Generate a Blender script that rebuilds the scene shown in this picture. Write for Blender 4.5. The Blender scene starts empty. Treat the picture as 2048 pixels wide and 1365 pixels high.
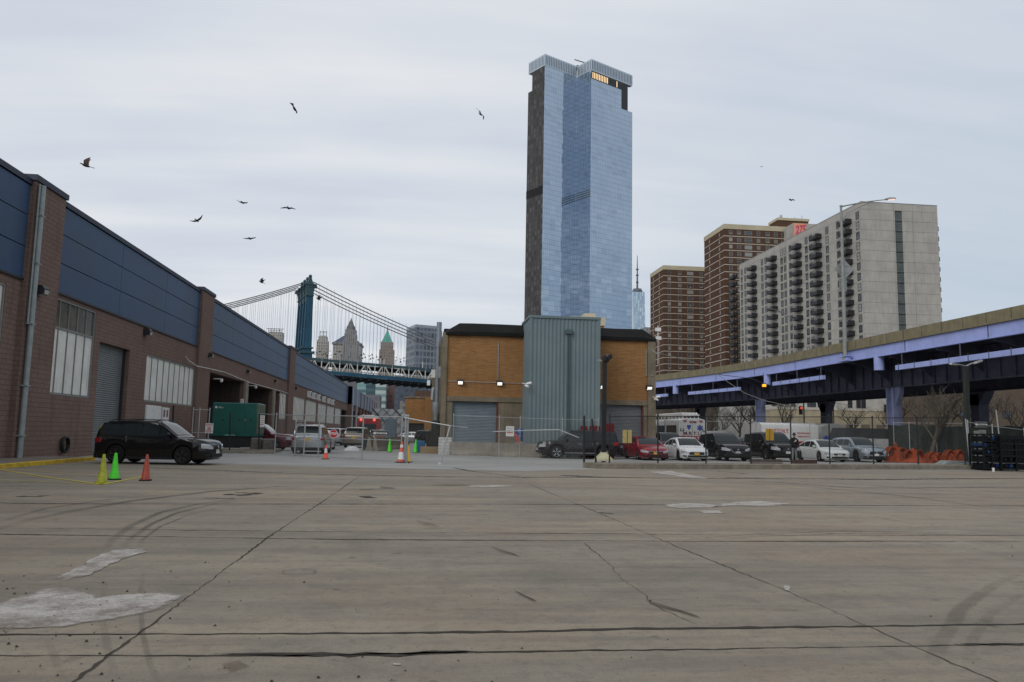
import bpy, math, random
import numpy as np
from math import sin, cos, pi, radians, sqrt, atan2
random.seed(7)
S = bpy.context.scene
COL = S.collection

# ------------------------------------------------------------------ camera
IW, IH, FP = 2048.0, 1365.0, 1593.0          # photograph size and focal length in its pixels
PITCH, ROLL, YAW, EYE = radians(6.6), radians(1.1), radians(6.4924), 1.5
_fw = np.array([sin(YAW)*cos(PITCH), cos(YAW)*cos(PITCH), sin(PITCH)])
_r0 = np.array([cos(YAW), -sin(YAW), 0.0])
_u0 = np.cross(_r0, _fw)
_r = _r0*cos(ROLL)+_u0*sin(ROLL)
_u = _u0*cos(ROLL)-_r0*sin(ROLL)
CAM = np.array([0, 0, EYE])
cd = bpy.data.cameras.new('camera')
cam = bpy.data.objects.new('camera', cd)
COL.objects.link(cam)
from mathutils import Matrix, Vector, Euler
cam.matrix_world = Matrix(((_r[0], _u[0], -_fw[0], 0), (_r[1], _u[1], -_fw[1], 0), (_r[2], _u[2], -_fw[2], EYE), (0, 0, 0, 1)))
cd.sensor_width = 36.0
cd.lens = FP/IW*36.0
cd.clip_start = 0.1
cd.clip_end = 12000
S.camera = cam
S.render.resolution_x, S.render.resolution_y = 1024, 682
S.view_settings.view_transform = 'Standard'
S.view_settings.look = 'None'
S.view_settings.gamma = 1
S.view_settings.exposure = 0.0

# measuring helpers: where a sight line of the photograph meets the ground, a wall plane X=const, Y=const ...
def ray(x, y): return _fw+_r*(x-IW/2)/FP-_u*(y-IH/2)/FP
def G(x, y, z=0.0): d = ray(x, y); return d*(z-EYE)/d[2]+CAM
def XP(x, y, X): d = ray(x, y); return d*X/d[0]+CAM
def YP(x, y, Y): d = ray(x, y); return d*Y/d[1]+CAM
def DP(x, y, D): d = ray(x, y); return d*D/np.linalg.norm(d)+CAM

# ------------------------------------------------------------------ world: overcast sky
W = bpy.data.worlds.new('World'); S.world = W; W.use_nodes = True
SUN_EL, SUN_ROT = radians(36), radians(222)

class E:
    """tiny expression helper for math nodes"""
    def __init__(s, t, o): s.t = t; s.o = o
    def m(s, op, *a, **k):
        n = s.t.nodes.new('ShaderNodeMath'); n.operation = op
        n.use_clamp = k.get('clamp', False)
        for i, v in enumerate((s,)+a):
            if isinstance(v, E): s.t.links.new(v.o, n.inputs[i])
            else: n.inputs[i].default_value = v
        return E(s.t, n.outputs[0])
    def __add__(s, b): return s.m('ADD', b)
    def __sub__(s, b): return s.m('SUBTRACT', b)
    def __mul__(s, b): return s.m('MULTIPLY', b)
    def __truediv__(s, b): return s.m('DIVIDE', b)
    def abs(s): return s.m('ABSOLUTE')
    def lt(s, b): return s.m('LESS_THAN', b)
    def gt(s, b): return s.m('GREATER_THAN', b)
    def fract(s): return s.m('FRACT')
    def floor(s): return s.m('FLOOR')
    def sq(s): return s.m('MULTIPLY', s)
    def ramp(s, a, b):
        n = s.t.nodes.new('ShaderNodeMapRange'); n.clamp = True
        s.t.links.new(s.o, n.inputs[0]); n.inputs[1].default_value = a; n.inputs[2].default_value = b
        return E(s.t, n.outputs[0])

def sep(t, v):
    n = t.nodes.new('ShaderNodeSeparateXYZ'); t.links.new(v, n.inputs[0])
    return [E(t, n.outputs[i]) for i in range(3)]
def comb(t, x, y, z):
    n = t.nodes.new('ShaderNodeCombineXYZ')
    for i, v in enumerate((x, y, z)):
        if isinstance(v, E): t.links.new(v.o, n.inputs[i])
        else: n.inputs[i].default_value = v
    return n.outputs[0]
def noise(t, vec, scale, detail=3, rough=.55, out='Fac'):
    n = t.nodes.new('ShaderNodeTexNoise')
    n.inputs['Scale'].default_value = scale; n.inputs['Detail'].default_value = detail; n.inputs['Roughness'].default_value = rough
    if vec is not None: t.links.new(vec, n.inputs['Vector'])
    return E(t, n.outputs[0]) if out == 'Fac' else n.outputs[1]
def scl(t, vec, s):
    n = t.nodes.new('ShaderNodeMapping'); t.links.new(vec, n.inputs[0]); n.inputs['Scale'].default_value = s
    return n.outputs[0]
def mix(t, f, a, b, mode='MIX'):
    n = t.nodes.new('ShaderNodeMix'); n.data_type = 'RGBA'; n.blend_type = mode
    for i, v in ((0, f), (6, a), (7, b)):
        if isinstance(v, E): t.links.new(v.o, n.inputs[i])
        elif isinstance(v, (tuple, list)): n.inputs[i].default_value = tuple(v)[:3]+(1,)
        elif isinstance(v, (int, float)): n.inputs[i].default_value = v
        else: t.links.new(v, n.inputs[i])
    return n.outputs[2]

wt = W.node_tree
bg = wt.nodes['Background']
sky = wt.nodes.new('ShaderNodeTexSky'); sky.sky_type = 'NISHITA'; sky.sun_disc = False
sky.sun_elevation = SUN_EL; sky.sun_rotation = SUN_ROT
tc = wt.nodes.new('ShaderNodeTexCoord')
gx, gy, gz = sep(wt, tc.outputs['Generated'])
zz = gz.m('MAXIMUM', 0.0)+0.16
pv = comb(wt, gx/zz*0.55, gy/zz*1.1, 0.0)
n1 = noise(wt, pv, 1.1, 6, .5)
n2 = noise(wt, scl(wt, pv, (0.5, 2.4, 1)), 1.5, 5, .5)
cl = (n1*0.65+n2*0.35).ramp(.41, .58)
dark_c = (6.35, 6.85, 7.7); light_c = (8.0, 8.2, 8.5)
cc = mix(wt, cl, dark_c, light_c)
side = (gx*1.0+0.02).ramp(-.05, .75)                       # the cloud is thinner and bluer towards the right, low down
low = gz.ramp(.62, .05)
cc = mix(wt, side*low*0.85, cc, (3.9, 5.0, 6.2))
cc = mix(wt, gz.ramp(.02, -.2), cc, (2.2, 2.3, 2.4))
tot = mix(wt, 0.95, sky.outputs[0], cc)
wt.links.new(tot, bg.inputs[0]); bg.inputs[1].default_value = 0.1

sl = bpy.data.lights.new('sun', 'SUN'); sl.energy = 1.25; sl.angle = radians(35); sl.color = (1, .97, .92)
so = bpy.data.objects.new('sun', sl); COL.objects.link(so)
# sun behind and to the left of the camera, through cloud
sd = Vector((sin(SUN_ROT)*cos(SUN_EL), cos(SUN_ROT)*cos(SUN_EL), sin(SUN_EL)))
so.rotation_euler = sd.to_track_quat('Z', 'Y').to_euler()
sky.sun_rotation = SUN_ROT

# ------------------------------------------------------------------ materials
MATS = {}
def principled(name):
    m = bpy.data.materials.new(name); m.use_nodes = True
    t = m.node_tree; p = t.nodes['Principled BSDF']; p.inputs['Specular IOR Level'].default_value = .25
    return m, t, p
def objco(t):
    return t.nodes.new('ShaderNodeTexCoord').outputs['Object']
def setc(t, p, v):
    if isinstance(v, tuple): p.inputs['Base Color'].default_value = v[:3]+(1,)
    else: t.links.new(v, p.inputs['Base Color'])
def bump(t, p, h, dist, strength=1.0):
    b = t.nodes.new('ShaderNodeBump'); b.inputs['Distance'].default_value = dist; b.inputs['Strength'].default_value = strength
    t.links.new(h.o, b.inputs['Height']); t.links.new(b.outputs[0], p.inputs['Normal'])
def M(name, col=None, rough=.7, metal=0.0, var=.25, scale=1.5, bmp=0.0, emit=None, coat=0.0, tint=None, streak=0.0):
    if name in MATS: return MATS[name]
    m, t, p = principled(name)
    p.inputs['Roughness'].default_value = rough; p.inputs['Metallic'].default_value = metal
    p.inputs['Specular IOR Level'].default_value = .2 if rough >= .55 else .5
    if coat: p.inputs['Coat Weight'].default_value = coat; p.inputs['Coat Roughness'].default_value = .04
    if emit:
        p.inputs['Emission Color'].default_value = emit[:3]+(1,); p.inputs['Emission Strength'].default_value = emit[3]
    if var > 0:
        oc = objco(t)
        n = noise(t, oc, scale, 5, .6)
        c2 = tint or tuple(c*(1-var) for c in col)
        c = mix(t, n.ramp(.35, .7), col, c2)
        n2 = noise(t, oc, scale*9, 3, .6)
        c = mix(t, n2.ramp(.5, .8)*var, c, tuple(x*.55 for x in col))
        if streak:
            n3 = noise(t, scl(t, oc, (3, 3, .12)), 2.0, 4, .6)
            c = mix(t, n3.ramp(.5, .72)*streak, c, tuple(x*.42 for x in col))
        setc(t, p, c)
        if bmp: bump(t, p, n2, bmp)
    else: setc(t, p, col)
    MATS[name] = m
    return m

def uv_wall(t):
    """horizontal run along any vertical wall, and height"""
    g = t.nodes.new('ShaderNodeNewGeometry')
    px, py, pz = sep(t, g.outputs['Position']); nx, ny, nz = sep(t, g.outputs['True Normal'])
    return py*nx-px*ny, pz
def brick(name, c1, c2, mortar, bw, bh, ms=.012, rough=.85, patch=None, streak=0.4):
    m, t, p = principled(name); p.inputs['Roughness'].default_value = rough; p.inputs['Specular IOR Level'].default_value = .06
    u, z = uv_wall(t)
    b = t.nodes.new('ShaderNodeTexBrick'); b.inputs['Scale'].default_value = 1.0
    b.inputs['Brick Width'].default_value = bw; b.inputs['Row Height'].default_value = bh; b.inputs['Mortar Size'].default_value = ms
    b.inputs['Color1'].default_value = c1+(1,); b.inputs['Color2'].default_value = c2+(1,); b.inputs['Mortar'].default_value = mortar+(1,)
    v = comb(t, u, z, 0.0); t.links.new(v, b.inputs['Vector'])
    c = b.outputs['Color']
    oc = objco(t)
    n = noise(t, oc, .5, 5, .6); c = mix(t, n.ramp(.35, .75)*.35, c, tuple(x*.55 for x in c1))
    n3 = noise(t, scl(t, v, (2.2, .18, 1)), 1.5, 5, .6)
    c = mix(t, n3.ramp(.52, .75)*streak, c, tuple(x*.4 for x in c1))
    if patch:
        n4 = noise(t, v, 1.3, 6, .7); c = mix(t, n4.ramp(.66, .72)*.45, c, patch)
    setc(t, p, c)
    h = E(t, b.outputs['Fac']); bump(t, p, h*-1.0, .01, .8)
    MATS[name] = m; return m
def facade(name, wall, glass, su, sz, fu, fz, rough=.6, var=.3, band=None, spec=None, off=(0, 0)):
    """far buildings: window openings as a pattern of the wall"""
    m, t, p = principled(name); p.inputs['Roughness'].default_value = rough
    u, z = uv_wall(t); u = (u+off[0])/su; z = (z+off[1])/sz
    mask = u.fract().lt(fu)*z.fract().lt(fz)
    wn = t.nodes.new('ShaderNodeTexWhiteNoise'); t.links.new(comb(t, u.floor(), z.floor(), 0.0), wn.inputs['Vector'])
    r = E(t, wn.outputs['Value'])
    gl = mix(t, r.ramp(.2, 1.0)*.7, glass, tuple(min(1, g*2.2+.05) for g in glass))
    n = noise(t, objco(t), .05, 4, .6)
    wc = mix(t, n.ramp(.3, .7)*var, wall, tuple(x*.6 for x in wall))
    c = mix(t, mask, wc, gl)
    setc(t, p, c)
    MATS[name] = m; return m

def ribbon_mat(name, col, thr=(.45, .6), sc=(1, 1, 1), nscale=3.0, amax=1.0, rough=.9, col2=None):
    """worn mark lying on the ground: alpha comes from the strip's own edge fade and broken by noise"""
    m, t, p = principled(name); p.inputs['Roughness'].default_value = rough
    oc = objco(t)
    a = t.nodes.new('ShaderNodeAttribute'); a.attribute_name = 'a'
    n = noise(t, scl(t, oc, sc), nscale, 6, .65)
    f = (E(t, a.outputs['Fac'])*0.9+n*0.55-0.28).ramp(*thr)*amax
    if col2:
        cx_ = mix(t, noise(t, oc, 2.2, 8, .75).ramp(.42, .60), col, col2); gr = noise(t, oc, 38, 4, .7)
        cx_ = mix(t, gr.ramp(.50, .66)*.55, cx_, tuple(x*.35 for x in col)); cx_ = mix(t, gr.ramp(.44, .36)*.4, cx_, (.62, .60, .56))
        cx_ = mix(t, noise(t, scl(t, oc, (.4, 2, 1)), 5, 6, .7).ramp(.52, .66)*.4, cx_, (.17, .145, .125)); setc(t, p, cx_); bump(t, p, gr, .012, .9)
    else: setc(t, p, col)
    t.links.new(f.o, p.inputs['Alpha'])
    MATS[name] = m; return m

# ------------------------------------------------------------------ mesh builder
WORLD_ROOT = {}
class MB:
    def __init__(s): s.v = []; s.f = []; s.mi = []; s.att = []
    def add(s, vs, fs, m=0, a=1.0):
        o = len(s.v); s.v += [tuple(map(float, x)) for x in vs]
        s.att += (list(a) if isinstance(a, (list, tuple)) else [a]*len(vs))
        s.f += [tuple(o+i for i in f) for f in fs]; s.mi += [m]*len(fs); return s
    def box(s, x0, x1, y0, y1, z0, z1, m=0):
        return s.add([(x0,y0,z0),(x1,y0,z0),(x1,y1,z0),(x0,y1,z0),(x0,y0,z1),(x1,y0,z1),(x1,y1,z1),(x0,y1,z1)],
                     [(3,2,1,0),(4,5,6,7),(0,1,5,4),(1,2,6,5),(2,3,7,6),(3,0,4,7)], m)
    def cbox(s, x0, x1, y0, y1, z0, z1, c=.03, m=0):
        """box with chamfered vertical and top edges"""
        c = min(c, (x1-x0)*.3, (y1-y0)*.3, (z1-z0)*.3)
        def ring(i, z): return [(x0+i+c,y0+i,z),(x1-i-c,y0+i,z),(x1-i,y0+i+c,z),(x1-i,y1-i-c,z),(x1-i-c,y1-i,z),(x0+i+c,y1-i,z),(x0+i,y1-i-c,z),(x0+i,y0+i+c,z)]
        return s.loft([ring(0, z0), ring(0, z1-c), ring(c*.9, z1)], m)
    def loft(s, rings, m=0, cap=True, closed=True):
        n = len(rings[0]); vs = [p for r in rings for p in r]; fs = []
        for k in range(len(rings)-1):
            for i in range(n if closed else n-1):
                j = (i+1) % n
                fs.append((k*n+i, k*n+j, (k+1)*n+j, (k+1)*n+i))
        if cap and closed: fs.append(tuple(range(n))[::-1]); fs.append(tuple((len(rings)-1)*n+i for i in range(n)))
        return s.add(vs, fs, m)
    def quad(s, *p, m=0): return s.add(p, [tuple(range(len(p)))], m)
    def prism(s, poly, z0, z1, m=0):
        return s.loft([[(x, y, z0) for x, y in poly], [(x, y, z1) for x, y in poly]], m)
    def beam(s, a, b, w, h=None, m=0, up=(0, 0, 1)):
        a = np.array(a, float); b = np.array(b, float); d = b-a; L = np.linalg.norm(d)
        if L < 1e-6: return s
        d /= L; upv = np.array(up, float)
        if abs(d@upv) > .98: upv = np.array([1., 0, 0])
        x = np.cross(d, upv); x /= np.linalg.norm(x); y = np.cross(x, d); h = h or w
        q = [(-1,-1),(1,-1),(1,1),(-1,1)]
        return s.loft([[p+x*i*w/2+y*j*h/2 for i, j in q] for p in (a, b)], m)
    def tube(s, pts, r, n=8, m=0, cap=True):
        P = [np.array(p, float) for p in pts]; rr = r if isinstance(r, (list, tuple)) else [r]*len(P); rings = []
        prev = None
        for i, p in enumerate(P):
            d = P[min(i+1, len(P)-1)]-P[max(i-1, 0)]; d = d/(np.linalg.norm(d)+1e-12)
            if prev is None:
                ref = np.array([0, 0, 1.]) if abs(d[2]) < .95 else np.array([1., 0, 0])
                x = np.cross(d, ref)
            else: x = prev-d*(prev@d)
            x /= np.linalg.norm(x)+1e-12; prev = x; y = np.cross(d, x)
            rings.append([p+(x*cos(2*pi*k/n)+y*sin(2*pi*k/n))*rr[i] for k in range(n)])
        return s.loft(rings, m, cap)
    def lathe(s, prof, c, n=16, axis='z', m=0, cap=True):
        rings = []
        for r, z in prof:
            ring = []
            for k in range(n):
                a = 2*pi*k/n
                if axis == 'z': ring.append((c[0]+r*cos(a), c[1]+r*sin(a), c[2]+z))
                elif axis == 'y': ring.append((c[0]+r*cos(a), c[1]+z, c[2]+r*sin(a)))
                else: ring.append((c[0]+z, c[1]+r*cos(a), c[2]+r*sin(a)))
            rings.append(ring)
        return s.loft(rings, m, cap)
    def text(s, txt, size, o, ux, uy, m=0, depth=.004, align='CENTER', bold=0.0, width=None):
        cu = bpy.data.curves.new('t', 'FONT'); cu.body = txt; cu.size = size; cu.align_x = align; cu.align_y = 'CENTER'; cu.offset = bold*size
        cu.resolution_u = 3
        ob = bpy.data.objects.new('t', cu); COL.objects.link(ob)
        me = bpy.data.meshes.new_from_object(ob.evaluated_get(bpy.context.evaluated_depsgraph_get()))
        o = np.array(o, float); ux = np.array(ux, float); uy = np.array(uy, float); nn = np.cross(ux, uy); nn /= np.linalg.norm(nn)
        xs = [v.co.x for v in me.vertices]
        k = 1.0
        if width and xs: k = width/(max(xs)-min(xs))
        vs = [o+ux*v.co.x*k+uy*v.co.y+nn*depth for v in me.vertices]
        s.add(vs, [tuple(p.vertices) for p in me.polygons], m)
        bpy.data.objects.remove(ob); bpy.data.curves.remove(cu); bpy.data.meshes.remove(me)
        return s
    def merge(s, o, T=None, dm=0):
        k = len(s.v)
        s.v += [tuple(T @ Vector(v)) if T is not None else v for v in o.v]; s.att += o.att
        s.f += [tuple(k+i for i in f) for f in o.f]; s.mi += [i+dm for i in o.mi]; return s
    def build(s, name, mats, parent=None, smooth=None, label=None, kind=None, att=False):
        me = bpy.data.meshes.new(name)
        off = (0, 0, 0)
        r = parent
        while r is not None and r.parent is not None: r = r.parent
        if r is not None and r.name in WORLD_ROOT: off = WORLD_ROOT[r.name]
        me.from_pydata([(v[0]-off[0], v[1]-off[1], v[2]-off[2]) for v in s.v], [], s.f)
        if not isinstance(mats, (list, tuple)): mats = [mats]
        for m in mats: me.materials.append(m)
        me.polygons.foreach_set('material_index', s.mi)
        if att:
            a = me.attributes.new('a', 'FLOAT', 'POINT'); a.data.foreach_set('value', s.att)
        if smooth:
            me.polygons.foreach_set('use_smooth', [True]*len(s.f)); me.set_sharp_from_angle(angle=radians(smooth))
        me.validate(); me.update()
        ob = bpy.data.objects.new(name, me); COL.objects.link(ob)
        if parent is not None: ob.parent = parent
        if label: ob['label'] = label
        if kind: ob['kind'] = kind
        return ob

def thing(name, label, cat, loc, rz=0.0, group=None, world=False):
    o = bpy.data.objects.new(name, None); COL.objects.link(o); o.empty_display_size = .3
    o.location = tuple(map(float, loc)); o.rotation_euler = (0, 0, rz)
    o['label'] = label; o['category'] = cat
    if group: o['group'] = group
    if world: WORLD_ROOT[o.name] = tuple(map(float, loc))
    return o
def tag(o, label, cat, group=None):
    o['label'] = label; o['category'] = cat
    if group: o['group'] = group
    return o
def single(mb, name, mats, label, cat, group=None, smooth=None, c=None):
    """a thing that is one mesh, with its origin at its base"""
    xs = np.array(mb.v); c = c if c is not None else ((xs[:, 0].min()+xs[:, 0].max())/2, (xs[:, 1].min()+xs[:, 1].max())/2, xs[:, 2].min())
    mb.v = [(v[0]-c[0], v[1]-c[1], v[2]-c[2]) for v in mb.v]
    o = mb.build(name, mats, smooth=smooth); o.location = tuple(map(float, c)); return tag(o, label, cat, group)
def copy_tree(o, parent=None):
    c = o.copy(); COL.objects.link(c)
    if parent is not None: c.parent = parent
    for ch in list(o.children): copy_tree(ch, c)
    return c

# ------------------------------------------------------------------ ground
def struct(mb, name, mats, smooth=None, att=False):
    o = mb.build(name, mats, smooth=smooth, att=att); o['kind'] = 'structure'; return o
def yard_material():
    m, t, p = principled('yard_concrete')
    oc = objco(t)
    big = noise(t, scl(t, oc, (.35, 1.0, 1)), .16, 4, .6)
    mid = noise(t, scl(t, oc, (.16, 1.0, 1)), .9, 7, .62)
    fin = noise(t, oc, 9, 6, .7)
    spk = noise(t, oc, 45, 2, .6)
    c = mix(t, big.ramp(.40, .62), (.318, .262, .190), (.256, .224, .172))
    c = mix(t, mid.ramp(.38, .64)*.85, c, (.185, .160, .124))
    wear = noise(t, scl(t, oc, (.45, .8, 1)), .35, 7, .7)
    c = mix(t, wear.ramp(.50, .66)*.6, c, (.30, .268, .205))
    red = noise(t, oc, .23, 5, .65)
    c = mix(t, red.ramp(.50, .70)*.45, c, (.26, .175, .112))
    blot = noise(t, oc, 1.7, 8, .72)
    c = mix(t, blot.ramp(.50, .62)*.36, c, (.120, .110, .096)); c = mix(t, blot.ramp(.44, .36)*.25, c, (.30, .275, .235))
    c = mix(t, fin.ramp(.50, .70)*.42, c, (.095, .086, .076))
    c = mix(t, spk.ramp(.60, .68)*.45, c, (.07, .064, .056))
    c = mix(t, spk.ramp(.38, .30)*.30, c, (.36, .33, .29))
    stk = noise(t, scl(t, oc, (.10, 1.0, 1)), 2.6, 6, .65); c = mix(t, stk.ramp(.50, .68)*.45, c, (.125, .112, .097)); c = mix(t, stk.ramp(.44, .32)*.22, c, (.31, .275, .225))
    drip = noise(t, oc, 3.1, 2, .5); c = mix(t, drip.ramp(.70, .74)*.5, c, (.06, .055, .05))
    # slabs: each bay between joints keeps its own tone
    x, y, z = sep(t, oc)
    wn = t.nodes.new('ShaderNodeTexWhiteNoise')
    t.links.new(comb(t, ((x+2.0)/5.65).floor(), ((y-.3)/5.55).floor(), 0.0), wn.inputs['Vector'])
    c = mix(t, E(t, wn.outputs['Value'])*.22, c, (.125, .115, .10))
    setc(t, p, c); p.inputs['Roughness'].default_value = .82
    bump(t, p, fin*.6+spk*.5, .012, .9)
    return m
def asphalt_material():
    m, t, p = principled('asphalt'); oc = objco(t)
    big = noise(t, oc, .12, 5, .6); mid = noise(t, scl(t, oc, (.3, 1, 1)), .7, 6, .65); fin = noise(t, oc, 20, 4, .7)
    c = mix(t, big.ramp(.36, .64), (.32, .312, .295), (.26, .255, .243))
    c = mix(t, mid.ramp(.42, .66)*.7, c, (.20, .197, .19))
    c = mix(t, fin.ramp(.55, .8)*.4, c, (.07, .07, .07))
    setc(t, p, c); p.inputs['Roughness'].default_value = .85; bump(t, p, fin, .005, .6)
    return m
YARD, ASPH = yard_material(), asphalt_material()
struct(MB().quad((-40, -6, 0), (60, -6, 0), (60, 60, 0), (-40, 60, 0)), 'ground', YARD)
far = MB()
# everything beyond the yard, out to the horizon, as one sheet 4 mm lower
far.quad((-5000, -300, -.02), (5000, -300, -.02), (5000, 9000, -.02), (-5000, 9000, -.02))
struct(far, 'terrain', M('city_ground', (.12, .12, .115), .9, var=.3, scale=.02))
edge = [G(*p) for p in ((300, 926), (390, 928), (545, 931), (800, 938), (1050, 943), (1290, 937))]
ro = MB()
rim = [(-40, 38.5), (-13.7, 36.3)]+[(e[0], e[1]) for e in edge]+[(60, 43.8), (60, 330), (-40, 330)]
ro.add([(x, y, .004) for x, y in rim], [tuple(range(len(rim)))])
struct(ro, 'road', ASPH)
# raised concrete strip carrying the fence on the right
kl = [G(1190, 938), G(1400, 939), G(1700, 939.5), G(1935, 940), G(2200, 941.5)]
nrm = np.array([-.3, .95, 0]); nrm /= np.linalg.norm(nrm)
kb = MB()
fr = [(p[0], p[1]) for p in kl]; bk = [(p[0]+nrm[0]*1.1, p[1]+nrm[1]*1.1) for p in kl]
r0 = []
for (x, y), (X, Y) in zip(fr, bk): r0.append([(x, y, 0), (x, y, .21), (x+.03*nrm[0], y+.03*nrm[1], .245), (X, Y, .25), (X, Y, 0)])
kb.loft(r0)
KERBC = M('kerb_concrete', (.24, .21, .165), .9, var=.4, scale=2.5, bmp=.01, streak=.35)
struct(kb, 'kerb', KERBC)
# sidewalk by the left building with its yellow kerb
sw = MB().box(-40, -13.95, -6, 36.4, .0, .15)
struct(sw, 'sidewalk', M('sidewalk_concrete', (.20, .175, .15), .9, var=.3, scale=1.2, bmp=.004))
yk = MB()
for a, b in ((-6, 12.0), (12.03, 20), (20.03, 26.5), (26.53, 32.2), (32.24, 36.42)): yk.cbox(-13.94, -13.76, a, b, 0, .155, .02)
struct(yk, 'kerb_yellow', M('yellow_kerb_paint', (.62, .42, .03), .7, var=.5, scale=3, tint=(.35, .24, .05), streak=.3))

def ribbon(mb, pts, w, z=.004, fade=.5, jag=0.0, taper=True):
    """strip along points (x, y) whose attribute 'a' is 1 in the middle and 0 at the rim"""
    P = []
    for i in range(len(pts)-1):
        a, b = np.array(pts[i], float), np.array(pts[i+1], float); L = np.linalg.norm(b-a); k = max(1, int(L/.10)) if jag else max(1, int(L/1.2))
        for j in range(k): P.append(a+(b-a)*j/k)
    P.append(np.array(pts[-1], float)); n = len(P); vs = []; at = []; w_ph = random.uniform(0, 6)
    for i, p in enumerate(P):
        d = P[min(i+1, n-1)]-P[max(i-1, 0)]; d /= np.linalg.norm(d)+1e-9; q = np.array([-d[1], d[0]])
        ww = (w if not callable(w) else w(i/(n-1)))*(1+random.uniform(-.45, .45)*(jag > 0))*(1+.5*sin(i*.11+w_ph)*(jag > 0)); c = p+q*random.uniform(-jag, jag)
        end = min(1, min(i, n-1-i)/3.0) if taper else 1
        for k, u in ((-.5, 0), (-.5*(1-fade), 1), (.5*(1-fade), 1), (.5, 0)):
            vs.append((c[0]+q[0]*ww*k, c[1]+q[1]*ww*k, z)); at.append(u*(.35+.65*end))
    fs = [(i*4+k, (i+1)*4+k, (i+1)*4+k+1, i*4+k+1) for i in range(n-1) for k in range(3)]
    mb.add(vs, fs, 0, at)
def blob(mb, px, z=.008, ctr=None):
    base = [G(*p)[:2] for p in px]; c = np.mean(base, axis=0) if ctr is None else G(*ctr)[:2]; pts = []
    for i in range(len(base)):
        a, b_ = base[i], base[(i+1) % len(base)]; L = np.linalg.norm(b_-a)
        for k in range(5): pts.append(a+(b_-a)*k/5+np.array([random.uniform(-1, 1), random.uniform(-1, 1)])*min(.05, L*.05))
    n = len(pts); vs = [(c[0], c[1], z)]; at = [1.0]
    for f, u in ((.75, 1.0), (1.0, .45), (1.12, 0)):
        for p in pts: q = c+(p-c)*f; vs.append((q[0], q[1], z)); at.append(u)
    fs = [(0, 1+i, 1+(i+1) % n) for i in range(n)]
    for k in range(2):
        for i in range(n):
            j = (i+1) % n; fs.append((1+k*n+i, 1+(k+1)*n+i, 1+(k+1)*n+j, 1+k*n+j))
    mb.add(vs, fs, 0, at)
def gl(*px): return [G(*p)[:2] for p in px]

jn = MB()
ribbon(jn, gl((-400, 1273), (0, 1270), (500, 1269), (1024, 1264.5), (1300, 1258), (1700, 1254), (2060, 1249), (2500, 1246)), lambda u: .05+.035*(u > .55), fade=.5, jag=.012)
ribbon(jn, gl((-400, 1313), (0, 1312), (600, 1313), (1024, 1304), (1400, 1300), (1800, 1293), (2060, 1289), (2500, 1286)), 0.034, fade=.5, jag=.012)
ribbon(jn, gl((420, 1307), (520, 1311), (640, 1310), (760, 1311), (960, 1304)), .075, fade=.8, jag=.03)
ribbon(jn, gl((1900, 1289), (1980, 1291), (2060, 1288)), .07, fade=.7, jag=.03)
ribbon(jn, [(-16, 12.4), (-5.6, 11.8), (-.9, 11.39), (3.7, 11.36), (9.3, 11.5), (16, 11.7)], .05, fade=.5, jag=.012)
ribbon(jn, [(-9, 12.6), (-1, 12.25), (6, 12.1), (14, 12.4)], .03, fade=.7, jag=.02)
ribbon(jn, [(-14, 16.6), (-6.3, 16.3), (0, 16.9), (14.5, 17.9), (26, 19)], .08, fade=.6, jag=.015)
ribbon(jn, gl((300, 936), (600, 948), (900, 954), (1400, 957), (1700, 959), (2100, 957)), .22, fade=.7, jag=.05)
ribbon(jn, gl((1120, 951), (1200, 955), (1330, 957)), .5, fade=.8, jag=.06)
ribbon(jn, gl((1450, 956), (1560, 958), (1760, 960), (2060, 957)), .35, fade=.8, jag=.07)
ribbon(jn, gl((1500, 962), (1720, 977), (2060, 975)), .14, fade=.8, jag=.03)
jl = MB(); ribbon(jl, [(-1.96, 3), (-1.98, 7), (-2.03, 11.4), (-1.95, 18), (-1.9, 27)], .026, fade=.5, jag=.012)
ribbon(jl, [(3.66, 3), (3.66, 7.8), (3.55, 11), (3.5, 15.6), (3.3, 24)], .022, fade=.5, jag=.014)
ribbon(jl, gl((1165, 1085), (1215, 1125), (1245, 1160), (1290, 1190), (1300, 1208), (1370, 1240), (1405, 1256)), .014, fade=.5, jag=.015)
ribbon(jn, gl((905, 936), (950, 944), (1060, 957)), .12, fade=.6, jag=.03)
ribbon(jn, [(-.4, 38), (-.8, 46)], .1, fade=.6, jag=.03)
for px in (((760, 974), (790, 977), (720, 980)), ((40, 993), (70, 994), (95, 992)), ((450, 989), (480, 991), (525, 987), (470, 986)), ((412, 997), (470, 998)), ((1200, 1026), (1225, 1028)), ((1435, 943), (1490, 948)), ((728, 993), (742, 997))): ribbon(jn, gl(*px), .3, fade=.8, jag=.06, taper=False)
struct(jn, 'ground_joints', ribbon_mat('joint_dirt', (.04, .034, .028), (.34, .50), nscale=14), att=True)

for px in (((-20, 1262), (130, 1256), (235, 1240), (330, 1222), (375, 1192)), ((-20, 1215), (40, 1196), (95, 1178), (150, 1176), (195, 1197)), ((105, 1163), (130, 1165), (180, 1153), (220, 1131), (262, 1115), (300, 1104))): pass
struct(jl, 'ground_fine_joints', ribbon_mat('fine_joint', (.05, .043, .036), (.40, .62), nscale=9, amax=.75), att=True)
tm = MB()
def track(px, w, n=1, z=.006):
    P = gl(*px)
    for k in range(n): ribbon(tm, [(x+.0, y+(k-(n-1)/2)*w*1.1) for x, y in P], w, z, fade=.6)
track(((205, 1105), (225, 1080), (262, 1052), (320, 1026), (400, 1008), (520, 994), (660, 984)), .2)
track(((245, 1100), (262, 1078), (300, 1050), (350, 1028), (430, 1008), (540, 996)), .14, 2)
track(((275, 1098), (285, 1080), (320, 1054), (380, 1030), (470, 1008)), .08, 2)
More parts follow.
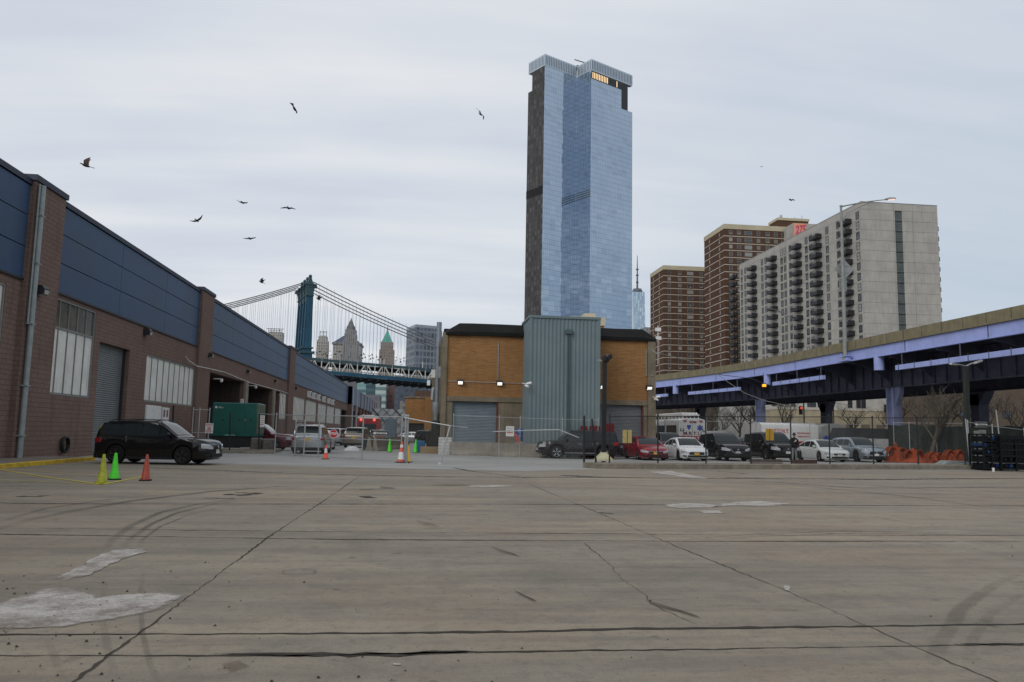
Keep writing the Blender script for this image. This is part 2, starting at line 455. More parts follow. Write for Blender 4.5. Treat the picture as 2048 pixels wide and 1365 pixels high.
track(((-40, 1070), (60, 1040), (160, 1020), (260, 1003), (420, 984), (560, 974), (720, 968)), .35)
track(((-20, 1050), (90, 1018), (200, 1002), (330, 990), (470, 980)), .2)
track(((1400, 962), (1600, 972), (1800, 992), (2060, 1026)), .3)
track(((1500, 960), (1700, 968), (1900, 983), (2060, 998)), .25)
track(((1300, 1090), (1500, 1072), (1700, 1065), (1900, 1068), (2060, 1075)), .25, 2)
track(((1850, 1350), (1880, 1290), (1920, 1220), (1990, 1170), (2060, 1140)), .22)
track(((1930, 1340), (1945, 1280), (1980, 1230), (2060, 1180)), .16)
track(((230, 1365), (215, 1300), (205, 1240), (210, 1150)), .10)
track(((330, 1400), (300, 1330), (285, 1270), (280, 1190), (290, 1130)), .07)
track(((140, 1400), (110, 1320), (90, 1260)), .10)
sc = MB()
for c in ((1005, 1105, 45, 12), (850, 1049, 38, 6), (1340, 1220, 95, 28), (1045, 1195, 30, 14), (1500, 972, 60, 2), (720, 1080, 90, 1)):
    for k in range(5):
        P_ = gl((c[0]-c[2]*.5+k*4, c[1]-c[3]*.5+k*2.6-4), (c[0]+k*5, c[1]+k*2.2-3), (c[0]+c[2]*.5+k*3, c[1]+c[3]*.5+k*1.4-2)); L_ = np.linalg.norm(P_[2]-P_[0])
        ribbon(sc, P_, max(.02, L_*.028), .012, fade=.5, taper=False)
struct(sc, 'ground_scuffs', ribbon_mat('scuff_marks', (.085, .072, .055), (.30, .62), (1, 1, 1), 8.0, .62), att=True)
rnd = random.Random(3)
for k in range(60):
    x, y = rnd.uniform(0, 2048), rnd.uniform(960, 1240); l = rnd.uniform(60, 380); s = rnd.uniform(-.03, .05)
    ribbon(tm, gl((x, y), (x+l/2, y+s*l/2+rnd.uniform(-3, 3)), (x+l, y+s*l)), rnd.uniform(.05, .3), .006, fade=.9)
struct(tm, 'ground_tyre_marks', ribbon_mat('tyre_marks', (.055, .05, .045), (.30, 1.0), (1, 1, 1), 2.0, .38), att=True)

pt = MB()
blob(pt, ((-150, 1275), (0, 1262), (130, 1256), (235, 1240), (330, 1222), (372, 1192), (330, 1186), (250, 1190), (195, 1197), (150, 1176), (95, 1178), (40, 1196), (-150, 1230)), ctr=(110, 1222))
blob(pt, ((105, 1161), (150, 1138), (195, 1112), (230, 1100), (290, 1098), (300, 1104), (262, 1114), (220, 1130), (180, 1152), (130, 1163)))
blob(pt, ((1318, 1012), (1360, 1007), (1440, 1010), (1470, 1004), (1530, 1003), (1590, 1009), (1540, 1013), (1460, 1012), (1410, 1017), (1350, 1018)))
blob(pt, ((1390, 1022), (1440, 1022), (1448, 1028), (1405, 1028)))
blob(pt, ((940, 972), (980, 971), (1040, 973), (1000, 975), (930, 975)))
blob(pt, ((1568, 1172), (1582, 1175), (1580, 1184), (1570, 1182)))
blob(pt, ((785, 1329), (803, 1330), (800, 1333), (788, 1332)))
blob(pt, ((1290, 944), (1340, 942), (1420, 958), (1380, 957)))
struct(pt, 'ground_patches', ribbon_mat('patch_mortar', (.54, .51, .47), (.42, .60), (1, 1, 1), 7.0, .85, col2=(.265, .225, .195)), att=True)
rp = MB()
blob(rp, ((850, 971), (880, 969), (930, 969), (955, 971), (900, 974)))
blob(rp, ((440, 1330), (480, 1320), (500, 1335), (460, 1350)))
struct(rp, 'ground_stains', ribbon_mat('rust_stain', (.13, .085, .06), (.45, 1.1), (1, 1, 1), 6.0, .45), att=True)

ym = MB()
def line(px, w=.09): ribbon(ym, gl(*px), w, .010, fade=.25, taper=False)
line(((0, 940), (100, 956), (205, 970))); line(((205, 970), (245, 962), (290, 953))); line(((-20, 960), (80, 964), (205, 970)), .06)
line(((-20, 953), (80, 954), (160, 954)), .04); line(((20, 940), (130, 947), (270, 955)), .05)
struct(ym, 'road_marking_yellow', ribbon_mat('yellow_line_paint', (.62, .50, .05), (.42, .62), nscale=9), att=True)
bm_ = MB(); ribbon(bm_, gl((-20, 975), (63, 977)), .16, .010, fade=.4)
struct(bm_, 'road_marking_blue', ribbon_mat('blue_line_paint', (.16, .38, .62), (.42, .62), nscale=6), att=True)
mh = MB()
c = G(598, 1145)
ribbon(mh, [(c[0]+.17*cos(a*pi/12), c[1]+.17*sin(a*pi/12)) for a in range(25)], .008, .008, fade=.4, taper=False)
struct(mh, 'manhole_ring', ribbon_mat('ring_dark', (.07, .06, .055), (.3, .6)), att=True)
# loose pebbles and crumbs of asphalt on the slab
pb = MB(); rr = random.Random(5)
ico = [(1, 0, 0), (0, 1, 0), (-1, 0, 0), (0, -1, 0), (0, 0, 1), (0, 0, -.3)]
icf = [(0, 1, 4), (1, 2, 4), (2, 3, 4), (3, 0, 4), (1, 0, 5), (2, 1, 5), (3, 2, 5), (0, 3, 5)]
for k in range(620):
    if k < 190: x, y = rr.gauss(120, 120), rr.gauss(1215, 50)
    else: x, y = rr.uniform(-50, 2100), 1365-abs(rr.gauss(0, 170))
    if y < 960 or y > 1400 or (k >= 190 and k % 3): continue
    q = G(x, y); s = rr.choice((.003, .004, .005, .007, .011))*rr.uniform(.7, 1.3)
    if k >= 190 and rr.random() < .5: s *= .6
    pb.add([(q[0]+a*s*rr.uniform(.7, 1.4), q[1]+b*s*rr.uniform(.7, 1.4), .004+max(0, c_)*s*.9) for a, b, c_ in ico], icf)
o = pb.build('pebbles', M('pebble', (.05, .047, .043), .9, var=.3, scale=20)); o['kind'] = 'stuff'; o['label'] = 'small dark pebbles and crumbs scattered over the concrete yard'

# ------------------------------------------------------------------ shared materials
BLOCK = brick('brown_block', (.220, .152, .126), (.198, .136, .113), (.140, .102, .086), .40, .20, .012, patch=(.22, .17, .15), streak=.5)
STEEL = M('galvanised_steel', (.42, .44, .45), .45, .6, var=.2, scale=4)
DSTEEL = M('dark_steel', (.03, .03, .032), .5, .2, var=.2, scale=4)
WHITEP = M('white_paint', (.72, .72, .70), .5, var=.15, scale=3)
BLACK = M('black_paint', (.015, .015, .016), .5, var=.15, scale=3)
GLASSD = M('dark_glass', (.02, .024, .026), .06, var=.0)
CONC = M('aged_concrete', (.30, .27, .225), .9, var=.35, scale=1.5, bmp=.01, streak=.35)
LAMPON = M('lamp_lit', (.9, .9, .85), .4, var=0, emit=(1, .97, .9, .85))
LENS = M('lamp_lens', (.42, .42, .40), .3, var=0)
RUBBER = M('rubber', (.018, .018, .019), .75, var=.2, scale=8)

# ------------------------------------------------------------------ left warehouse
XW = -16.13
wh = thing('warehouse', 'long brown block warehouse with a navy metal band under its roofline', 'warehouse', (XW-8, 120, 0), world=True)
NAVY = M('navy_panel', (.044, .086, .165), .42, .1, var=.22, scale=.35, tint=(.048, .076, .125))
NAVY.node_tree.nodes['Principled BSDF'].inputs['Specular IOR Level'].default_value = .18
NAVYD = M('navy_trim', (.018, .024, .05), .5, .2, var=.15)
def wall_panel(holes, y0, y1, z0, z1, x, depth=.35):
    ys = sorted({y0, y1, *[h[0] for h in holes], *[h[1] for h in holes]}); zs = sorted({z0, z1, *[h[2] for h in holes], *[h[3] for h in holes]})
    b = MB()
    for i in range(len(ys)-1):
        for k in range(len(zs)-1):
            ym_, zm = (ys[i]+ys[i+1])/2, (zs[k]+zs[k+1])/2
            if any(h[0] < ym_ < h[1] and h[2] < zm < h[3] for h in holes): continue
            b.quad((x, ys[i], zs[k]), (x, ys[i+1], zs[k]), (x, ys[i+1], zs[k+1]), (x, ys[i], zs[k+1]))
    for h in holes:
        a, c, d, e = h
        b.quad((x, a, d), (x, a, e), (x-depth, a, e), (x-depth, a, d)); b.quad((x, c, d), (x-depth, c, d), (x-depth, c, e), (x, c, e))
        b.quad((x, a, e), (x, c, e), (x-depth, c, e), (x-depth, a, e)); b.quad((x, a, d), (x-depth, a, d), (x-depth, c, d), (x, c, d))
    return b
BB = 7.35      # underside of the navy band
# openings of the front run: (y0, y1, z0, z1, kind)
ops = [(24.0, 32.6, 2.81, 6.9, 'panel'), (36.55, 41.35, 2.81, 7.1, 'winpanel'), (42.05, 46.3, .15, 5.7, 'door'), (49.1, 59.35, 2.95, 5.74, 'panel'),
       (62.9, 75.7, .0, 5.75, 'bay'), (77.3, 90.0, .0, 5.75, 'bay'), (91.6, 94.6, .0, 5.75, 'bay'), (95.0, 99.4, 2.6, 5.75, 'panel')]
yy = lambda px, py: float(XP(px, py, XW)[1])
for a, b_, k in ((583, 608.2, 'panel'), (610.5, 632, 'panel'), (635.5, 651.6, 'panel'), (653.5, 668, 'panel'), (669.8, 681.2, 'panel'), (682.5, 694, 'bay')):
    Y0, Y1 = yy(a, 830), yy(b_, 830)
    ops.append((max(Y0, 104.2), Y1, 0. if k == 'bay' else 2.6, 5.75, k))
wp = wall_panel([o[:4] for o in ops], -10, 182.8, 0, BB, XW)
wall = wp.build('wall', BLOCK, wh)
# shell: roof, back, far end
sh = MB()
sh.quad((XW-.4, -10, 11.35), (XW-.4, 182.8, 11.35), (-52, 182.8, 11.35), (-52, -10, 11.35)); sh.quad((-52, -10, 0), (-52, 300, 0), (-52, 300, 11.35), (-52, -10, 11.35))
sh.quad((-52, -10, 0), (XW, -10, 0), (XW, -10, 11.35), (-52, -10, 11.35)); sh.quad((XW-.01, 182.8, 0), (-52, 182.8, 0), (-52, 182.8, 11.5), (XW-.01, 182.8, 11.5))
sh.build('roof', M('roof_felt', (.06, .06, .06), .9, var=.3, scale=.5), wh)
# navy band, set back between piers; seams are real gaps
nb = MB(); sm_ = MB()
yp = lambda px, py: float(XP(px, py, XW+.22)[1])
piers = [(yp(60, 500), yp(124, 500)), (yp(403, 640), yp(427, 640)), (yp(580.5, 730), yp(591, 730))]
runs = [(-10, piers[0][0]), (piers[0][1], piers[1][0]), (piers[1][1], piers[2][0]), (piers[2][1], 182.8)]
for a, b_ in runs:
    n = max(1, int(round((b_-a)/7.7))); zs = [BB, 8.65, 9.95, 11.2]
    nb = MB()
    for i in range(n):
        for k in range(3):
            y0, y1 = a+(b_-a)*i/n, a+(b_-a)*(i+1)/n
            nb.box(XW-.12, XW+.03, y0+.015, y1-.015, zs[k]+.02, zs[k+1]-.02)
    nb.build('metal_band', NAVY, wh)
    sm_.box(XW-.16, XW-.08, a, b_, BB, 11.25)
    sm_.box(XW-.1, XW+.09, a, b_, BB-.09, BB+.0)
sm_.build('band_backing', BLACK, wh)
cp = MB()
for a, b_ in runs: cp.box(XW-.4, XW+.10, a, b_, 11.22, 11.45)
cp.build('coping', NAVYD, wh)
for a, b_ in piers:
    q = MB().box(XW-.3, XW+.22, a, b_, 0, 11.42); pr = q.build('pier', BLOCK, wh)
    MB().box(XW-.4, XW+.30, a-.08, b_+.1, 11.42, 11.66).build('pier_cap', NAVYD, pr)
PANELW = M('fibreglass_panel', (.78, .77, .71), .6, var=.15, scale=1.2, tint=(.62, .61, .55), streak=.3)
FRAMEG = M('window_frame_grey', (.26, .26, .25), .6, .2, var=.2)
def panelwin(y0, y1, z0, z1, n, glazed=None):
    f = MB(); x = XW-.10
    f.box(x-.05, x+.08, y0+.002, y0+.08, z0+.002, z1-.002); f.box(x-.05, x+.08, y1-.08, y1-.002, z0+.002, z1-.002)
    f.box(x-.05, x+.10, y0+.08, y1-.08, z0+.002, z0+.10); f.box(x-.05, x+.08, y0+.08, y1-.08, z1-.08, z1-.002)
    for i in range(1, n): yc = y0+(y1-y0)*i/n; f.box(x-.04, x+.05, yc-.035, yc+.035, z0+.10, z1-.08)
    if glazed: f.box(x-.04, x+.06, y0+.08, y1-.08, glazed-.05, glazed+.05)
    w = f.build('window', FRAMEG, wh)
    zt = glazed-.05 if glazed else z1-.08
    for i in range(n):
        a, b_ = y0+(y1-y0)*i/n+.036, y0+(y1-y0)*(i+1)/n-.036
        MB().box(x-.03, x+.012, a, b_, z0+.1, zt).build('panel', PANELW, w)
        if glazed: MB().box(x-.03, x+.012, a, b_, glazed+.05, z1-.08).build('pane', M('dusty_glass', (.05, .06, .055), .12, var=.5, scale=.8, tint=(.16, .14, .11)), w)
ROLL = M('roller_door_grey', (.17, .185, .19), .45, .3, var=.15, scale=1)
def slats(x=None, y=None, a=0, b=1, z0=0, z1=3, pitch=.11, facing='x', m=None, parent=None, name='roller_door', amp=.02):
    q = MB(); n = int((z1-z0)/pitch); rr0 = []
    for i in range(n*3+1):
        z = z0+(z1-z0)*i/(n*3); d = amp*(0, .8, .8)[i % 3] if i % 3 else 0
        if facing == 'x': rr0.append([(x+d, a, z), (x+d, b, z)])
        else: rr0.append([(a, y-d, z), (b, y-d, z)])
    q.loft(rr0, closed=False); return q.build(name, m or ROLL, parent)
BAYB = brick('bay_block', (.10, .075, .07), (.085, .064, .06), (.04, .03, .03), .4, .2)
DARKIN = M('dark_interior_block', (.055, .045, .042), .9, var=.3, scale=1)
for (y0, y1, z0, z1, k) in ops:
    if k == 'panel': panelwin(y0, y1, z0, z1, max(2, int(round((y1-y0)/1.15))))
    elif k == 'winpanel': panelwin(y0, y1, z0, z1, 5, 5.8)
    elif k == 'door':
        slats(x=XW-.33, a=y0, b=y1, z0=z0, z1=z1, parent=wh)
        MB().box(XW-.35, XW-.2, y1-.14, y1-.02, z0, z1).build('door_rail', DSTEEL, wh)
    else:
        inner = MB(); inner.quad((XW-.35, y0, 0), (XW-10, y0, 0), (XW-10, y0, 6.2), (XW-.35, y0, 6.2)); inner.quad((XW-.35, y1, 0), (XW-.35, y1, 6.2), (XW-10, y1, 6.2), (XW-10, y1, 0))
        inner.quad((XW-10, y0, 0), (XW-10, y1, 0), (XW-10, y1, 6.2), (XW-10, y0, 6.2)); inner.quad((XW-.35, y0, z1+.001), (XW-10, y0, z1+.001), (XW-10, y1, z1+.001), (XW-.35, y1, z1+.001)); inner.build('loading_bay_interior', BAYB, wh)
# downpipe
PY = float(XP(63, 640, XW+.36)[1]); dp = MB(); dp.tube([(XW+.36, PY, 11.3), (XW+.36, PY, .15)], .11, 10); dp.tube([(XW+.32, PY-.2, 11.3), (XW+.32, PY-.2, 5.5)], .04, 6)
for z in (1, 3, 5.5, 8, 10): dp.box(XW+.2, XW+.48, PY-.16, PY+.16, z, z+.05)
dp.build('downpipe', M('grey_pipe', (.32, .36, .36), .5, .2, var=.25, scale=2), wh, smooth=40)
def wall_lamp(parent, at_, n, lit=False, s=1.0):
    """n = outward direction as unit vector in plan"""
    b = MB(); x, y, z = at_; nx, ny = n; tx, ty = -ny, nx
    def P(u, d, h): return (x+tx*u*s+nx*d*s, y+ty*u*s+ny*d*s, z+h*s)
    prof = [(0, .2), (.30, .2), (.38, .08), (.34, -.16), (.02, -.2)]
    b.loft([[P(u, d, h) for d, h in prof] for u in (-.24, .24)])
    o = b.build('wall_lamp', DSTEEL if lit or True else STEEL, parent)
    MB().add([P(-.19, .40, .02), P(.19, .40, .02), P(.19, .365, -.15), P(-.19, .365, -.15), P(.19, .1, -.215), P(-.19, .1, -.215)], [(0, 1, 2, 3), (3, 2, 4, 5)]).build('lens', LAMPON if lit else LENS, o)
wall_lamp(wh, (XW+.22, PY+.55, 7.0), (1, 0)); wall_lamp(wh, (XW, 48.4, 6.95), (1, 0)); wall_lamp(wh, (XW+.22, 62.0, 6.9), (1, 0), s=.8)
for Y in (76.5, 90.8, 106, 122): wall_lamp(wh, (XW, Y, 6.75), (1, 0), s=.8)
for px in (615, 624, 634, 645, 655.5, 663):
    Y = yy(px, 792); a = MB().cbox(XW, XW+.55, Y-.75, Y+.75, 6.05, 6.95, .04); a = a.build('air_conditioner', WHITEP, wh)
    g = MB().quad((XW+.56, Y-.6, 6.2), (XW+.56, Y+.6, 6.2), (XW+.56, Y+.6, 6.8), (XW+.56, Y-.6, 6.8)); g.build('grille', DSTEEL, a)
# service boxes under the second panel run, hose reel, cameras, cable
for (px0, px1, py0, py1) in ((289, 302, 815, 842), (303, 318, 815, 842)):
    MB().cbox(XW, XW+.12, yy(px0, 830), yy(px1, 830), 1.75, 2.75, .02).build('electric_box', WHITEP, wh)
MB().box(XW, XW+.1, yy(322, 830), yy(335, 830), 1.6, 2.7).build('notice_board', WHITEP, wh)
nbx = MB()
for px in (325, 331): nbx.box(XW+.1, XW+.11, yy(px-1.6, 830), yy(px+1.6, 830), 2.1, 2.55)
nbx.build('notice', M('notice_red_grey', (.25, .12, .12), .8, var=.3, scale=12), wh)
hr = MB(); c0 = XP(123, 890, XW)
for k in range(3): hr.tube([(XW+.1+.05*k, c0[1]+.34*cos(a), c0[2]+.34*sin(a)) for a in np.linspace(0, 2*pi, 15)], .045, 6)
hr.build('hose_reel', BLACK, wh, smooth=60)
cb = MB()
cpts = [XP(371, 713, XW+.3), XP(378, 722, XW+.3), XP(395, 733, XW+.45), XP(420, 738, XW+.45), XP(450, 745, XW+.15), XP(500, 766, XW+.15), XP(560, 782, XW+.15), XP(578, 788, XW+.15)]
cb.tube(cpts, .026, 6); cb.build('cable', WHITEP, wh)
def camera_dome(parent, p, d=(1, 0), arm=.6):
    b = MB(); x, y, z = p; ex, ey = x+d[0]*arm, y+d[1]*arm
    b.beam((x, y, z), (ex, ey, z), .06, .06); b.lathe([(.0, .02), (.1, .0), (.13, -.1), (.10, -.24), (0, -.28)], (ex, ey, z), 10)
    return b.build('security_camera', WHITEP, parent, smooth=50)
camera_dome(wh, XP(415, 756, XW)+[.2, 1.0, 0]); camera_dome(wh, XP(492, 771, XW)+[.2, .5, 0]); camera_dome(wh, XP(552, 790, XW)+[.2, .5, 0])
# bay posts in front of the openings and steps seen in the bays
for Y in (76.5, 90.8): MB().box(XW-.3, XW+.14, Y-.55, Y+.55, 0, 5.9).build('bay_post', CONC, wh)
# far run of the warehouse: stands a little forward with its own piers and openings
x2 = XW+.9
f2 = MB().box(XW-20, x2, 183, 290, 7.3, 11.35)
f2.build('far_band', NAVY, wh)
o2 = [(187+12.6*i, 187+12.6*i+9.8, 0, 6.0) for i in range(8)]
wall_panel(o2, 183, 290, 0, 7.3, x2-.3, 1.0).build('far_wall', brick('red_block', (.20, .10, .09), (.18, .09, .08), (.1, .06, .06), .4, .2), wh)
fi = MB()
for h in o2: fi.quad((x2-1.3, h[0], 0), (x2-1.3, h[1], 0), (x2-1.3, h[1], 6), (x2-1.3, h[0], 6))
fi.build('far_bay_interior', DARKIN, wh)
for i in range(9): MB().box(x2-.2, x2+.12, 183.2+12.6*i+.9, 183.2+12.6*i+2.3, 0, 11.2).build('pier', STEEL if i < 2 else BLOCK, wh)
ec = MB(); ec.quad((XW-20, 183, 0), (x2, 183, 0), (x2, 183, 11.35), (XW-20, 183, 11.35)); ec.build('end_wall', BLOCK, wh)

# ------------------------------------------------------------------ central brick building
YF = 55.0
OBR = brick('orange_brick', (.345, .168, .060), (.25, .118, .042), (.31, .22, .13), .42, .105, .012, streak=.3)
BCONC = M('brown_concrete', (.215, .18, .13), .9, var=.4, scale=1.0, bmp=.008, streak=.4)
bb = thing('brick_building', 'orange brick warehouse with black roof edge and a tall blue-grey corrugated stair tower', 'building', (9, YF+20, 0), world=True)
BX0, BX1, BT = 1.68, 16.54, 8.25
MB().box(BX0+.06, 7.3, YF, YF+.4, 3.95, BT).build('brick_wall', OBR, bb); MB().box(12.3, BX1-.55, YF, YF+.4, 3.95, BT).build('brick_wall', OBR, bb)
b = MB()
b.box(BX0+.1, BX1-.56, YF-.10, YF+.3, 3.62, 3.95)                          # lintel beam
b.box(BX0+.1, 2.22, YF-.03, YF+.35, 0, 3.62); b.box(5.40, 7.3, YF-.03, YF+.35, 0, 3.62); b.box(15.7, BX1-.56, YF-.03, YF+.35, 0, 3.62)
b.box(BX1-.55, BX1, YF-.16, YF+.5, 0, BT+.05)                              # right corner column
b.box(BX0-.25, BX0+.09, YF-.16, YF+.5, 0, BT+.10)                           # left corner column
b.box(12.3, 12.55, YF-.03, YF+.35, 0, 3.62)
b.build('concrete_frame', BCONC, bb)
slats(y=YF+.25, a=2.22, b=5.40, z0=0, z1=3.62, pitch=.10, facing='y', m=M('roller_door_blue_grey', (.17, .215, .24), .5, .2, var=.15), parent=bb, amp=.03)
slats(y=YF+.25, a=12.55, b=15.7, z0=0, z1=3.62, pitch=.10, facing='y', m=M('roller_door_silver', (.20, .21, .22), .5, .3, var=.15), parent=bb, amp=.03)
MB().box(5.28, 5.38, YF-.02, YF+.24, 0, 3.6).build('door_frame', M('rust_red_frame', (.16, .05, .04), .8, var=.3), bb)
MB().box(15.6, 15.69, YF-.02, YF+.24, 0, 3.6).build('door_frame', MATS['rust_red_frame'], bb)
# black roof edge, sloping back at the ends
FELT = M('black_roof_felt', (.014, .014, .014), .75, var=.3, scale=2)
for (xa, xb, ea, eb) in ((BX0-.05, 7.2, .95, 0), (12.4, BX1+.05, 0, .95)):
    q = MB(); rings = []
    for x in [xa, xa+.02]+([xa+ea] if ea else [])+[xa+(xb-xa)*.33, xa+(xb-xa)*.66]+([xb-eb] if eb else [])+[xb-.02, xb]:
        z = BT+random.uniform(-.015, .015); hgt = .80
        if ea and (x-xa) < ea: hgt = .22+.58*(x-xa)/ea
        if eb and (xb-x) < eb: hgt = .22+.58*(xb-x)/eb
        rings.append([(x, YF-.22, z-.06), (x, YF-.26, z+.18*min(1, hgt*2)), (x, YF+.05, z+hgt), (x, YF+.9, z+hgt), (x, YF+.9, z-.06)])
    q.loft(rings); q.build('roof_edge', FELT, bb)
b = MB().box(BX0+.3, BX1-.3, YF+.4, 104, 7.6, BT+.1); b.build('roof', MATS['roof_felt'], bb)
# stair tower in corrugated metal
TEAL = M('blue_grey_cladding', (.135, .182, .195), .65, .05, var=.16, scale=.6, tint=(.165, .208, .22), streak=.12)
TX0, TX1, TY, TZ = 7.1, float(YP(1197, 800, 51.7)[0]), 51.7, 9.28
rings = []; step = .064; d = 0; x = TX0
pts = []
k = 0
while x < TX1:
    ph = k % 4; pts.append((x, TY-(0, .05, .05, 0)[ph])); x += (.10, .05, .10, .05)[ph] if ph in (0, 2) else .03; k += 1
pts.append((TX1, TY))
k = 0; y = TY+.04; side_l = []
while y < YF+.6:
    ph = k % 4; side_l.append((TX0-(0, .05, .05, 0)[ph], y)); y += (.12, .03)[ph % 2]; k += 1
lp_ = side_l[::-1]+pts+[(TX1+(0, .05, .05, 0)[i % 4], TY+.08+.09*i) for i in range(36)]
q = MB(); q.loft([[(x, y, 0) for x, y in lp_], [(x, y, TZ-.12) for x, y in lp_]], closed=False); tw = q.build('stair_tower', TEAL, bb)
q = MB().box(TX0-.1, TX1+.12, TY-.1, YF+.7, TZ-.16, TZ); q.build('tower_coping', TEAL, tw)
q = MB().box(TX0-.07, TX0+.1, TY-.07, TY+.1, 0, TZ-.16); q.box(TX1-.1, TX1+.09, TY-.08, TY+.1, 0, TZ-.16); q.build('corner_trim', TEAL, tw)
xd = float(YP(1135, 700, TY)[0]); xe = float(YP(1139, 700, TY)[0])
q = MB().tube([(xd, TY-.13, 8.2), (xd, TY-.13, .1)], .05, 8); q.tube([(xe-.02, TY-.13, 8.2), (xe-.02, TY-.13, .1)], .05, 8)
q.cbox(xd-.16, xe+.16, TY-.26, TY-.04, 8.1, 8.4, .03); q.build('conduit', M('dark_teal_pipe', (.075, .11, .12), .6, var=.1), tw, smooth=40)
wall_lamp(bb, (float(YP(920, 778, YF)[0]), YF, 4.95), (0, -1), True, .85); wall_lamp(bb, (float(YP(998.5, 780, YF)[0]), YF, 4.95), (0, -1), True, .85)
wall_lamp(bb, (float(YP(1204, 788, YF)[0]), YF, 4.9), (0, -1), True, .85); wall_lamp(bb, (float(YP(1297, 790, YF)[0]), YF, 4.9), (0, -1), True, .85)
q = MB()
p1 = YP(997, 686, YF); p2 = YP(996, 766, YF)
q.tube([(p1[0], YF-.05, p1[2]), (p2[0], YF-.05, p2[2])], .025, 6); q.tube([(BX0+.2, YF-.05, p2[2]+.02), (7.1, YF-.05, p2[2]-.02)], .02, 6)
p1 = YP(1292, 700, YF); p2 = YP(1292, 751, YF); q.tube([(p1[0], YF-.05, p1[2]), (p2[0], YF-.05, p2[2]), (BX1-.2, YF-.25, p2[2]-.02)], .025, 6)
q.tube([YP(1302, 692, YF)-[0, .1, 0], YP(1305, 703, YF)-[0, .15, 0], YP(1312, 708, YF)-[0, .25, 0]], .03, 6)
for p in ((996, 766), (1292, 751)): c = YP(*p, YF); q.lathe([(0, -.07), (.05, -.07), (.05, 0)], (c[0], YF-.02, c[2]), 8, 'y')
q.build('conduit', STEEL, bb)
# double camera on the tower's left corner, another at the right corner
for (px, py, dx) in ((1054, 768, 1), (1312, 795, 1)):
    c = YP(px, py, TY-.4 if px < 1200 else YF-.4); q = MB()
    q.beam((c[0]-.25, c[1]+.4, c[2]+.05), (c[0], c[1], c[2]+.0), .05); q.tube([c+[0, 0, .0], c+[.28, -.12, .06]], .08, 8); q.tube([c+[-.1, 0, -.12], c+[.05, -.3, -.2]], .07, 8)
    q.build('security_camera', WHITEP, bb, smooth=40)
# rooftop antenna mast at the right corner
c = YP(1315, 648, YF+.2); q = MB(); q.tube([(c[0], YF+.1, 6.6), (c[0], YF+.1, 9.35)], .03, 6)
q.box(c[0]-.22, c[0]+.2, YF+.0, YF+.05, 8.95, 9.2); q.box(c[0]-.2, c[0]+.22, YF+.0, YF+.05, 8.35, 8.58); q.build('antenna_mast', WHITEP, bb)
# side wall along the street with its ribs, ducts, pipes and units
xs_ = BX0-.2
q = MB().box(xs_+.25, xs_+.6, YF+.5, 104, 0, BT); q.build('side_wall', BCONC, bb)
for Y in np.arange(57.5, 104, 3.6):
    q = MB().box(xs_-.05, xs_+.3, Y, Y+.55, 0, BT+.08); q.build('side_pier', BCONC, bb)
q = MB()
for Y in np.arange(55.6, 104, 7.2): q.box(xs_+.05, xs_+.9, Y, Y+5.6, BT-.1, BT+.45)
q.build('roof_edge', FELT, bb)
q = MB(); cx = float(YP(877, 700, 62)[0]); zt = float(YP(877, 645, 62)[2])
q.tube([(cx, 62, 3.2), (cx, 62, zt)], .2, 12); q.tube([(cx, 62, zt-2.0), (cx, 62, zt-1.85)], .23, 12)
q.build('flue_pipe', M('flue_metal', (.26, .29, .31), .45, .4, var=.2), bb, smooth=40)
q = MB(); c = YP(873, 820, 61)
q.tube([YP(868, 776, 64), YP(866, 784, 64), YP(865, 800, 64)], .17, 10); q.lathe([(.36, .55), (.36, -.1), (.18, -.45), (.16, -1.2)], (c[0], 61, c[2]), 14)
q.build('exhaust_duct', STEEL, bb, smooth=40)
q = MB(); q.cbox(xs_-.6, xs_-.05, 57, 58.2, 0, 2.3, .05); q.cbox(xs_-.9, xs_-.05, 60, 62, 0, 1.6, .1); q.build('service_cabinet', BLACK, bb)
for px, py in ((869, 748), (858, 766), (880, 729), (884, 729)):
    Y = 66 if px < 872 else 59; c = XP(px, py, xs_-.2); q = MB().cbox(xs_-.5, xs_-.02, c[1]-.5, c[1]+.5, c[2]-.4, c[2]+.35, .03) if px < 872 else MB().box(xs_-.2, xs_-.02, Y-.2, Y+.2, c[2]-.2, c[2]+.2)
    q.build('air_conditioner', WHITEP if px < 872 else STEEL, bb)
# low masonry block at the corner and things standing by the wall
q = MB()
q.box(1.3, 2.15, 52.6, 53.3, 0, 1.15); single(q, 'block_wall', brick('white_block', (.55, .55, .53), (.5, .5, .48), (.3, .3, .28), .42, .2), 'short white-painted block wall at the corner of the brick building', 'wall')

# concrete barriers in front of the building
def barrier(L=3.0, h=.81, mat=None):
    prof = [(-.3, 0), (-.3, .08), (-.17, .33), (-.09, h), (.09, h), (.17, .33), (.3, .08), (.3, 0)]
    q = MB(); q.loft([[(x, y, z) for y, z in prof] for x in (-L/2, -L/2+.01, L/2-.01, L/2)]); return q
def put_barrier(cx, cy, L, rz, label, h=.81, grp='concrete barriers'):
    o = barrier(L, h).build('concrete_barrier', CONC, None); o.location = (cx, cy, 0); o.rotation_euler[2] = rz
    return tag(o, label, 'barrier', grp)
put_barrier(3.62, 52.6, 3.2, 0, 'left concrete barrier in front of the blue-grey roller door', .86)
put_barrier(float(YP(1040, 900, 51.0)[0]), 51.0, 3.5, 0, 'concrete barrier between the roller door and the black car', .86)
o = single(MB().box(5.28, 5.62, 52.5, 52.62, .55, .8).box(5.42, 5.5, 52.5, 52.6, .0, .55), 'barrier_clamp', MATS['rust_red_frame'], 'rusty red clamp joining the two concrete barriers', 'clamp')
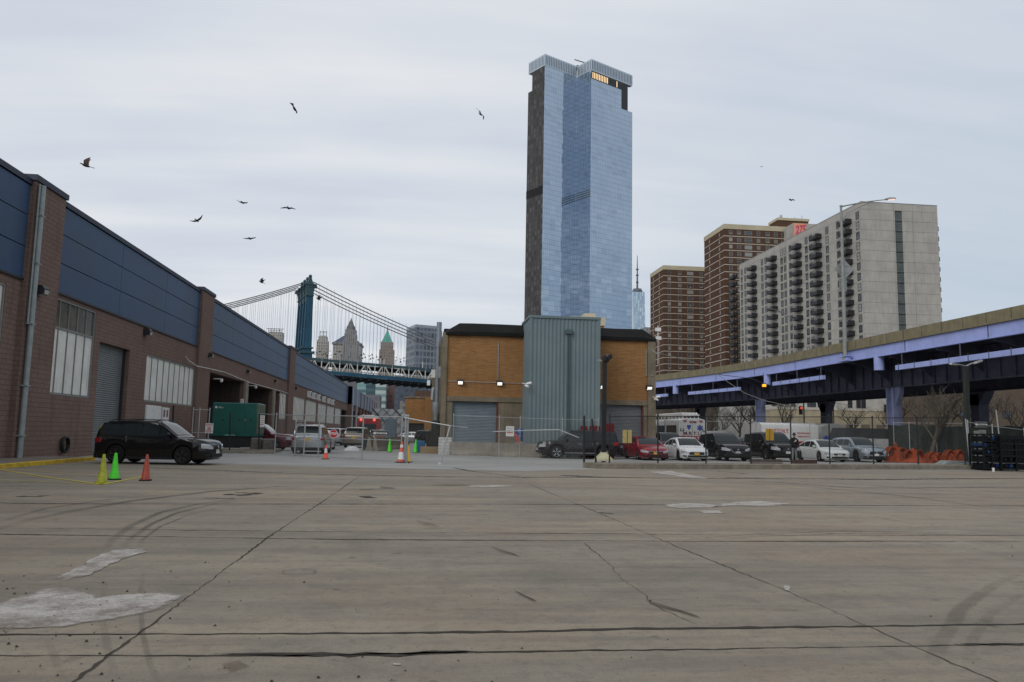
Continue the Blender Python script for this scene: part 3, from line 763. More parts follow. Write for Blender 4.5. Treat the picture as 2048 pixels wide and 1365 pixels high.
# blue barrel, red rack and the warning sign behind the barriers
q = MB(); c = YP(1040, 885, YF-.55); q.lathe([(.28, 0), (.29, .02), (.29, .28), (.305, .3), (.29, .32), (.29, .58), (.305, .6), (.29, .62), (.29, .86), (.28, .88)], (0, 0, 0), 18)
o = q.build('barrel', M('blue_plastic', (.012, .07, .26), .4, var=.2), smooth=40); o.location = (c[0], YF-.5, .95); tag(o, 'blue plastic barrel standing by the corrugated stair tower', 'barrel')
q = MB().box(-.4, .4, -.3, .3, 0, .95); o = q.build('plinth', CONC); o.location = (c[0], YF-.5, 0); tag(o, 'low concrete plinth under the blue barrel', 'plinth')

def sign_board(name, label, cat, px, py, w, h, pos_fn, mat, texts=(), n_post=None, edge=.02, grp=None, yaw=0.0, border=None, back=False):
    c = pos_fn(px, py); t = thing(name, label, cat, (c[0], c[1], c[2]), yaw, grp)
    q = MB().box(-w/2, w/2, -.012, .012, -h/2, h/2); q.build('board', mat, t)
    if border:
        q = MB(); e = edge
        for a in ((-w/2, w/2, -h/2, -h/2+e), (-w/2, w/2, h/2-e, h/2), (-w/2, -w/2+e, -h/2+e, h/2-e), (w/2-e, w/2, -h/2+e, h/2-e)): q.box(a[0]+.004, a[1]-.004, -.016, -.0125, a[2]+.004, a[3]-.004)
        q.build('border', border, t)
    for (txt, size, dx, dz, m, wd) in texts:
        q = MB(); q.text(txt, size, (dx, -.017, dz), (1, 0, 0), (0, 0, 1), width=wd, bold=.015, depth=0); q.build('lettering', m, t)
    return t
REDS = M('sign_red', (.42, .015, .02), .5, var=.1); GREYT = M('sign_grey_text', (.22, .2, .2), .6, var=0)
def textlines(t, rows, w, m, y=-.017):
    q = MB(); r = random.Random(len(rows))
    for z, hh, f in rows:
        x = -w*f/2
        while x < w*f/2-.01:
            L = r.uniform(.03, .08); q.box(x, min(x+L, w*f/2), y, y+.003, z-hh/2, z+hh/2); x += L+.018
    q.build('small_print', m, t)

# ------------------------------------------------------------------ second brick building down the street
def px_box(px0, px1, ytop, Y, depth=0, z0=0):
    a = YP(px0, ytop, Y); b_ = YP(px1, ytop, Y); return float(a[0]), float(b_[0]), float((a[2]+b_[2])/2)
o = thing('brick_building', 'small windowless orange brick building down the street, beyond the corner ducts', 'building', (-.5, 112, 0), world=True)
x0, x1, z1 = px_box(811, 850, 797, 110, 0)
MB().box(x0, x1, 110, 128, 2.6, z1).build('wall', OBR, o)
MB().box(x0-.1, x1, 109.9, 128.1, z1, z1+.25).build('coping', BCONC, o)
xr = float(YP(868, 800, 107)[0]); MB().box(x1+.0, xr+1.5, 107, 128, 1.5, z1+.1).build('wall', OBR, o)
MB().box(x0+.4, x1, 110.5, 126, 0, 2.6).build('ground_floor', BLACK, o)
MB().box(x0, x0+.5, 110.05, 111, 0, 2.6).build('column', BCONC, o)
MB().box(x0+1.2, xr+1, 112, 118, z1+.25, z1+1.15).build('roof_housing', M('brown_metal', (.12, .075, .055), .7, var=.3), o)

# rooftop of a cream building just behind the stair tower
o = thing('rooftop_building', 'cream rendered roof structure showing behind the corrugated stair tower', 'building', (12, 75, 0), world=True)
x0, x1, z1 = px_box(1140, 1208, 634, 72, 0); MB().box(x0, x1, 72, 79, 0, z1-.8).build('wall', OBR, o)
CREAM = M('cream_render', (.56, .50, .38), .8, var=.2, scale=.5)
MB().box(x0-.1, x1+.1, 71.9, 79.1, z1-.8, z1).build('parapet', CREAM, o)
xa, xb, z2 = px_box(1175, 1196, 626, 72, 0); MB().box(xa, xb, 73, 76, z1, z2+.1).build('bulkhead', CREAM, o)

# ------------------------------------------------------------------ elevated highway
XV = 39.0
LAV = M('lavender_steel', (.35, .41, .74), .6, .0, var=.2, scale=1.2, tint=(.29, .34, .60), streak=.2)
LAVD = M('lavender_steel_dark', (.105, .11, .155), .7, .0, var=.4, scale=1.0, streak=.4)  # darker, greyer copy of the lavender, with stronger streaks
PARA = M('olive_parapet_concrete', (.23, .20, .125), .9, var=.3, scale=1.5, bmp=.006, streak=.35)
hv = thing('elevated_highway', 'elevated highway with lavender steel girders and an olive concrete parapet', 'highway', (XV+8, 80, 0), world=True)
# plan of the outer edge: straight, then bending towards the city
vp = [(XV, -30.0), (XV, 20.0)]+[(XV, 46+i*12.0) for i in range(4)]+[(38.6, 92), (37.0, 104), (34.6, 116), (31.2, 131), (26.5, 148), (19, 172), (10, 200)]
def offs(pts, d):
    out = []
    for i, p in enumerate(pts):
        a = np.array(pts[max(i-1, 0)]); c = np.array(pts[min(i+1, len(pts)-1)]); t = c-a; t = t/np.linalg.norm(t); out.append((p[0]+t[1]*d, p[1]-t[0]*d))
    return out
def run(d0, d1, z0, z1, pts=vp):
    A, B = offs(pts, d0), offs(pts, d1); q = MB()
    q.loft([[(a[0], a[1], z0), (b_[0], b_[1], z0), (b_[0], b_[1], z1), (a[0], a[1], z1)] for a, b_ in zip(A, B)]); return q
def at_v(Y, d):
    """point on the line offset d at street position Y"""
    for (p, q_) in zip(offs(vp, d)[:-1], offs(vp, d)[1:]):
        if p[1] <= Y <= q_[1]: u = (Y-p[1])/(q_[1]-p[1]); return p[0]+(q_[0]-p[0])*u
    return offs(vp, d)[-1][0]
def vt(Y):
    a, b_ = at_v(Y-2, 0), at_v(Y+2, 0); t = np.array([b_-a, 4.0]); return t/np.linalg.norm(t)
q = run(0, .35, 9.72, 10.5); q.build('parapet', PARA, hv)
q = run(-.05, .4, 9.62, 9.72); q.build('parapet_curb', PARA, hv)
q = run(.12, .2, 8.72, 9.62); q.build('fascia_girder', LAV, hv)
q = run(-.02, .3, 8.64, 8.72); q.build('girder_flange', LAV, hv)
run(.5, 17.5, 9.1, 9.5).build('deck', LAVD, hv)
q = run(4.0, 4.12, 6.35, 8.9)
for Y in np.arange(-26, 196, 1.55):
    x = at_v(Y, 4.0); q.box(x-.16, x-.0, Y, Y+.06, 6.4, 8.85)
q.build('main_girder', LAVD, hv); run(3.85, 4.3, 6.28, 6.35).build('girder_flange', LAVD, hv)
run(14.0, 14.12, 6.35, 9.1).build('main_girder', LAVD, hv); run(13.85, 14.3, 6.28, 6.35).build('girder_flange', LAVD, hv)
run(17.4, 17.8, 8.7, 10.5).build('parapet', PARA, hv)
jq = MB()
for Y in np.arange(-26, 196, 2.4):
    x = at_v(Y, 0)
    jq.box(x-.012, x+.02, Y, Y+.03, 9.74, 10.49)
for Y in np.arange(-24, 196, 6.2):
    x = at_v(Y, .2); x2_ = at_v(Y, 4.0); x3 = at_v(Y, 14.0)
    # curved bracket carrying the fascia from the main girder
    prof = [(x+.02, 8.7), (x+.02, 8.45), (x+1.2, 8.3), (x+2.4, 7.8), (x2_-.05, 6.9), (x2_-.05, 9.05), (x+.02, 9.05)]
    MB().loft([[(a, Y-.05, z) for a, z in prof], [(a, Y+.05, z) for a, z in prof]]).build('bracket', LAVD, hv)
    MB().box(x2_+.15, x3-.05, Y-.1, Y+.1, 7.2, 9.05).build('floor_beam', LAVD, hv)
jq.build('parapet_joint', BLACK, hv)
sj = MB()
for Y in np.arange(-26, 190, 9.6): x = at_v(Y, .12); sj.box(x-.03, x-.0, Y, Y+.06, 8.73, 9.61)
sj.build('girder_splice', LAVD, hv)
# lower service girder hung in separate lengths
def hung(Y0, Y1, z=7.28):
    q = MB(); n = 8
    q.loft([[(at_v(Y, -.06)+a, Y, zz_) for a, zz_ in ((0, z), (.3, z), (.3, z+.40), (0, z+.40))] for Y in np.linspace(Y0, Y1, n)])
    g = q.build('service_girder', LAV, hv)
    q = MB()
    for Y in np.arange(Y0+.6, Y1-.3, 2.1): x = at_v(Y, 0); q.box(x-.09, x-.06, Y, Y+.05, z-.0, z+.52)
    for Y in (Y0+.5, (Y0+Y1)/2, Y1-.8): x = at_v(Y, .05); q.tube([(x, Y, z+.4), (x, Y, 8.65)], .05, 6)
    q.build('hanger', LAVD, g)
hung(-10, 18, 7.3); hung(20, 45.0, 7.3); hung(45.8, 61.6); hung(73.6, 84.6, 7.3); 
hung(93, 106, 7.2); hung(112, 128, 7.2)
# stubs above the service girder
q = MB()
for Y in (64.5, 86.5, 110): x = at_v(Y, .3); q.tube([(x, Y, 7.5), (x, Y, 8.66)], .42, 12)
q.build('pier_cap', LAV, hv, smooth=40)
colsY = [-8, 20, 45.0, 68.5, 95.5, 126, 152, 180]
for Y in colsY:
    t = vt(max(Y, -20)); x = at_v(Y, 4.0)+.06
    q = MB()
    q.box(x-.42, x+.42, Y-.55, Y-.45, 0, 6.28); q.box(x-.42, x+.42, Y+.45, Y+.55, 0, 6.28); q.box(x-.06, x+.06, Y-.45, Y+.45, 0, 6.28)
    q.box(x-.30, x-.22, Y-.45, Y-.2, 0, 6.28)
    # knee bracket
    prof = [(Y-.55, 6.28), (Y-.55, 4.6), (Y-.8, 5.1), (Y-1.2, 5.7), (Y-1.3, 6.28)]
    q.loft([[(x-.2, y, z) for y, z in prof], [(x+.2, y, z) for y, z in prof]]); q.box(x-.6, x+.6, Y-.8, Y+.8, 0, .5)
    q.build('column', M('lavender_steel_shaded', (.27, .30, .47), .65, var=.3, scale=1.0, streak=.4), hv)  # same lavender paint, darkened here to carry the shade under the deck; streaked
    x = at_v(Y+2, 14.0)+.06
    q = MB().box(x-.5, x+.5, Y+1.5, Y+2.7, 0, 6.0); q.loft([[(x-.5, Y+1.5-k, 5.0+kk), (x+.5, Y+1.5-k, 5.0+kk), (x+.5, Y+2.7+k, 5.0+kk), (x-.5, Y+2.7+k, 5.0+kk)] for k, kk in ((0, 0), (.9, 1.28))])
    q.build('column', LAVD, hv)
# junction box with platform where the lamp mast stands
q = MB(); q.box(XV-.75, XV+.1, 68.0, 69.7, 8.62, 8.72); q.box(XV-.65, XV-.02, 68.2, 69.5, 9.05, 9.12); q.cbox(XV-.5, XV-.05, 68.35, 69.2, 8.72, 9.05, .03); q.build('lamp_platform', LAV, hv)

# highway lamp with long curved arm, seen over the roadway
def davit(name, label, base, top, tip, r0, lit, Y):
    t = thing(name, label, 'street lamp', base, world=True)
    q = MB(); q.tube([base, top], [r0, r0*.55], 12); q.lathe([(r0*1.6, 0), (r0*1.6, .25), (r0*1.1, .3)], base, 12); q.tube([top-np.array([0, 0, .02]), top+np.array([0, 0, .12])], r0*.7, 10)
    q.build('pole', M('lamp_pole_grey', (.30, .31, .29), .6, .3, var=.25, scale=2), t, smooth=40)
    q = MB(); d = tip-top; zt = float(tip[2]-top[2])
    pts = [top+d*np.array([u, u, 0])+np.array([0, 0, zt*(1-(1-min(1, u/.72))**1.6)*1.0]) for u in (0, .12, .25, .4, .55, .7, .85, 1.0)]
    q.tube(pts, [.075, .07, .065, .06, .055, .05, .045, .045], 8)
    lo = top-np.array([0, 0, abs(d[0]+d[1])*.0+1.0*r0*8])
    q.tube([lo]+[pts[i]*1.0-np.array([0, 0, (1-i/5)*r0*5]) for i in (1, 2, 3, 4)]+[pts[5]], .04, 6)
    q.build('arm', MATS['lamp_pole_grey'], t, smooth=50)
    h = d/np.linalg.norm(d[:2]); hd = np.array([h[0], h[1], 0]); q = MB(); n_ = np.array([-hd[1], hd[0], 0])
    sz = r0*3.0
    q.loft([[tip+hd*u*sz+n_*w*c1*sz+np.array([0, 0, hh*s1*sz]) for c1, s1 in ((-1, -.25), (-.8, .5), (0, 1), (.8, .5), (1, -.25), (0, -.5))] for u, w, hh in ((-.6, .1, .1), (-.3, .3, .25), (.3, .42, .3), (.9, .3, .2), (1.1, .08, .06))])
    hd_ = q.build('lamp_head', MATS['lamp_pole_grey'], t, smooth=50)
    q = MB(); q.loft([[tip+hd*u*sz+n_*w*c1*sz+np.array([0, 0, -.09*sz-.12*s1*sz]) for c1, s1 in ((-1, 0), (-.5, .8), (.5, .8), (1, 0))] for u, w in ((-.1, .2), (.4, .36), (.95, .2))])
    q.build('lens', M('lens_warm', (.8, .6, .5), .4, var=0, emit=(1, .72, .6, .9)) if lit else LENS, hd_)
    return t
mb_ = np.array([XV-.35, 68.8, 8.72]); tp = XP(1683, 414, XV-.35); tp[1] = 68.8; tpx = np.array([XV-.35, 68.8, 23.2])
tip = XP(1777, 399, XV+2.0); 
tip = np.array(YP(1777, 399, 66.5))
hl = davit('highway_lamp', 'tall grey highway lamp with a long curved arm rising above the lavender girder', mb_, tpx, tip, .19, True, 68.8)
# backs of two road signs clamped on that mast
def plate(poly, c, th, name, m, label, cat):
    q = MB(); q.loft([[(c[0]+x, c[1]+y, c[2]+z) for x, z in poly] for y in (0, th)]); 
    for z in (.32, -.32): q.box(c[0]-.5, c[0]+.5, c[1]-.03, c[1]-.005, c[2]+z*1.0-.03, c[2]+z+.03)
    return single(q, name, m, label, cat)
SB = M('sign_back_aluminium', (.33, .335, .33), .5, .5, var=.15, scale=2)
c = YP(1688, 539, 69.15); plate([(-.98, 0), (-.02, .94), (.02, .94), (.98, 0), (.02, -.98), (-.02, -.98)], c, .03, 'road_sign', SB, 'back of a diamond road sign clamped on the highway lamp mast', 'road sign')
c = YP(1686, 570, 69.2); plate([(-.36, -.6), (.36, -.6), (.36, .6), (-.36, .6)], c, .03, 'road_sign', SB, 'back of a small rectangular sign below the diamond sign', 'road sign')
bs = np.array([at_v(118, -.3), 118, 9.0]); tpp = YP(1586, 640, 118); bs[0] = tpp[0]; davit('highway_lamp', 'thin far highway lamp in front of the grey balcony slab', np.array([tpp[0], 118, 8]), np.array([tpp[0], 118, tpp[2]]), YP(1537, 617, 114), .13, False, 118)

# ------------------------------------------------------------------ apartment blocks
def win_frame_pane(parent, c, u, n, w, h, frame, pane, d=.12, mull=True, ac=None, rail=None):
    """window with frame proud of the wall; c centre on the wall, u run direction, n outward"""
    c = np.array(c, float); u = np.array(u, float); n = np.array(n, float); z = np.array([0, 0, 1.0])
    def bx(q, a0, a1, b0, b1, d0, d1, m=0):
        P = [c+u*a+z*b_+n*dd for dd in (d0, d1) for a, b_ in ((a0, b0), (a1, b0), (a1, b1), (a0, b1))]
        q.add(P, [(0, 1, 2, 3), (7, 6, 5, 4), (0, 4, 5, 1), (1, 5, 6, 2), (2, 6, 7, 3), (3, 7, 4, 0)], m)
    q = MB(); t = .07
    bx(q, -w/2, w/2, -h/2, -h/2+t, 0, d, 0); bx(q, -w/2, w/2, h/2-t, h/2, 0, d, 0); bx(q, -w/2, -w/2+t, -h/2+t, h/2-t, 0, d, 0); bx(q, w/2-t, w/2, -h/2+t, h/2-t, 0, d, 0)
    if mull: bx(q, -w/2+t, w/2-t, -.03, .03, .02, d*.8, 0)
    bx(q, -w/2+t, w/2-t, -h/2+t, h/2-t, .0, .03, 1)
    if ac: bx(q, -ac/2, ac/2, -h/2+t, -h/2+.42, d, d+.25, 0)
    return q

# grey concrete slab block with black balconies
GC = M('precast_concrete', (.44, .42, .375), .85, var=.2, scale=.25, streak=.45, tint=(.335, .32, .295))
gb = thing('apartment_block', 'pale grey concrete apartment slab with rows of black balconies', 'apartment block', (122, 230, 0), world=True)
GX0, GX1, GY0, GY1, GT = 112.2, 133.4, 189.9, 269.5, 63.0
q = MB().box(GX0, GX1, GY0, GY1, 0, GT); q.build('wall', GC, gb)
jm = M('panel_joint', (.15, .145, .13), .9, var=0)
q = MB()
FH = 2.72
nf = 22
for k in range(nf+1):
    z = GT-1.9-FH*k
    if z < 2: break
    if k % 1 == 0: q.box(GX0-.02, GX1+.02, GY0-.02, GY0-.001, z-.02, z+.02); q.box(GX0-.02, GX0-.001, GY0, GY1, z-.02, z+.02)
for xx in (GX0+8.9, GX0+14.2): q.box(xx-.02, xx+.02, GY0-.022, GY0-.0, 0, GT)
q.build('panel_joint', jm, gb)
q = MB(); xs0 = float(YP(1792, 500, GY0)[0]); xs1 = float(YP(1806, 500, GY0)[0])
q.box(xs0, xs1, GY0-.05, GY0+.0, 2, GT-2.1); sw_ = q.build('window_strip', M('strip_glass', (.05, .06, .06), .15, var=.5, scale=.4, tint=(.10, .11, .10)), gb)
q = MB()
for k in range(nf): 
    z = GT-1.9-FH*k
    if z > 2:
        q.box(xs0, xs1, GY0-.08, GY0-.051, z-.35, z)
        for i in range(3): q.box(xs0, xs1, GY0-.07, GY0-.051, z-.35-.55*(i+1), z-.32-.55*(i+1))
q.build('spandrel', M('dark_spandrel', (.035, .038, .04), .6, var=.3, scale=1), sw_)
MB().box(GX0-.05, GX1+.05, GY0-.05, GY1+.05, GT, GT+.15).build('coping', M('zinc', (.25, .26, .26), .5, .3, var=.2), gb)
WFB = M('black_window_frame', (.03, .03, .032), .5, var=0)
def glassvar(i):
    c = [(.03, .035, .04), (.06, .065, .07), (.14, .14, .13), (.25, .25, .24)][i]
    return M('window_glass_%s' % ('dark', 'grey', 'blind', 'curtain')[i], c, .12 if i < 2 else .3, var=0)
rw = random.Random(11)
# columns of windows along the long face, read off the photograph (balcony centres and window strips)
def yl(px): return float(XP(px, 500, GX0)[1])
balc = [1697, 1637, 1597, 1548, 1508, 1470]
wins = [1717, 1677, 1655, 1622, 1613, 1580, 1570, 1563, 1531, 1524, 1490, 1483]
wl, wb_ = [], []
for k in range(19):
    zc = GT-1.9-FH*k-1.35
    if zc < 4: break
    for px in wins: wl.append((zc, yl(px)))
    for px in balc: wb_.append((zc, yl(px)))
wl.sort(key=lambda a: (a[1]+(-a[0])*.6)); 
vis = [w for w in wl if w[0] > 20]; hid = [w for w in wl if w[0] <= 20]
rest = MB()
for i, (zc, Y) in enumerate(vis+hid):
    q = win_frame_pane(gb, (GX0, Y, zc+.1), (0, 1, 0), (-1, 0, 0), 1.5, 1.95, WFB, None, .10)
    g = glassvar(rw.choice((0, 0, 0, 1, 1, 2, 3)))
    if i < 100: q.build('window', [WFB, g], gb)
    else: rest.merge(q)
o = rest.build('windows', [WFB, glassvar(1)], gb); o['kind'] = 'stuff'
BALC = M('black_balcony_panel', (.022, .023, .026), .5, var=.2, scale=2); rest = MB(); i = 0
for zc, Y in sorted(wb_, key=lambda a: -a[0]):
    q = MB(); x0, x1, y0, y1, z0 = GX0-1.9, GX0-.0, Y-2.0, Y+2.0, zc-1.3
    q.box(x0, x1, y0, y1, z0, z0+.18); q.box(x0, x1, y0, y0+.05, z0+.18, z0+1.25); q.box(x0, x1, y1-.05, y1, z0+.18, z0+1.25)
    for j in range(9): yv = y0+.05+(y1-y0-.1)*j/8; q.box(x0, x0+.04, yv-.03, yv+.03, z0+.18, z0+1.1)
    q.box(x0, x0+.05, y0, y1, z0+1.2, z0+1.27); q.box(x0+.03, x0+.04, y0+.05, y1-.05, z0+.18, z0+.9)
    q.box(GX0-.06, GX0-.005, Y-.45, Y+.45, z0+.19, z0+2.0, 1)       # door to the balcony
    if i < 100: q.build('balcony', [BALC, glassvar(2)], gb)
    else: rest.merge(q)
    i += 1
if rest.v: o = rest.build('balconies', BALC, gb); o['kind'] = 'stuff'
for k in range(9):
    zc = GT-4.6-FH*1.0*k-1.0; q = MB().box(GX1, GX1+1.6, GY0+2, GY0+5.4, zc-.6, zc+.6); q.build('balcony', BALC, gb)

# brown brick towers with cream floor lines
BROWNB = brick('brown_brick', (.115, .062, .042), (.09, .048, .034), (.09, .07, .055), .9, .3, .03, streak=.35)
CREAMB = M('cream_band', (.50, .44, .31), .8, var=.2, scale=.4)
CREAML = M('cream_line', (.50, .46, .38), .8, var=.15, scale=1)
def brown_tower(label, X0, Y0, X1, Y1, top, fh, front, side, seed, clip):
    t = thing('brick_tower', label, 'apartment tower', ((X0+X1)/2, (Y0+Y1)/2, 0), 0, 'brown brick apartment towers', True)
    MB().box(X0, X1, Y0, Y1, 0, top-1.9).build('wall', BROWNB, t)
    q = MB().box(X0-.12, X1+.12, Y0-.12, Y1+.12, top-1.9, top); q.build('parapet', CREAMB, t)
    q = MB(); zs = []
    z = top-1.9-fh
    while z > 6: zs.append(z); q.box(X0-.05, X1+.05, Y0-.05, Y1+.05, z-.14, z+.14); z -= fh
    q.build('floor_line', CREAML, t)
    r = random.Random(seed); n = 0; rest = MB(); jobs = []
    for z in zs:
        for (f, w) in front: jobs.append((z, (X0+(X1-X0)*f, Y0, z+fh*.52), (1, 0, 0), (0, -1, 0), w))
        for (f, w) in side: jobs.append((z, (X0, Y0+(Y1-Y0)*f, z+fh*.52), (0, 1, 0), (-1, 0, 0), w))
    for j in jobs:
        q = win_frame_pane(t, j[1], j[2], j[3], j[4], 1.5, None, None, .08, ac=.6 if r.random() < .45 else None)
        if j[4] > 2: 
            pass
        if n < 100: q.build('window', [M('pale_window_frame', (.36, .34, .30), .6, var=0), glassvar(r.choice((0, 0, 1, 1, 2, 3)))], t)
        else: rest.merge(q)
        n += 1
    o = rest.build('windows', [MATS['pale_window_frame'], glassvar(1)], t); o['kind'] = 'stuff'
    return t
t1 = brown_tower('taller brown brick tower with cream floor lines behind the balcony slab', 113.2, 286, 150, 307.5, 82.5, 2.78,
    [(.07, 1.3), (.16, 1.5), (.26, 2.9), (.37, 1.3), (.47, 1.5), (.56, 1.3), (.66, 2.9), (.78, 1.4), (.9, 1.4)], [(.22, .8), (.72, .8)], 1, 0)
x0, x1, z1 = px_box(1556, 1602, 437, 292, 0); MB().box(x0, x1+3, 292, 300, 82.5, z1-1).build('roof_housing', BROWNB, t1); MB().box(x0-.3, x1+3.3, 291.7, 300.3, z1-1, z1).build('housing_parapet', CREAMB, t1)
q = MB(); c = YP(1562, 437, 294); q.tube([(c[0], 294, z1), (c[0], 294, z1+1.6)], .5, 10)
for px, hh in ((1589, 1.2), (1594, .8), (1604, 2.0)): c = YP(px, 437, 294); q.tube([(c[0], 294, z1-.2), (c[0], 294, z1+hh)], .12, 5)
q.build('roof_vent', STEEL, t1)
t2 = brown_tower('lower brown brick tower with cream floor lines beside the brick warehouse', 104.6, 335, 131, 355, 76.3, 2.78,
    [(.10, 1.3), (.28, 1.5), (.46, 2.8), (.65, 1.4), (.82, 1.4)], [(.3, .8), (.75, .8)], 2, 0)
# painted mural on a lift housing
o = thing('mural_wall', 'colourful mural reading 275 on a roof housing above the balcony slab', 'mural', (140, 272, 60), world=True)
c0, c1 = YP(1587, 452, 278), YP(1612, 446, 278); zb, zt = float(YP(1590, 473, 278)[2])-4, float(YP(1600, 447, 278)[2])
MB().box(c0[0], c0[0]+9.5, 278, 290, 40, zt).build('wall', GC, o)
MB().box(c0[0]+.05, c1[0], 277.9, 277.97, zb, zt-.1).build('painted_panel', M('mural_paint', (.75, .34, .10), .8, var=.2, scale=.35, tint=(.70, .30, .32)), o)
q = MB(); q.text('275', 4.6, ((c0[0]+c1[0])/2+.3, 277.8, zt-2.6), (1, 0, .12), (.12, 0, 1), width=4.0, bold=.03); q.build('lettering', M('mural_red', (.55, .08, .16), .7, var=0), o)

# podium and low buildings behind the highway
o = thing('podium_building', 'two storey cream podium with grey upper floor seen under the highway', 'building', (100, 150, 0), world=True)
x0, x1, z1 = px_box(1560, 1826, 822, 150, 0)
MB().box(x0, x1, 150, 165, 0, z1).build('wall', M('cream_brick', (.42, .36, .25), .85, var=.25, scale=.5), o)
MB().box(x0-.1, x1+.1, 149.9, 165.1, z1, z1+.35).build('coping', CREAML, o)
MB().box(x0-3, x1+12, 160, 175, 0, z1+6.5).build('upper_wall', M('pale_render', (.44, .43, .40), .85, var=.25, scale=.5), o)
for px in (1548, 1562, 1574, 1586, 1619, 1627, 1640, 1653, 1662, 1700, 1717, 1727, 1795):
    c = YP(px, 812, 160); win_frame_pane(o, (c[0], 160, z1+2.0), (1, 0, 0), (0, -1, 0), 1.0 if px != 1795 else 2.2, 2.0, None, None, .1).build('window', [WFB, glassvar(0)], o)
q = MB()
for xx in np.arange(x0+4, x1, 3.2): q.box(xx, xx+1.8, 149.93, 149.99, 1, 4.6)
q.build('shop_band', M('taupe_tiles', (.20, .15, .11), .7, var=.4, scale=.8), o)
q = MB(); c = YP(1777, 817, 149); q.box(c[0]-1.0, c[0]+1.2, 148.5, 149, c[2]-.7, c[2]+.7); s_ = q.build('sign', BLACK, o); MB().text('th', 1.5, (c[0]+.1, 148.45, c[2]), (1, 0, 0), (0, 0, 1), bold=.03).build('lettering', WHITEP, s_)
o = thing('low_building', 'dim brown building behind bare trees on the far right under the highway', 'building', (150, 140, 0), world=True)
x0, x1, z1 = px_box(1896, 2300, 770, 135, 0)
MB().box(x0, x1, 135, 150, 0, 16).build('wall', brick('dim_brick', (.15, .115, .085), (.12, .09, .07), (.1, .09, .07), .5, .2), o)
for i in range(14):
    for k in range(2): win_frame_pane(o, (x0+3+i*4.2, 135, 3.2+k*3.4), (1, 0, 0), (0, -1, 0), 1.8, 1.3, None, None, .1).build('window', [WFB, glassvar(1)], o)
o = thing('low_building', 'grey low apartment building behind bare trees beyond the fire trucks', 'building', (70, 190, 0), world=True)
x0, x1, z1 = px_box(1316, 1560, 800, 190, 0)
MB().box(x0, x1, 190, 200, 0, 14).build('wall', M('dim_grey_brick', (.10, .08, .06), .85, var=.35, scale=.5), o)
for i in range(9):
    for k in range(3): win_frame_pane(o, (x0+2+i*3.2, 190, 3+k*3.2), (1, 0, 0), (0, -1, 0), 1.3, 1.6, None, None, .1).build('window', [CREAML, glassvar((i+k) % 3)], o)
q = MB(); c = G(2030, 900); q.box(55.5, 60, 58, 58.3, 4.2, 5.9); single(q, 'highway_sign', M('sign_green', (.01, .05, .035), .5, var=.1), 'dark green hanging sign at the far right edge under the highway', 'sign')

# ------------------------------------------------------------------ glass twin-wing tower
gt = thing('glass_tower', 'very tall blue glass tower with two wings and ribbed crowns', 'skyscraper', (110, 530, 0), world=True)
def glass_mat(name, c1, c2, metal=.96, rough=.035):
    m, t, p = principled(name); u, z = uv_wall(t); pu, pz = u/1.55, z/3.35
    wn = t.nodes.new('ShaderNodeTexWhiteNoise'); t.links.new(comb(t, pu.floor(), pz.floor(), 0.0), wn.inputs['Vector']); r = E(t, wn.outputs['Value'])
    wn2 = t.nodes.new('ShaderNodeTexWhiteNoise'); t.links.new(comb(t, (pu/3.0).floor(), (pz+(pu/3.0).floor()*1.7).floor(), 3.0), wn2.inputs['Vector']); r2 = E(t, wn2.outputs['Value'])
    n = noise(t, objco(t), .03, 3, .6)
    c = mix(t, n.ramp(.3, .7), c1, c2)
    c = mix(t, r.ramp(.6, 1.0)*.14, c, tuple(x*.62 for x in c1))
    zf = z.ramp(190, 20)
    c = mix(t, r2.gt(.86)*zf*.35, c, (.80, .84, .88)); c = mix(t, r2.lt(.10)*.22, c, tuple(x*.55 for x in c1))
    ln = (pz.fract().lt(.10)*.8).m('MAXIMUM', pu.fract().lt(.10))
    c = mix(t, ln*.5, c, (.12, .15, .19))
    setc(t, p, c); p.inputs['Metallic'].default_value = metal; p.inputs['Roughness'].default_value = rough
    # each pane leans a hair differently
    g = t.nodes.new('ShaderNodeNewGeometry'); vm = t.nodes.new('ShaderNodeVectorMath'); vm.operation = 'SCALE'
    vs = t.nodes.new('ShaderNodeVectorMath'); vs.operation = 'SUBTRACT'; t.links.new(wn.outputs['Color'], vs.inputs[0]); vs.inputs[1].default_value = (.5, .5, .5)
    t.links.new(vs.outputs[0], vm.inputs[0]); vm.inputs['Scale'].default_value = .018
    va = t.nodes.new('ShaderNodeVectorMath'); t.links.new(g.outputs['Normal'], va.inputs[0]); t.links.new(vm.outputs[0], va.inputs[1]); t.links.new(va.outputs[0], p.inputs['Normal'])
    MATS[name] = m; return m
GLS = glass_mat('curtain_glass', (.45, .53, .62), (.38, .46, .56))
DPAN = facade('dark_metal_panels', (.055, .052, .051), (.036, .035, .036), 3.0, 3.35, .55, .8, rough=.55, var=.2)
uu = np.array([.861, .509]); vv = np.array([-.509, .861])
A0 = np.array([75.2, 499.2]); C0 = np.array([107.2, 501.5]); TH = 244.5
inn = np.array([99.8, 513.8])
Bw = 13.2; Cw = 34.4
def P2(a): return (float(a[0]), float(a[1]))
footp = [A0, inn, C0, C0+uu*Cw, C0+uu*Cw+vv*42, A0+vv*(Bw)+uu*30, A0+vv*Bw]
q = MB(); n = len(footp)
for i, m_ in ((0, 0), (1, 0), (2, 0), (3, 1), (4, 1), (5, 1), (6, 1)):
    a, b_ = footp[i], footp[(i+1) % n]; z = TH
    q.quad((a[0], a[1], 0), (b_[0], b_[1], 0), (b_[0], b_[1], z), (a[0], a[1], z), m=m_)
q.add([(p[0], p[1], TH) for p in footp], [tuple(range(n))], 1)
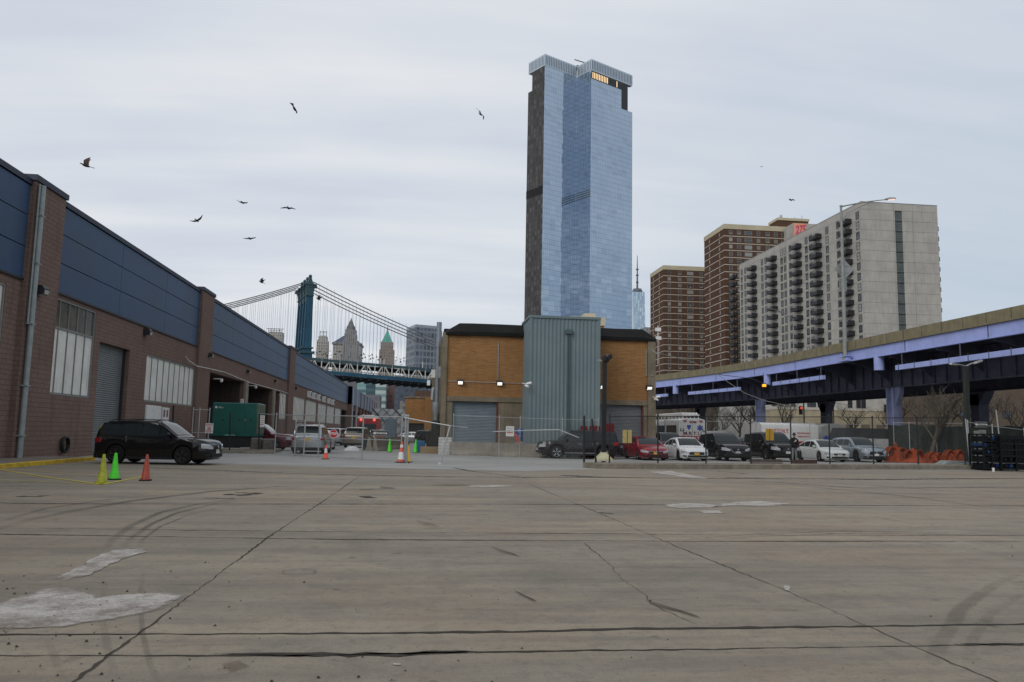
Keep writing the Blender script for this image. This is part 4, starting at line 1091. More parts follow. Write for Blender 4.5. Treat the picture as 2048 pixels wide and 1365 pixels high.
# a notch: the dark wing's upper part is narrower, so the lower part carries a shoulder
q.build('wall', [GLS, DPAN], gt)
sh_ = [A0+vv*Bw, A0+vv*Bw+uu*4, A0+vv*(Bw+4.2)+uu*4, A0+vv*(Bw+4.2)]
MB().loft([[(p[0], p[1], z) for p in sh_[::-1]] for z in (0, 231.5)]).build('shoulder', DPAN, gt)
sh_ = [C0+uu*Cw+vv*.02, C0+uu*(Cw+0.02)+vv*30, C0+uu*(Cw+4.6)+vv*30, C0+uu*(Cw+4.6)+vv*.02]
MB().loft([[(p[0], p[1], z) for p in sh_] for z in (0, 225.5)]).build('shoulder', [GLS], gt)
RIB = M('crown_screen', (.50, .58, .66), .3, .3, var=.1, scale=.2); RIBD = M('crown_slot', (.10, .12, .15), .4, var=0)
def crown(a, du, la, dv, lb, z0, z1, back=9):
    a = np.array(a); b_ = MB(); p = [a, a+du*la, a+du*la+dv*3, a+du*3+dv*3, a+du*3+dv*lb, a+dv*lb]
    b_.loft([[(x[0], x[1], z) for x in p] for z in (z0, z1)]); c = b_.build('crown', RIB, gt)
    s_ = MB()
    for L, d, nn in ((la, du, -dv), (lb, dv, -du)):
        k = .8
        while k < L-.5:
            o_ = a+d*k+nn*.06; e_ = a+d*(k+.55)+nn*.06
            s_.quad((o_[0], o_[1], z0+.8), (e_[0], e_[1], z0+.8), (e_[0], e_[1], z1-.9), (o_[0], o_[1], z1-.9)); k += 1.5
    s_.build('crown_slot', RIBD, c); return c
crown(A0-uu*.0-vv*.0, uu, 28.4, vv, Bw+4.2, TH+.2, TH+8.2)
crown(C0, uu, Cw+4.6, vv, 14.3, TH+.2, TH+8.2)
# recessed lit floor below the right crown
q = MB(); k = 1.0; a_ = C0-vv*.12
while k < 34:
    p_ = a_+uu*k; e_ = a_+uu*(k+.7); q.quad((p_[0], p_[1], TH-5), (e_[0], e_[1], TH-5), (e_[0], e_[1], TH-.8), (p_[0], p_[1], TH-.8), m=0 if k < 15.5 else (0 if 21 < k < 24 and int(k) % 2 else 1)); k += 1.5
q.build('lit_window', [M('warm_lit_window', (.8, .6, .35), .5, var=0, emit=(1, .66, .32, .95)), BLACK], gt)
a_ = C0-vv*.06; e_ = a_+uu*(Cw-.2); MB().quad((a_[0], a_[1], TH-5.6), (e_[0], e_[1], TH-5.6), (e_[0], e_[1], TH+.1), (a_[0], a_[1], TH+.1)).build('recess', M('recess_dark', (.03, .035, .04), .5, var=0), gt)
a_ = C0+uu*(Cw-6)-vv*.09; e_ = C0+uu*(Cw+.0)-vv*.09; MB().quad((a_[0], a_[1], TH-19), (e_[0], e_[1], TH-19), (e_[0], e_[1], TH+.1), (a_[0], a_[1], TH+.1)).build('recess', MATS['dark_steel'], gt)
# louvred plant floors
LOUV = M('louvre', (.10, .12, .12), .6, .2, var=.1, scale=.2)
for zc in (160.0, 70.5):
    d = (C0-inn)/np.linalg.norm(C0-inn); L = np.linalg.norm(C0-inn); nn = np.array([-d[1], d[0]])*-1
    if nn[1] > 0: nn = -nn
    for j in range(4):
        q = MB()
        for k in np.arange(.4, L-.5, .95):
            a_ = inn+d*k+nn*.08; e_ = inn+d*(k+.6)+nn*.08; z = zc+j*1.5-2.6
            q.quad((a_[0], a_[1], z), (e_[0], e_[1], z), (e_[0], e_[1], z+.75), (a_[0], a_[1], z+.75))
        q.build('louvre', LOUV, gt)
    q = MB(); a_ = A0+vv*.2-uu*.08; e_ = A0+vv*(Bw+4.4)-uu*.08; q.quad((a_[0], a_[1], zc-3), (a_[0], a_[1], zc+2.5), (e_[0], e_[1], zc+2.5), (e_[0], e_[1], zc-3)); q.build('louvre', M('dark_louvre', (.022, .022, .024), .7, var=.5, scale=.5), gt)
q = MB(); c = np.array([104.5, 520, TH+8]); q.beam(c, c+[3, 0, 6], .6); q.beam(c+[3, 0, 6], c+[-5, 2, 9], .5); q.beam(c+[3, 0, 6], c+[6, 1, 1], .5); q.beam(c+[-3, 0, 2], c+[3, 0, 6], .5); q.lathe([(1.6, -1.5), (2.2, 0), (1.2, 1.4)], c+[-3, 0, 2.2], 8); q.build('roof_crane', DSTEEL, gt)

# ------------------------------------------------------------------ distant spired tower
D = 2300.0
o = thing('spired_tower', 'pale glass tower with a tall mast far behind the glass tower', 'skyscraper', (650, D, 0), world=True)
zr = float(YP(1275, 583, D)[2]); xl, xr = float(YP(1264, 640, D)[0]), float(YP(1293, 640, D)[0]); xm = (xl+xr)/2; hw = (xr-xl)/2
PG = facade('pale_glass', (.36, .46, .58), (.30, .40, .52), 6, 12, .5, .9, rough=.15, var=.2)
q = MB(); base = [(-1, -1), (1, -1), (1, 1), (-1, 1)]; zb_ = 60
B8 = [(xm+hw*1.15*x, D+hw*1.15*(y+1), zb_) for x, y in base]; T4 = [(xm, D+hw*.2, zr), (xm+hw*.85, D+hw, zr), (xm, D+hw*1.8, zr), (xm-hw*.85, D+hw, zr)]
T4 = [(xm-hw*.82, D+hw*.3, zr), (xm+hw*.82, D+hw*.3, zr), (xm+hw*.82, D+hw*1.7, zr), (xm-hw*.82, D+hw*1.7, zr)]
q.loft([[(p[0], p[1], 0) for p in B8], B8, T4]); q.build('wall', PG, o)
MB().add([B8[0], (xm-hw*.45, D-.5, zb_), T4[0]], [(0, 1, 2)]).add([B8[1], (xm+hw*.9, D-.5, zb_), T4[1]], [(0, 1, 2)]).build('facet', M('bright_facet', (.62, .68, .75), .2, .3, var=0), o)
q = MB(); q.lathe([(15, 1), (16, 4), (13, 9), (13, 11)], (xm, D+hw, zr), 20); q.tube([(xm, D+hw, zr), (xm, D+hw, zr+45), (xm, D+hw, float(YP(1272, 508, D)[2]))], [3.5, 2.4, .8], 8)
for k in (30, 52, 70): q.lathe([(4.5, 0), (4.5, 3)], (xm, D+hw, zr+k), 10)
q.build('mast', M('mast_grey', (.12, .13, .15), .6, var=0), o)

# ------------------------------------------------------------------ suspension bridge
br = thing('suspension_bridge', 'blue steel suspension bridge with one ornate tower and white deck trusses', 'bridge', (-72, 514, 0), world=True)
BL = M('bridge_blue', (.030, .105, .175), .6, .0, var=.35, scale=.12, streak=.2); BLT = M('bridge_blue_green', (.060, .105, .125), .6, .1, var=.3, scale=.1); BW = M('bridge_white', (.60, .60, .56), .6, var=.1, scale=.2)
BP = YP(620.5, 560, 514); l3 = np.array([.9508, .3099, 0]); t3 = np.array([-.3099, .9508, 0]); Z3 = np.array([0, 0, 1.])
def bp(s_, t_, z): return np.array([BP[0], BP[1], 0])+l3*s_+t3*t_+Z3*z
def bbox(q, s0, s1, t0, t1, z0, z1, m=0):
    P = [bp(s, t, z) for z in (z0, z1) for s, t in ((s0, t0), (s1, t0), (s1, t1), (s0, t1))]
    q.add(P, [(3, 2, 1, 0), (4, 5, 6, 7), (0, 1, 5, 4), (1, 2, 6, 5), (2, 3, 7, 6), (3, 0, 4, 7)], m)
toff = [0, 9.5, 19.5, 29]
for i, tt in enumerate(toff):
    q = MB(); rings = []
    for z, hs in ((0, 3.8), (49, 3.4), (50, 2.75), (86, 2.05)):
        w = hs; c_ = w*.28
        rings.append([bp(s, tt+t_, z) for s, t_ in ((-w+c_, -1.5), (w-c_, -1.5), (w, -.9), (w, .9), (w-c_, 1.5), (-w+c_, 1.5), (-w, .9), (-w, -.9))])
    q.loft(rings); c = q.build('tower_leg', BL, br)
    q = MB()
    for s in (-1, 0, 1):
        a_, b_ = bp(s*2.6, tt-1.55, 51), bp(s*1.9, tt-1.55, 86); q.beam(a_, b_, .3, .2)
    for z, w, h_ in ((49.2, 4.6, 1.4), (52.4, 3.6, .8), (86, 2.5, .8), (91.6, 3.2, 1.0), (93, 4.0, .8)): bbox(q, -w, w, tt-2.2, tt+2.2, z, z+h_)
    rings = [[bp(s*w, tt+t_*2.0, z) for s, t_ in ((-1, -1), (1, -1), (1, 1), (-1, 1))] for z, w in ((86.8, 2.1), (90, 2.5), (91.7, 3.1))]; q.loft(rings)
    rings = [[bp(s*w, tt+t_*1.7, z) for s, t_ in ((-1, -1), (1, -1), (1, 1), (-1, 1))] for z, w in ((93.8, 2.8), (94.6, 1.7), (96.4, 1.0), (97.6, .7))]; q.loft(rings)
    q.lathe([(.1, -1.4), (.9, -.8), (1.2, 0), (.8, .9), (.1, 1.3)], bp(0, tt, 98.8), 10)
    for sg in (-1, 1): q.lathe([(.2, -1.2), (.8, -.5), (.7, .4), (.1, .9)], bp(sg*3.9, tt, 92.4), 8)
    q.build('capital', BLT, c)
q = MB()
for z0, z1 in ((83, 86), (64, 66), (50, 53)): bbox(q, -1.6, 1.6, 0, 29, z0, z1)
for a_, b_ in ((0, 1), (2, 3), (1, 2)):
    for z0, z1 in ((53, 64), (66, 83)):
        q.beam(bp(0, toff[a_], z0), bp(0, toff[b_], z1), .7); q.beam(bp(0, toff[b_], z0), bp(0, toff[a_], z1), .7)
q.build('cross_bracing', BLT, br)
def zdeck(s_): return 46.2-(s_-4.4)*.0377        # top chord height
def cab_r(s_, k): u = (s_-3.7)/82.3; return 94.7-u*30.7-5.0*u*(1-u)
def cab_l(s_, k): u = (-s_-6.3)/42.8; return 93.4-u*16.5-1.6*u*(1-u)
CABM = M('cable_grey', (.16, .165, .17), .6, .2, var=0)
for i, tt in enumerate(toff):
    q = MB(); q.tube([bp(s_, tt, cab_r(s_, i)) for s_ in np.linspace(2, 125, 24)], .34, 6); q.tube([bp(s_, tt, cab_l(s_, i)) for s_ in np.linspace(-4, -120, 20)], .34, 6); q.build('main_cable', CABM, br)
    q = MB()
    for s_ in np.arange(6, 118, 4.9): q.tube([bp(s_, tt, cab_r(s_, i)), bp(s_, tt, cab_r(s_, i)+2.2)], .05, 4)
    for s_ in np.arange(6, 118, 4.9): q.beam(bp(s_, tt, cab_r(s_, i)), bp(s_, tt, zdeck(s_)-1), .13)
    for s_ in np.arange(-8, -112, -4.9): q.beam(bp(s_, tt, cab_l(s_, i)), bp(s_, tt, zdeck(s_)-1), .13)
    q.build('suspender', M('suspender_grey', (.22, .225, .23), .6, var=0), br)
# deck
def dk(q, s0, s1, t0, t1, za, zb, m=0, n=10):
    q.loft([[bp(s_, t0, zdeck(s_)+za), bp(s_, t1, zdeck(s_)+za), bp(s_, t1, zdeck(s_)+zb), bp(s_, t0, zdeck(s_)+zb)] for s_ in np.linspace(s0, s1, n)], m)
q = MB(); dk(q, -130, 140, -3.6, -2.9, -1.6, 0.2); dk(q, -130, 140, 32, 32.6, -1.6, .2); q.build('top_chord', BLT, br)
q = MB(); dk(q, -130, 140, -3.6, -2.9, -9.4, -7.2); dk(q, -130, 140, 32, 32.6, -9.4, -7.2); q.build('bottom_chord', BL, br)
q = MB(); dk(q, -130, 140, -1.5, 31, -10.3, -9.4); dk(q, -130, 140, 1, 28, -2.2, -1.4); q.build('roadway', M('bridge_underside', (.05, .065, .08), .7, var=.3, scale=.2), br)
q = MB()
for s_ in np.arange(-128, 138, 5.6): dk(q, s_, s_+.6, -2.9, 32, -11.3, -10.2, n=2)
q.build('floor_beam', M('bridge_floor_beam', (.04, .05, .065), .7, var=.2, scale=.2), br)
for tt in (-3.3, 32.3):
    q = MB()
    for i, s_ in enumerate(np.arange(-123.2, 138, 5.75)):
        zt, zb = zdeck(s_)-1.5, zdeck(s_)-6.9
        if i % 2 == 0:
            q.beam(bp(s_-1.0, tt, zt), bp(s_-4.2, tt, zb), .65); q.beam(bp(s_+1.0, tt, zt), bp(s_+4.2, tt, zb), .65); q.beam(bp(s_-1.2, tt, zt), bp(s_+1.2, tt, zt), .5)
            for d in (-.7, .7): q.beam(bp(s_+d, tt, zt), bp(s_+d*1.1, tt, zb), .28)
        else: q.beam(bp(s_, tt, zt+1.8), bp(s_, tt, zb), .55)
    q.build('truss_web', BW, br)
q = MB(); dk(q, -130, 140, -3.3, -3.2, -6.8, -6.2); dk(q, -130, 140, -3.45, -3.4, -6.5, -6.42)
for s_ in np.arange(-128, 138, 1.6): q.beam(bp(s_, -3.2, zdeck(s_)-6.9), bp(s_, -3.2, zdeck(s_)-5.4), .14)
q.build('railing', M('bridge_rail', (.28, .26, .22), .7, var=.2, scale=.5), br)
for s_, hh in ((47, 4.6), (49.5, 4.6), (57, 5), (76, 5.2)):
    q = MB(); q.beam(bp(s_, -3.2, zdeck(s_)), bp(s_, -3.2, zdeck(s_)+hh*.8), .5); q.build('deck_lamp', BW, br)

# ------------------------------------------------------------------ skyline seen through the bridge
def sky_box(name, label, px0, px1, py, Y, m, depth=None, z0=0, roof=None):
    x0, x1, z1 = px_box(px0, px1, py, Y); dp_ = depth or (x1-x0)
    t = thing(name, label, 'skyscraper', ((x0+x1)/2, Y+dp_/2, 0), 0, 'skyline buildings beyond the bridge', True)
    MB().box(x0, x1, Y, Y+dp_, 0, z1).build('wall', m, t)
    return t, x0, x1, z1
FA = facade('stone_facade', (.40, .37, .33), (.10, .11, .12), 4.2, 5.5, .42, .6, var=.3)
FB = facade('stone_ribbed', (.27, .26, .25), (.10, .105, .115), 3.6, 6, .45, .92, var=.3)
FC = facade('brown_stone', (.26, .215, .185), (.11, .10, .10), 4.2, 5.2, .40, .55, var=.3)
FG = facade('grey_glass_grid', (.21, .235, .27), (.07, .085, .11), 5.0, 8.0, .72, .66, var=.15)
FT = facade('teal_strip_glass', (.30, .44, .44), (.10, .19, .20), 200, 7.5, 1.1, .55, var=.2)
FT2 = facade('pale_teal_strips', (.48, .56, .54), (.13, .21, .21), 200, 8.5, 1.1, .5, var=.2)
FR = facade('red_stone', (.20, .115, .10), (.08, .06, .06), 5, 6.5, .5, .55, var=.3)
FD = facade('dark_grid', (.085, .10, .125), (.05, .06, .08), 6, 7, .55, .5, var=.3)
FP_ = facade('plum_grid', (.17, .165, .18), (.08, .085, .10), 5, 7, .5, .5, var=.3)
FDT = facade('dark_teal_strips', (.085, .15, .17), (.05, .09, .11), 200, 8, 1.1, .5, var=.2)
# 1 scaffolded stone tower at the left
t, x0, x1, z1 = sky_box('stone_tower', 'stone tower with scaffolding on its roof, left of the bridge tower', 537, 564, 664, 1500, FA)
q = MB()
for k in range(6): xx = x0+(x1-x0)*k/5; q.beam((xx, 1500, z1), (xx, 1500, z1+6), .8)
q.beam((x0-3, 1500, z1+5.5), (x1+3, 1500, z1+5.5), .9); q.beam((x0, 1500, z1+2.5), (x1, 1500, z1+2.5), .7); q.build('scaffold', DSTEEL, t)
# 2 domed stone tower
t, x0, x1, z1 = sky_box('stone_tower', 'small round-topped pale stone tower just right of the bridge tower', 633, 655.5, 692, 1500, FA)
cx = (x0+x1)/2; w = (x1-x0)/2
q = MB(); q.loft([[(cx+a*w*f, 1500+w+b_*w*f, z) for a, b_ in ((-1, -1), (1, -1), (1, 1), (-1, 1))] for f, z in ((.97, z1), (.95, z1+10), (.8, z1+11), (.75, z1+18), (.5, z1+20))]); q.build('upper_stage', FA, t)
q = MB()
for a in (-6, 0, 6): q.beam((cx+a, 1500+w, z1+18), (cx+a, 1500+w, z1+29), .9)
q.beam((cx-6, 1500+w, z1+27), (cx+6, 1500+w, z1+27), .9); q.build('antenna', DSTEEL, t)
# 3 wide tower with sloping roof behind the stepped one
t, x0, x1, z1 = sky_box('wide_tower', 'wide grey tower with a sloping hipped roof behind the stepped spire tower', 666, 721, 689, 1480, FA, 60)
q = MB(); q.box(x0-2, x1+2, 1478, 1542, z1, z1+3); q.build('cornice', FB, t)
q = MB(); zt = float(YP(684, 669, 1480)[2]); a1, a2 = float(YP(684, 669, 1480)[0]), float(YP(703, 669, 1480)[0]); q.loft([[(x0, 1480, z1+3), (x1, 1480, z1+3), (x1, 1540, z1+3), (x0, 1540, z1+3)], [(a1, 1505, zt), (a2, 1505, zt), (a2, 1515, zt), (a1, 1515, zt)]]); q.build('roof', M('slate_roof', (.075, .095, .13), .6, var=.2, scale=.05), t)
# 4 stepped spire tower
x0, x1, z1 = px_box(686, 712, 672, 1350)
t = thing('spire_tower', 'stepped stone tower ending in a pointed spire', 'skyscraper', ((x0+x1)/2, 1365, 0), 0, 'skyline buildings beyond the bridge', True)
cx = (x0+x1)/2+1.0; q = MB()
zf = lambda py: float(YP(700, py, 1350)[2])
for px0, px1, py in ((680.5, 719, 712), (685, 714.5, 680), (688.5, 712, 667), (690, 711, 658)):
    a_, b_, z = px_box(px0, px1, py, 1350); q.box(a_, b_, 1350+(a_-x0)*.5+4, 1350+34-(a_-x0)*.5, 0, z)
q.build('wall', FB, t)
q = MB(); ww = [(8.0, zf(658)), (7.4, zf(651)), (5.0, zf(647)), (3.6, zf(642)), (1.2, zf(637)), (.5, zf(633))]
q.loft([[(cx-1+w_*cos(a), 1370+w_*sin(a), z) for a in np.arange(8)*pi/4+pi/8] for w_, z in ww]); q.build('spire', M('spire_stone', (.16, .165, .16), .7, var=.3, scale=.1), t)
# 5 green pyramid
t, x0, x1, z1 = sky_box('green_roof_tower', 'brownish tower capped by a bright green copper pyramid', 758.5, 788.5, 700, 1350, FC)
a_, b_, z2 = px_box(761.5, 786, 684, 1350); d0 = 1352; MB().box(a_, b_, d0, d0+(b_-a_), z1, z2).build('upper_stage', FC, t)
cx = (a_+b_)/2; w = (b_-a_)/2*.94; cy = d0+(b_-a_)/2; q = MB(); za, zb, zc = float(YP(774, 682, 1350)[2]), float(YP(774, 662, 1350)[2]), float(YP(774, 652, 1350)[2])
q.loft([[(cx+a*w*f, cy+b2*w*f, z) for a, b2 in ((-1, -1), (1, -1), (1, 1), (-1, 1))] for f, z in ((1, z2), (.86, za), (.16, zb), (.05, zc))]); q.build('pyramid_roof', M('green_copper', (.10, .36, .29), .7, var=.3, scale=.08), t)
# 6 grid office slab
x0, x1, z1 = px_box(831, 879, 656, 1000); t = thing('office_slab', 'broad grey gridded glass office slab right of the green roof', 'skyscraper', ((x0+x1)/2, 1020, 0), 0, 'skyline buildings beyond the bridge', True)
xs2 = float(YP(812, 700, 1035)[0]); q = MB(); zt = float(YP(845, 655, 1000)[2]); P_ = [(x0, 1000), (x1, 1012), (x1+5, 1060), (xs2+8, 1050), (xs2, 1040)]; q.loft([[(p[0], p[1], z) for p in P_] for z in (0, zt)]); q.build('wall', FG, t)
q = MB(); q.loft([[(cxx[0]*1.0, cxx[1]*1.0, z) for cxx in P_] for z in (zt, zt+3.5)]); q.build('roof_band', M('roof_band_grey', (.30, .33, .37), .5, var=.1, scale=.1), t)
# lower row under the deck
for nm, lb, a, b_, py, Y, m in (('office_tower', 'mauve-grey gridded office tower under the left end of the bridge deck', 676, 716, 752, 1150, FP_), ('office_tower', 'teal striped office tower second from the left under the bridge deck', 715, 735, 752, 1100, FT),
    ('office_tower', 'dark teal striped office tower under the bridge deck', 733, 754, 752, 1050, FDT), ('office_tower', 'pale teal and white striped office tower under the deck', 752, 773, 752, 1000, FT2),
    ('brick_skyscraper', 'dull red stone tower under the bridge deck', 773, 791, 756, 1080, FR), ('dark_skyscraper', 'dark gridded tower with few lights behind the orange brick building', 790, 842, 752, 980, FD),
    ('grey_tower', 'plain grey tower top beside the ducts of the brick building', 838, 866, 769, 1200, M('plain_grey_stone', (.34, .34, .34), .8, var=.2, scale=.05)), ('dark_skyscraper', 'low dark block at the foot of the skyline', 700, 760, 790, 900, FP_),
    ('cream_building', 'small cream building left of the orange brick building', 800, 813, 803, 600, FA), ('grey_tower', 'grey rooftop with railing behind the brick building at the right of the mast', 1290, 1304, 655, 1500, FB)):
    sky_box(nm, lb, a, b_, py, Y, m, 40)

# lattice-roofed shed and container at the end of the street
o = thing('lattice_shed', 'grey sheeted shed with crossing diagonal braces at the end of the street', 'shed', (-12, 240, 0), world=True)
x0, x1, z1 = px_box(744, 812, 818, 170)
MB().quad((x0, 170, 0), (x1, 170, 0), (x1, 170, z1*.98), (x0, 170, z1)).quad((x0, 170, 0), (x0, 170, z1), (x0, 172, z1), (x0, 172, 0)).build('sheeting', M('grey_sheeting', (.30, .31, .32), .7, var=.25, scale=.3), o)
q = MB()
def dline(a0, za, slope, w):
    # clipped diagonal on the sheet: from (a0, za) running down (or up) to the right
    xa_, xb_ = max(x0, a0), x1; za_, zb_ = za+slope*(xa_-a0), za+slope*(xb_-a0)
    if slope < 0 and zb_ < 0: xb_ = a0-za/slope; zb_ = 0
    if za_ > z1: xa_ = xa_+(z1-za_)/slope; za_ = z1
    if zb_ > z1: xb_ = a0+(z1-za)/slope; zb_ = z1
    if za_ < 0: xa_ = a0-za/slope; za_ = 0
    if xb_ > xa_ and za_ <= z1+.01: q.beam((xa_, 169.85, za_), (xb_, 169.85, zb_), w)
for k in range(-3, 5): dline(x0+k*2.3, z1, -1.0, .10 if k % 2 else .22)
for k in range(-6, 5): dline(x0+k*1.6, 0, 1.15, .07)
q.build('brace', DSTEEL, o)
c = YP(779, 860, 95); q = MB(); n = 18; xa, xb = float(YP(769, 860, 95)[0]), float(YP(791, 860, 95)[0]); zt = float(YP(780, 838, 95)[2])
pts = [(xa+(xb-xa)*i/40, 95+(.05 if i % 4 in (1, 2) else 0)) for i in range(41)]+[(xb, 99), (xa, 99)]
q.prism(pts, 0, zt); single(q, 'shipping_container', M('container_blue_grey', (.17, .23, .27), .6, .1, var=.2), 'blue-grey corrugated container standing on end in the street', 'container')

# ------------------------------------------------------------------ bare trees
def bare_tree(name, label, base, h, seed, m, grp=None, spread=.5):
    r = random.Random(seed); trunk = MB(); crown = MB()
    def grow(mb, p, d, L, rad, lv):
        n = 4; pts = [p]; q = p.copy(); dd = d.copy()
        for i in range(n):
            dd = dd+np.array([r.uniform(-1, 1), r.uniform(-1, 1), r.uniform(-.4, .6)])*.16; dd /= np.linalg.norm(dd); q = q+dd*L/n; pts.append(q.copy())
        mb.tube(pts, [rad*(1-.45*i/n) for i in range(n+1)], 6 if lv == 0 else (4 if lv < 3 else 3), cap=lv > 3)
        if lv >= 4: return
        k = 4 if lv < 2 else 3
        for j in range(k+(lv == 0)*2):
            i = r.randint(2, n) if lv else r.randint(2, n); a = r.uniform(0, 2*pi); el = r.uniform(.25, 1.0)
            nd = dd*.55+np.array([cos(a)*spread*1.5, sin(a)*spread*1.5, el*.7]); nd /= np.linalg.norm(nd)
            grow(crown, pts[i], nd, L*r.uniform(.55, .8), rad*.5, lv+1)
    t = thing(name, label, 'tree', base, 0, grp)
    grow(trunk, np.array([0., 0, 0]), np.array([0, 0, 1.]), h*.36, h*.017+.05, 0)
    trunk.build('trunk', m, t); crown.build('crown', m, t); return t
BARK = M('bark', (.05, .042, .036), .95, var=.3, scale=2); BARKP = M('pale_bark', (.12, .105, .085), .95, var=.3, scale=2)
tl = [(1336, 170, 9, 'bare tree nearest the brick building, behind the white ambulance bus'), (1378, 165, 9, 'bare tree just right of the ambulance bus roof'), (1412, 172, 10, 'bare tree between the ambulance bus and the dark columns'), (1446, 160, 9, 'bare tree behind the low white ambulance roofs'),
      (1478, 150, 9, 'bare tree left of the highway column above the black pickup truck'), (1528, 145, 10, 'bare tree right of the highway column above the yellow sign back'), (1556, 143, 9, 'bare tree in front of the grey upper wall and signal'), (1705, 140, 8, 'bare tree between two highway columns before the cream podium'),
      (1800, 118, 9, 'bare tree right of the lavender column by the dark stair strip'), (1850, 112, 10, 'large bare tree above the green screened fence'), (1885, 120, 10, 'bare tree at the corner of the dim brown building'), (1950, 115, 9, 'bare tree right of the double lamp post'), (1985, 118, 9, 'bare tree left of the black highway column at the right'), (2035, 110, 8, 'bare tree under the green sign at the right edge')]
for i, (px, Y, h_, lb) in enumerate(tl):
    c = YP(px, 880, Y); bare_tree('bare_tree', lb, (c[0], Y, 0), h_*1.35, 20+i, BARK if i % 3 else BARKP, 'bare street trees beyond the highway')
c = G(1908, 925); bare_tree('bare_tree', 'slim young bare tree rising from the orange debris before the green screen', (float(YP(1862, 900, 57)[0]), 57, 0), 8.5, 77, BARKP, None, .35)

# ------------------------------------------------------------------ vehicles
def paint(name, col, metal=.0, rough=.3, coat=None):
    m = M(name, col, rough, metal, var=.06, scale=1.5, coat=.3 if max(col) > .05 else .0)
    if max(col) <= .05: m.node_tree.nodes['Principled BSDF'].inputs['Specular IOR Level'].default_value = .45; m.node_tree.nodes['Principled BSDF'].inputs['Roughness'].default_value = .14
    return m
CHROME = M('chrome', (.62, .63, .65), .12, 1.0, var=0); TYRE = M('tyre', (.014, .014, .015), .85, var=.2, scale=10); RIMS = M('rim_silver', (.48, .49, .50), .25, .85, var=0); RIMB = M('rim_black', (.09, .09, .095), .3, .8, var=0)
HEADL = M('headlight', (.55, .57, .60), .08, .4, var=0); TAILL = M('taillight', (.28, .008, .012), .15, 0, var=0, coat=.5); PLAS = M('black_plastic', (.02, .02, .021), .6, var=.15, scale=6); GLS_CAR = M('car_glass', (.018, .025, .028), .05, .0, var=0); GLS_CAR.node_tree.nodes['Principled BSDF'].inputs['Specular IOR Level'].default_value = .22
PLW = M('plate_white', (.62, .62, .62), .5, var=0); PLY = M('plate_yellow', (.62, .34, .03), .5, var=0); SEAT = M('seat_dark', (.03, .03, .03), .8, var=0)
KIND = {
 # name: hood/cowl z, nose z, belt z, roof keys (x from rear -.5 to front .5, z as share of H)
 'suv':   dict(top=[(-.5, .48), (-.496, .58), (-.48, .655), (-.2, .66), (.12, .64), (.24, .62), (.38, .595), (.44, .57), (.475, .53), (.5, .44)],
               gh=[(-.487, .65), (-.472, .78), (-.440, .93), (-.38, .972), (-.2, .998), (-.02, 1.0), (.03, .985), (.085, .92), (.155, .775), (.225, .63)], sill=.125),
 'big':   dict(top=[(-.5, .50), (-.497, .60), (-.48, .625), (-.2, .625), (.19, .62), (.30, .62), (.42, .60), (.465, .58), (.488, .54), (.5, .46)],
               gh=[(-.485, .62), (-.475, .8), (-.455, .94), (-.40, .975), (-.2, 1.0), (.02, 1.0), (.07, .985), (.11, .94), (.18, .78), (.235, .615)], sill=.14),
 'sedan': dict(top=[(-.5, .46), (-.492, .60), (-.46, .66), (-.38, .68), (-.2, .665), (.16, .635), (.24, .62), (.36, .57), (.44, .525), (.48, .47), (.5, .40)],
               gh=[(-.385, .66), (-.34, .74), (-.27, .87), (-.19, .96), (-.08, .998), (.02, 1.0), (.07, .97), (.13, .88), (.20, .75), (.262, .615)], sill=.12)}
def lerp_keys(K, x):
    if x <= K[0][0]: return K[0][1]
    for (a, za), (b_, zb) in zip(K[:-1], K[1:]):
        if x <= b_: return za+(zb-za)*(x-a)/(b_-a)
    return K[-1][1]
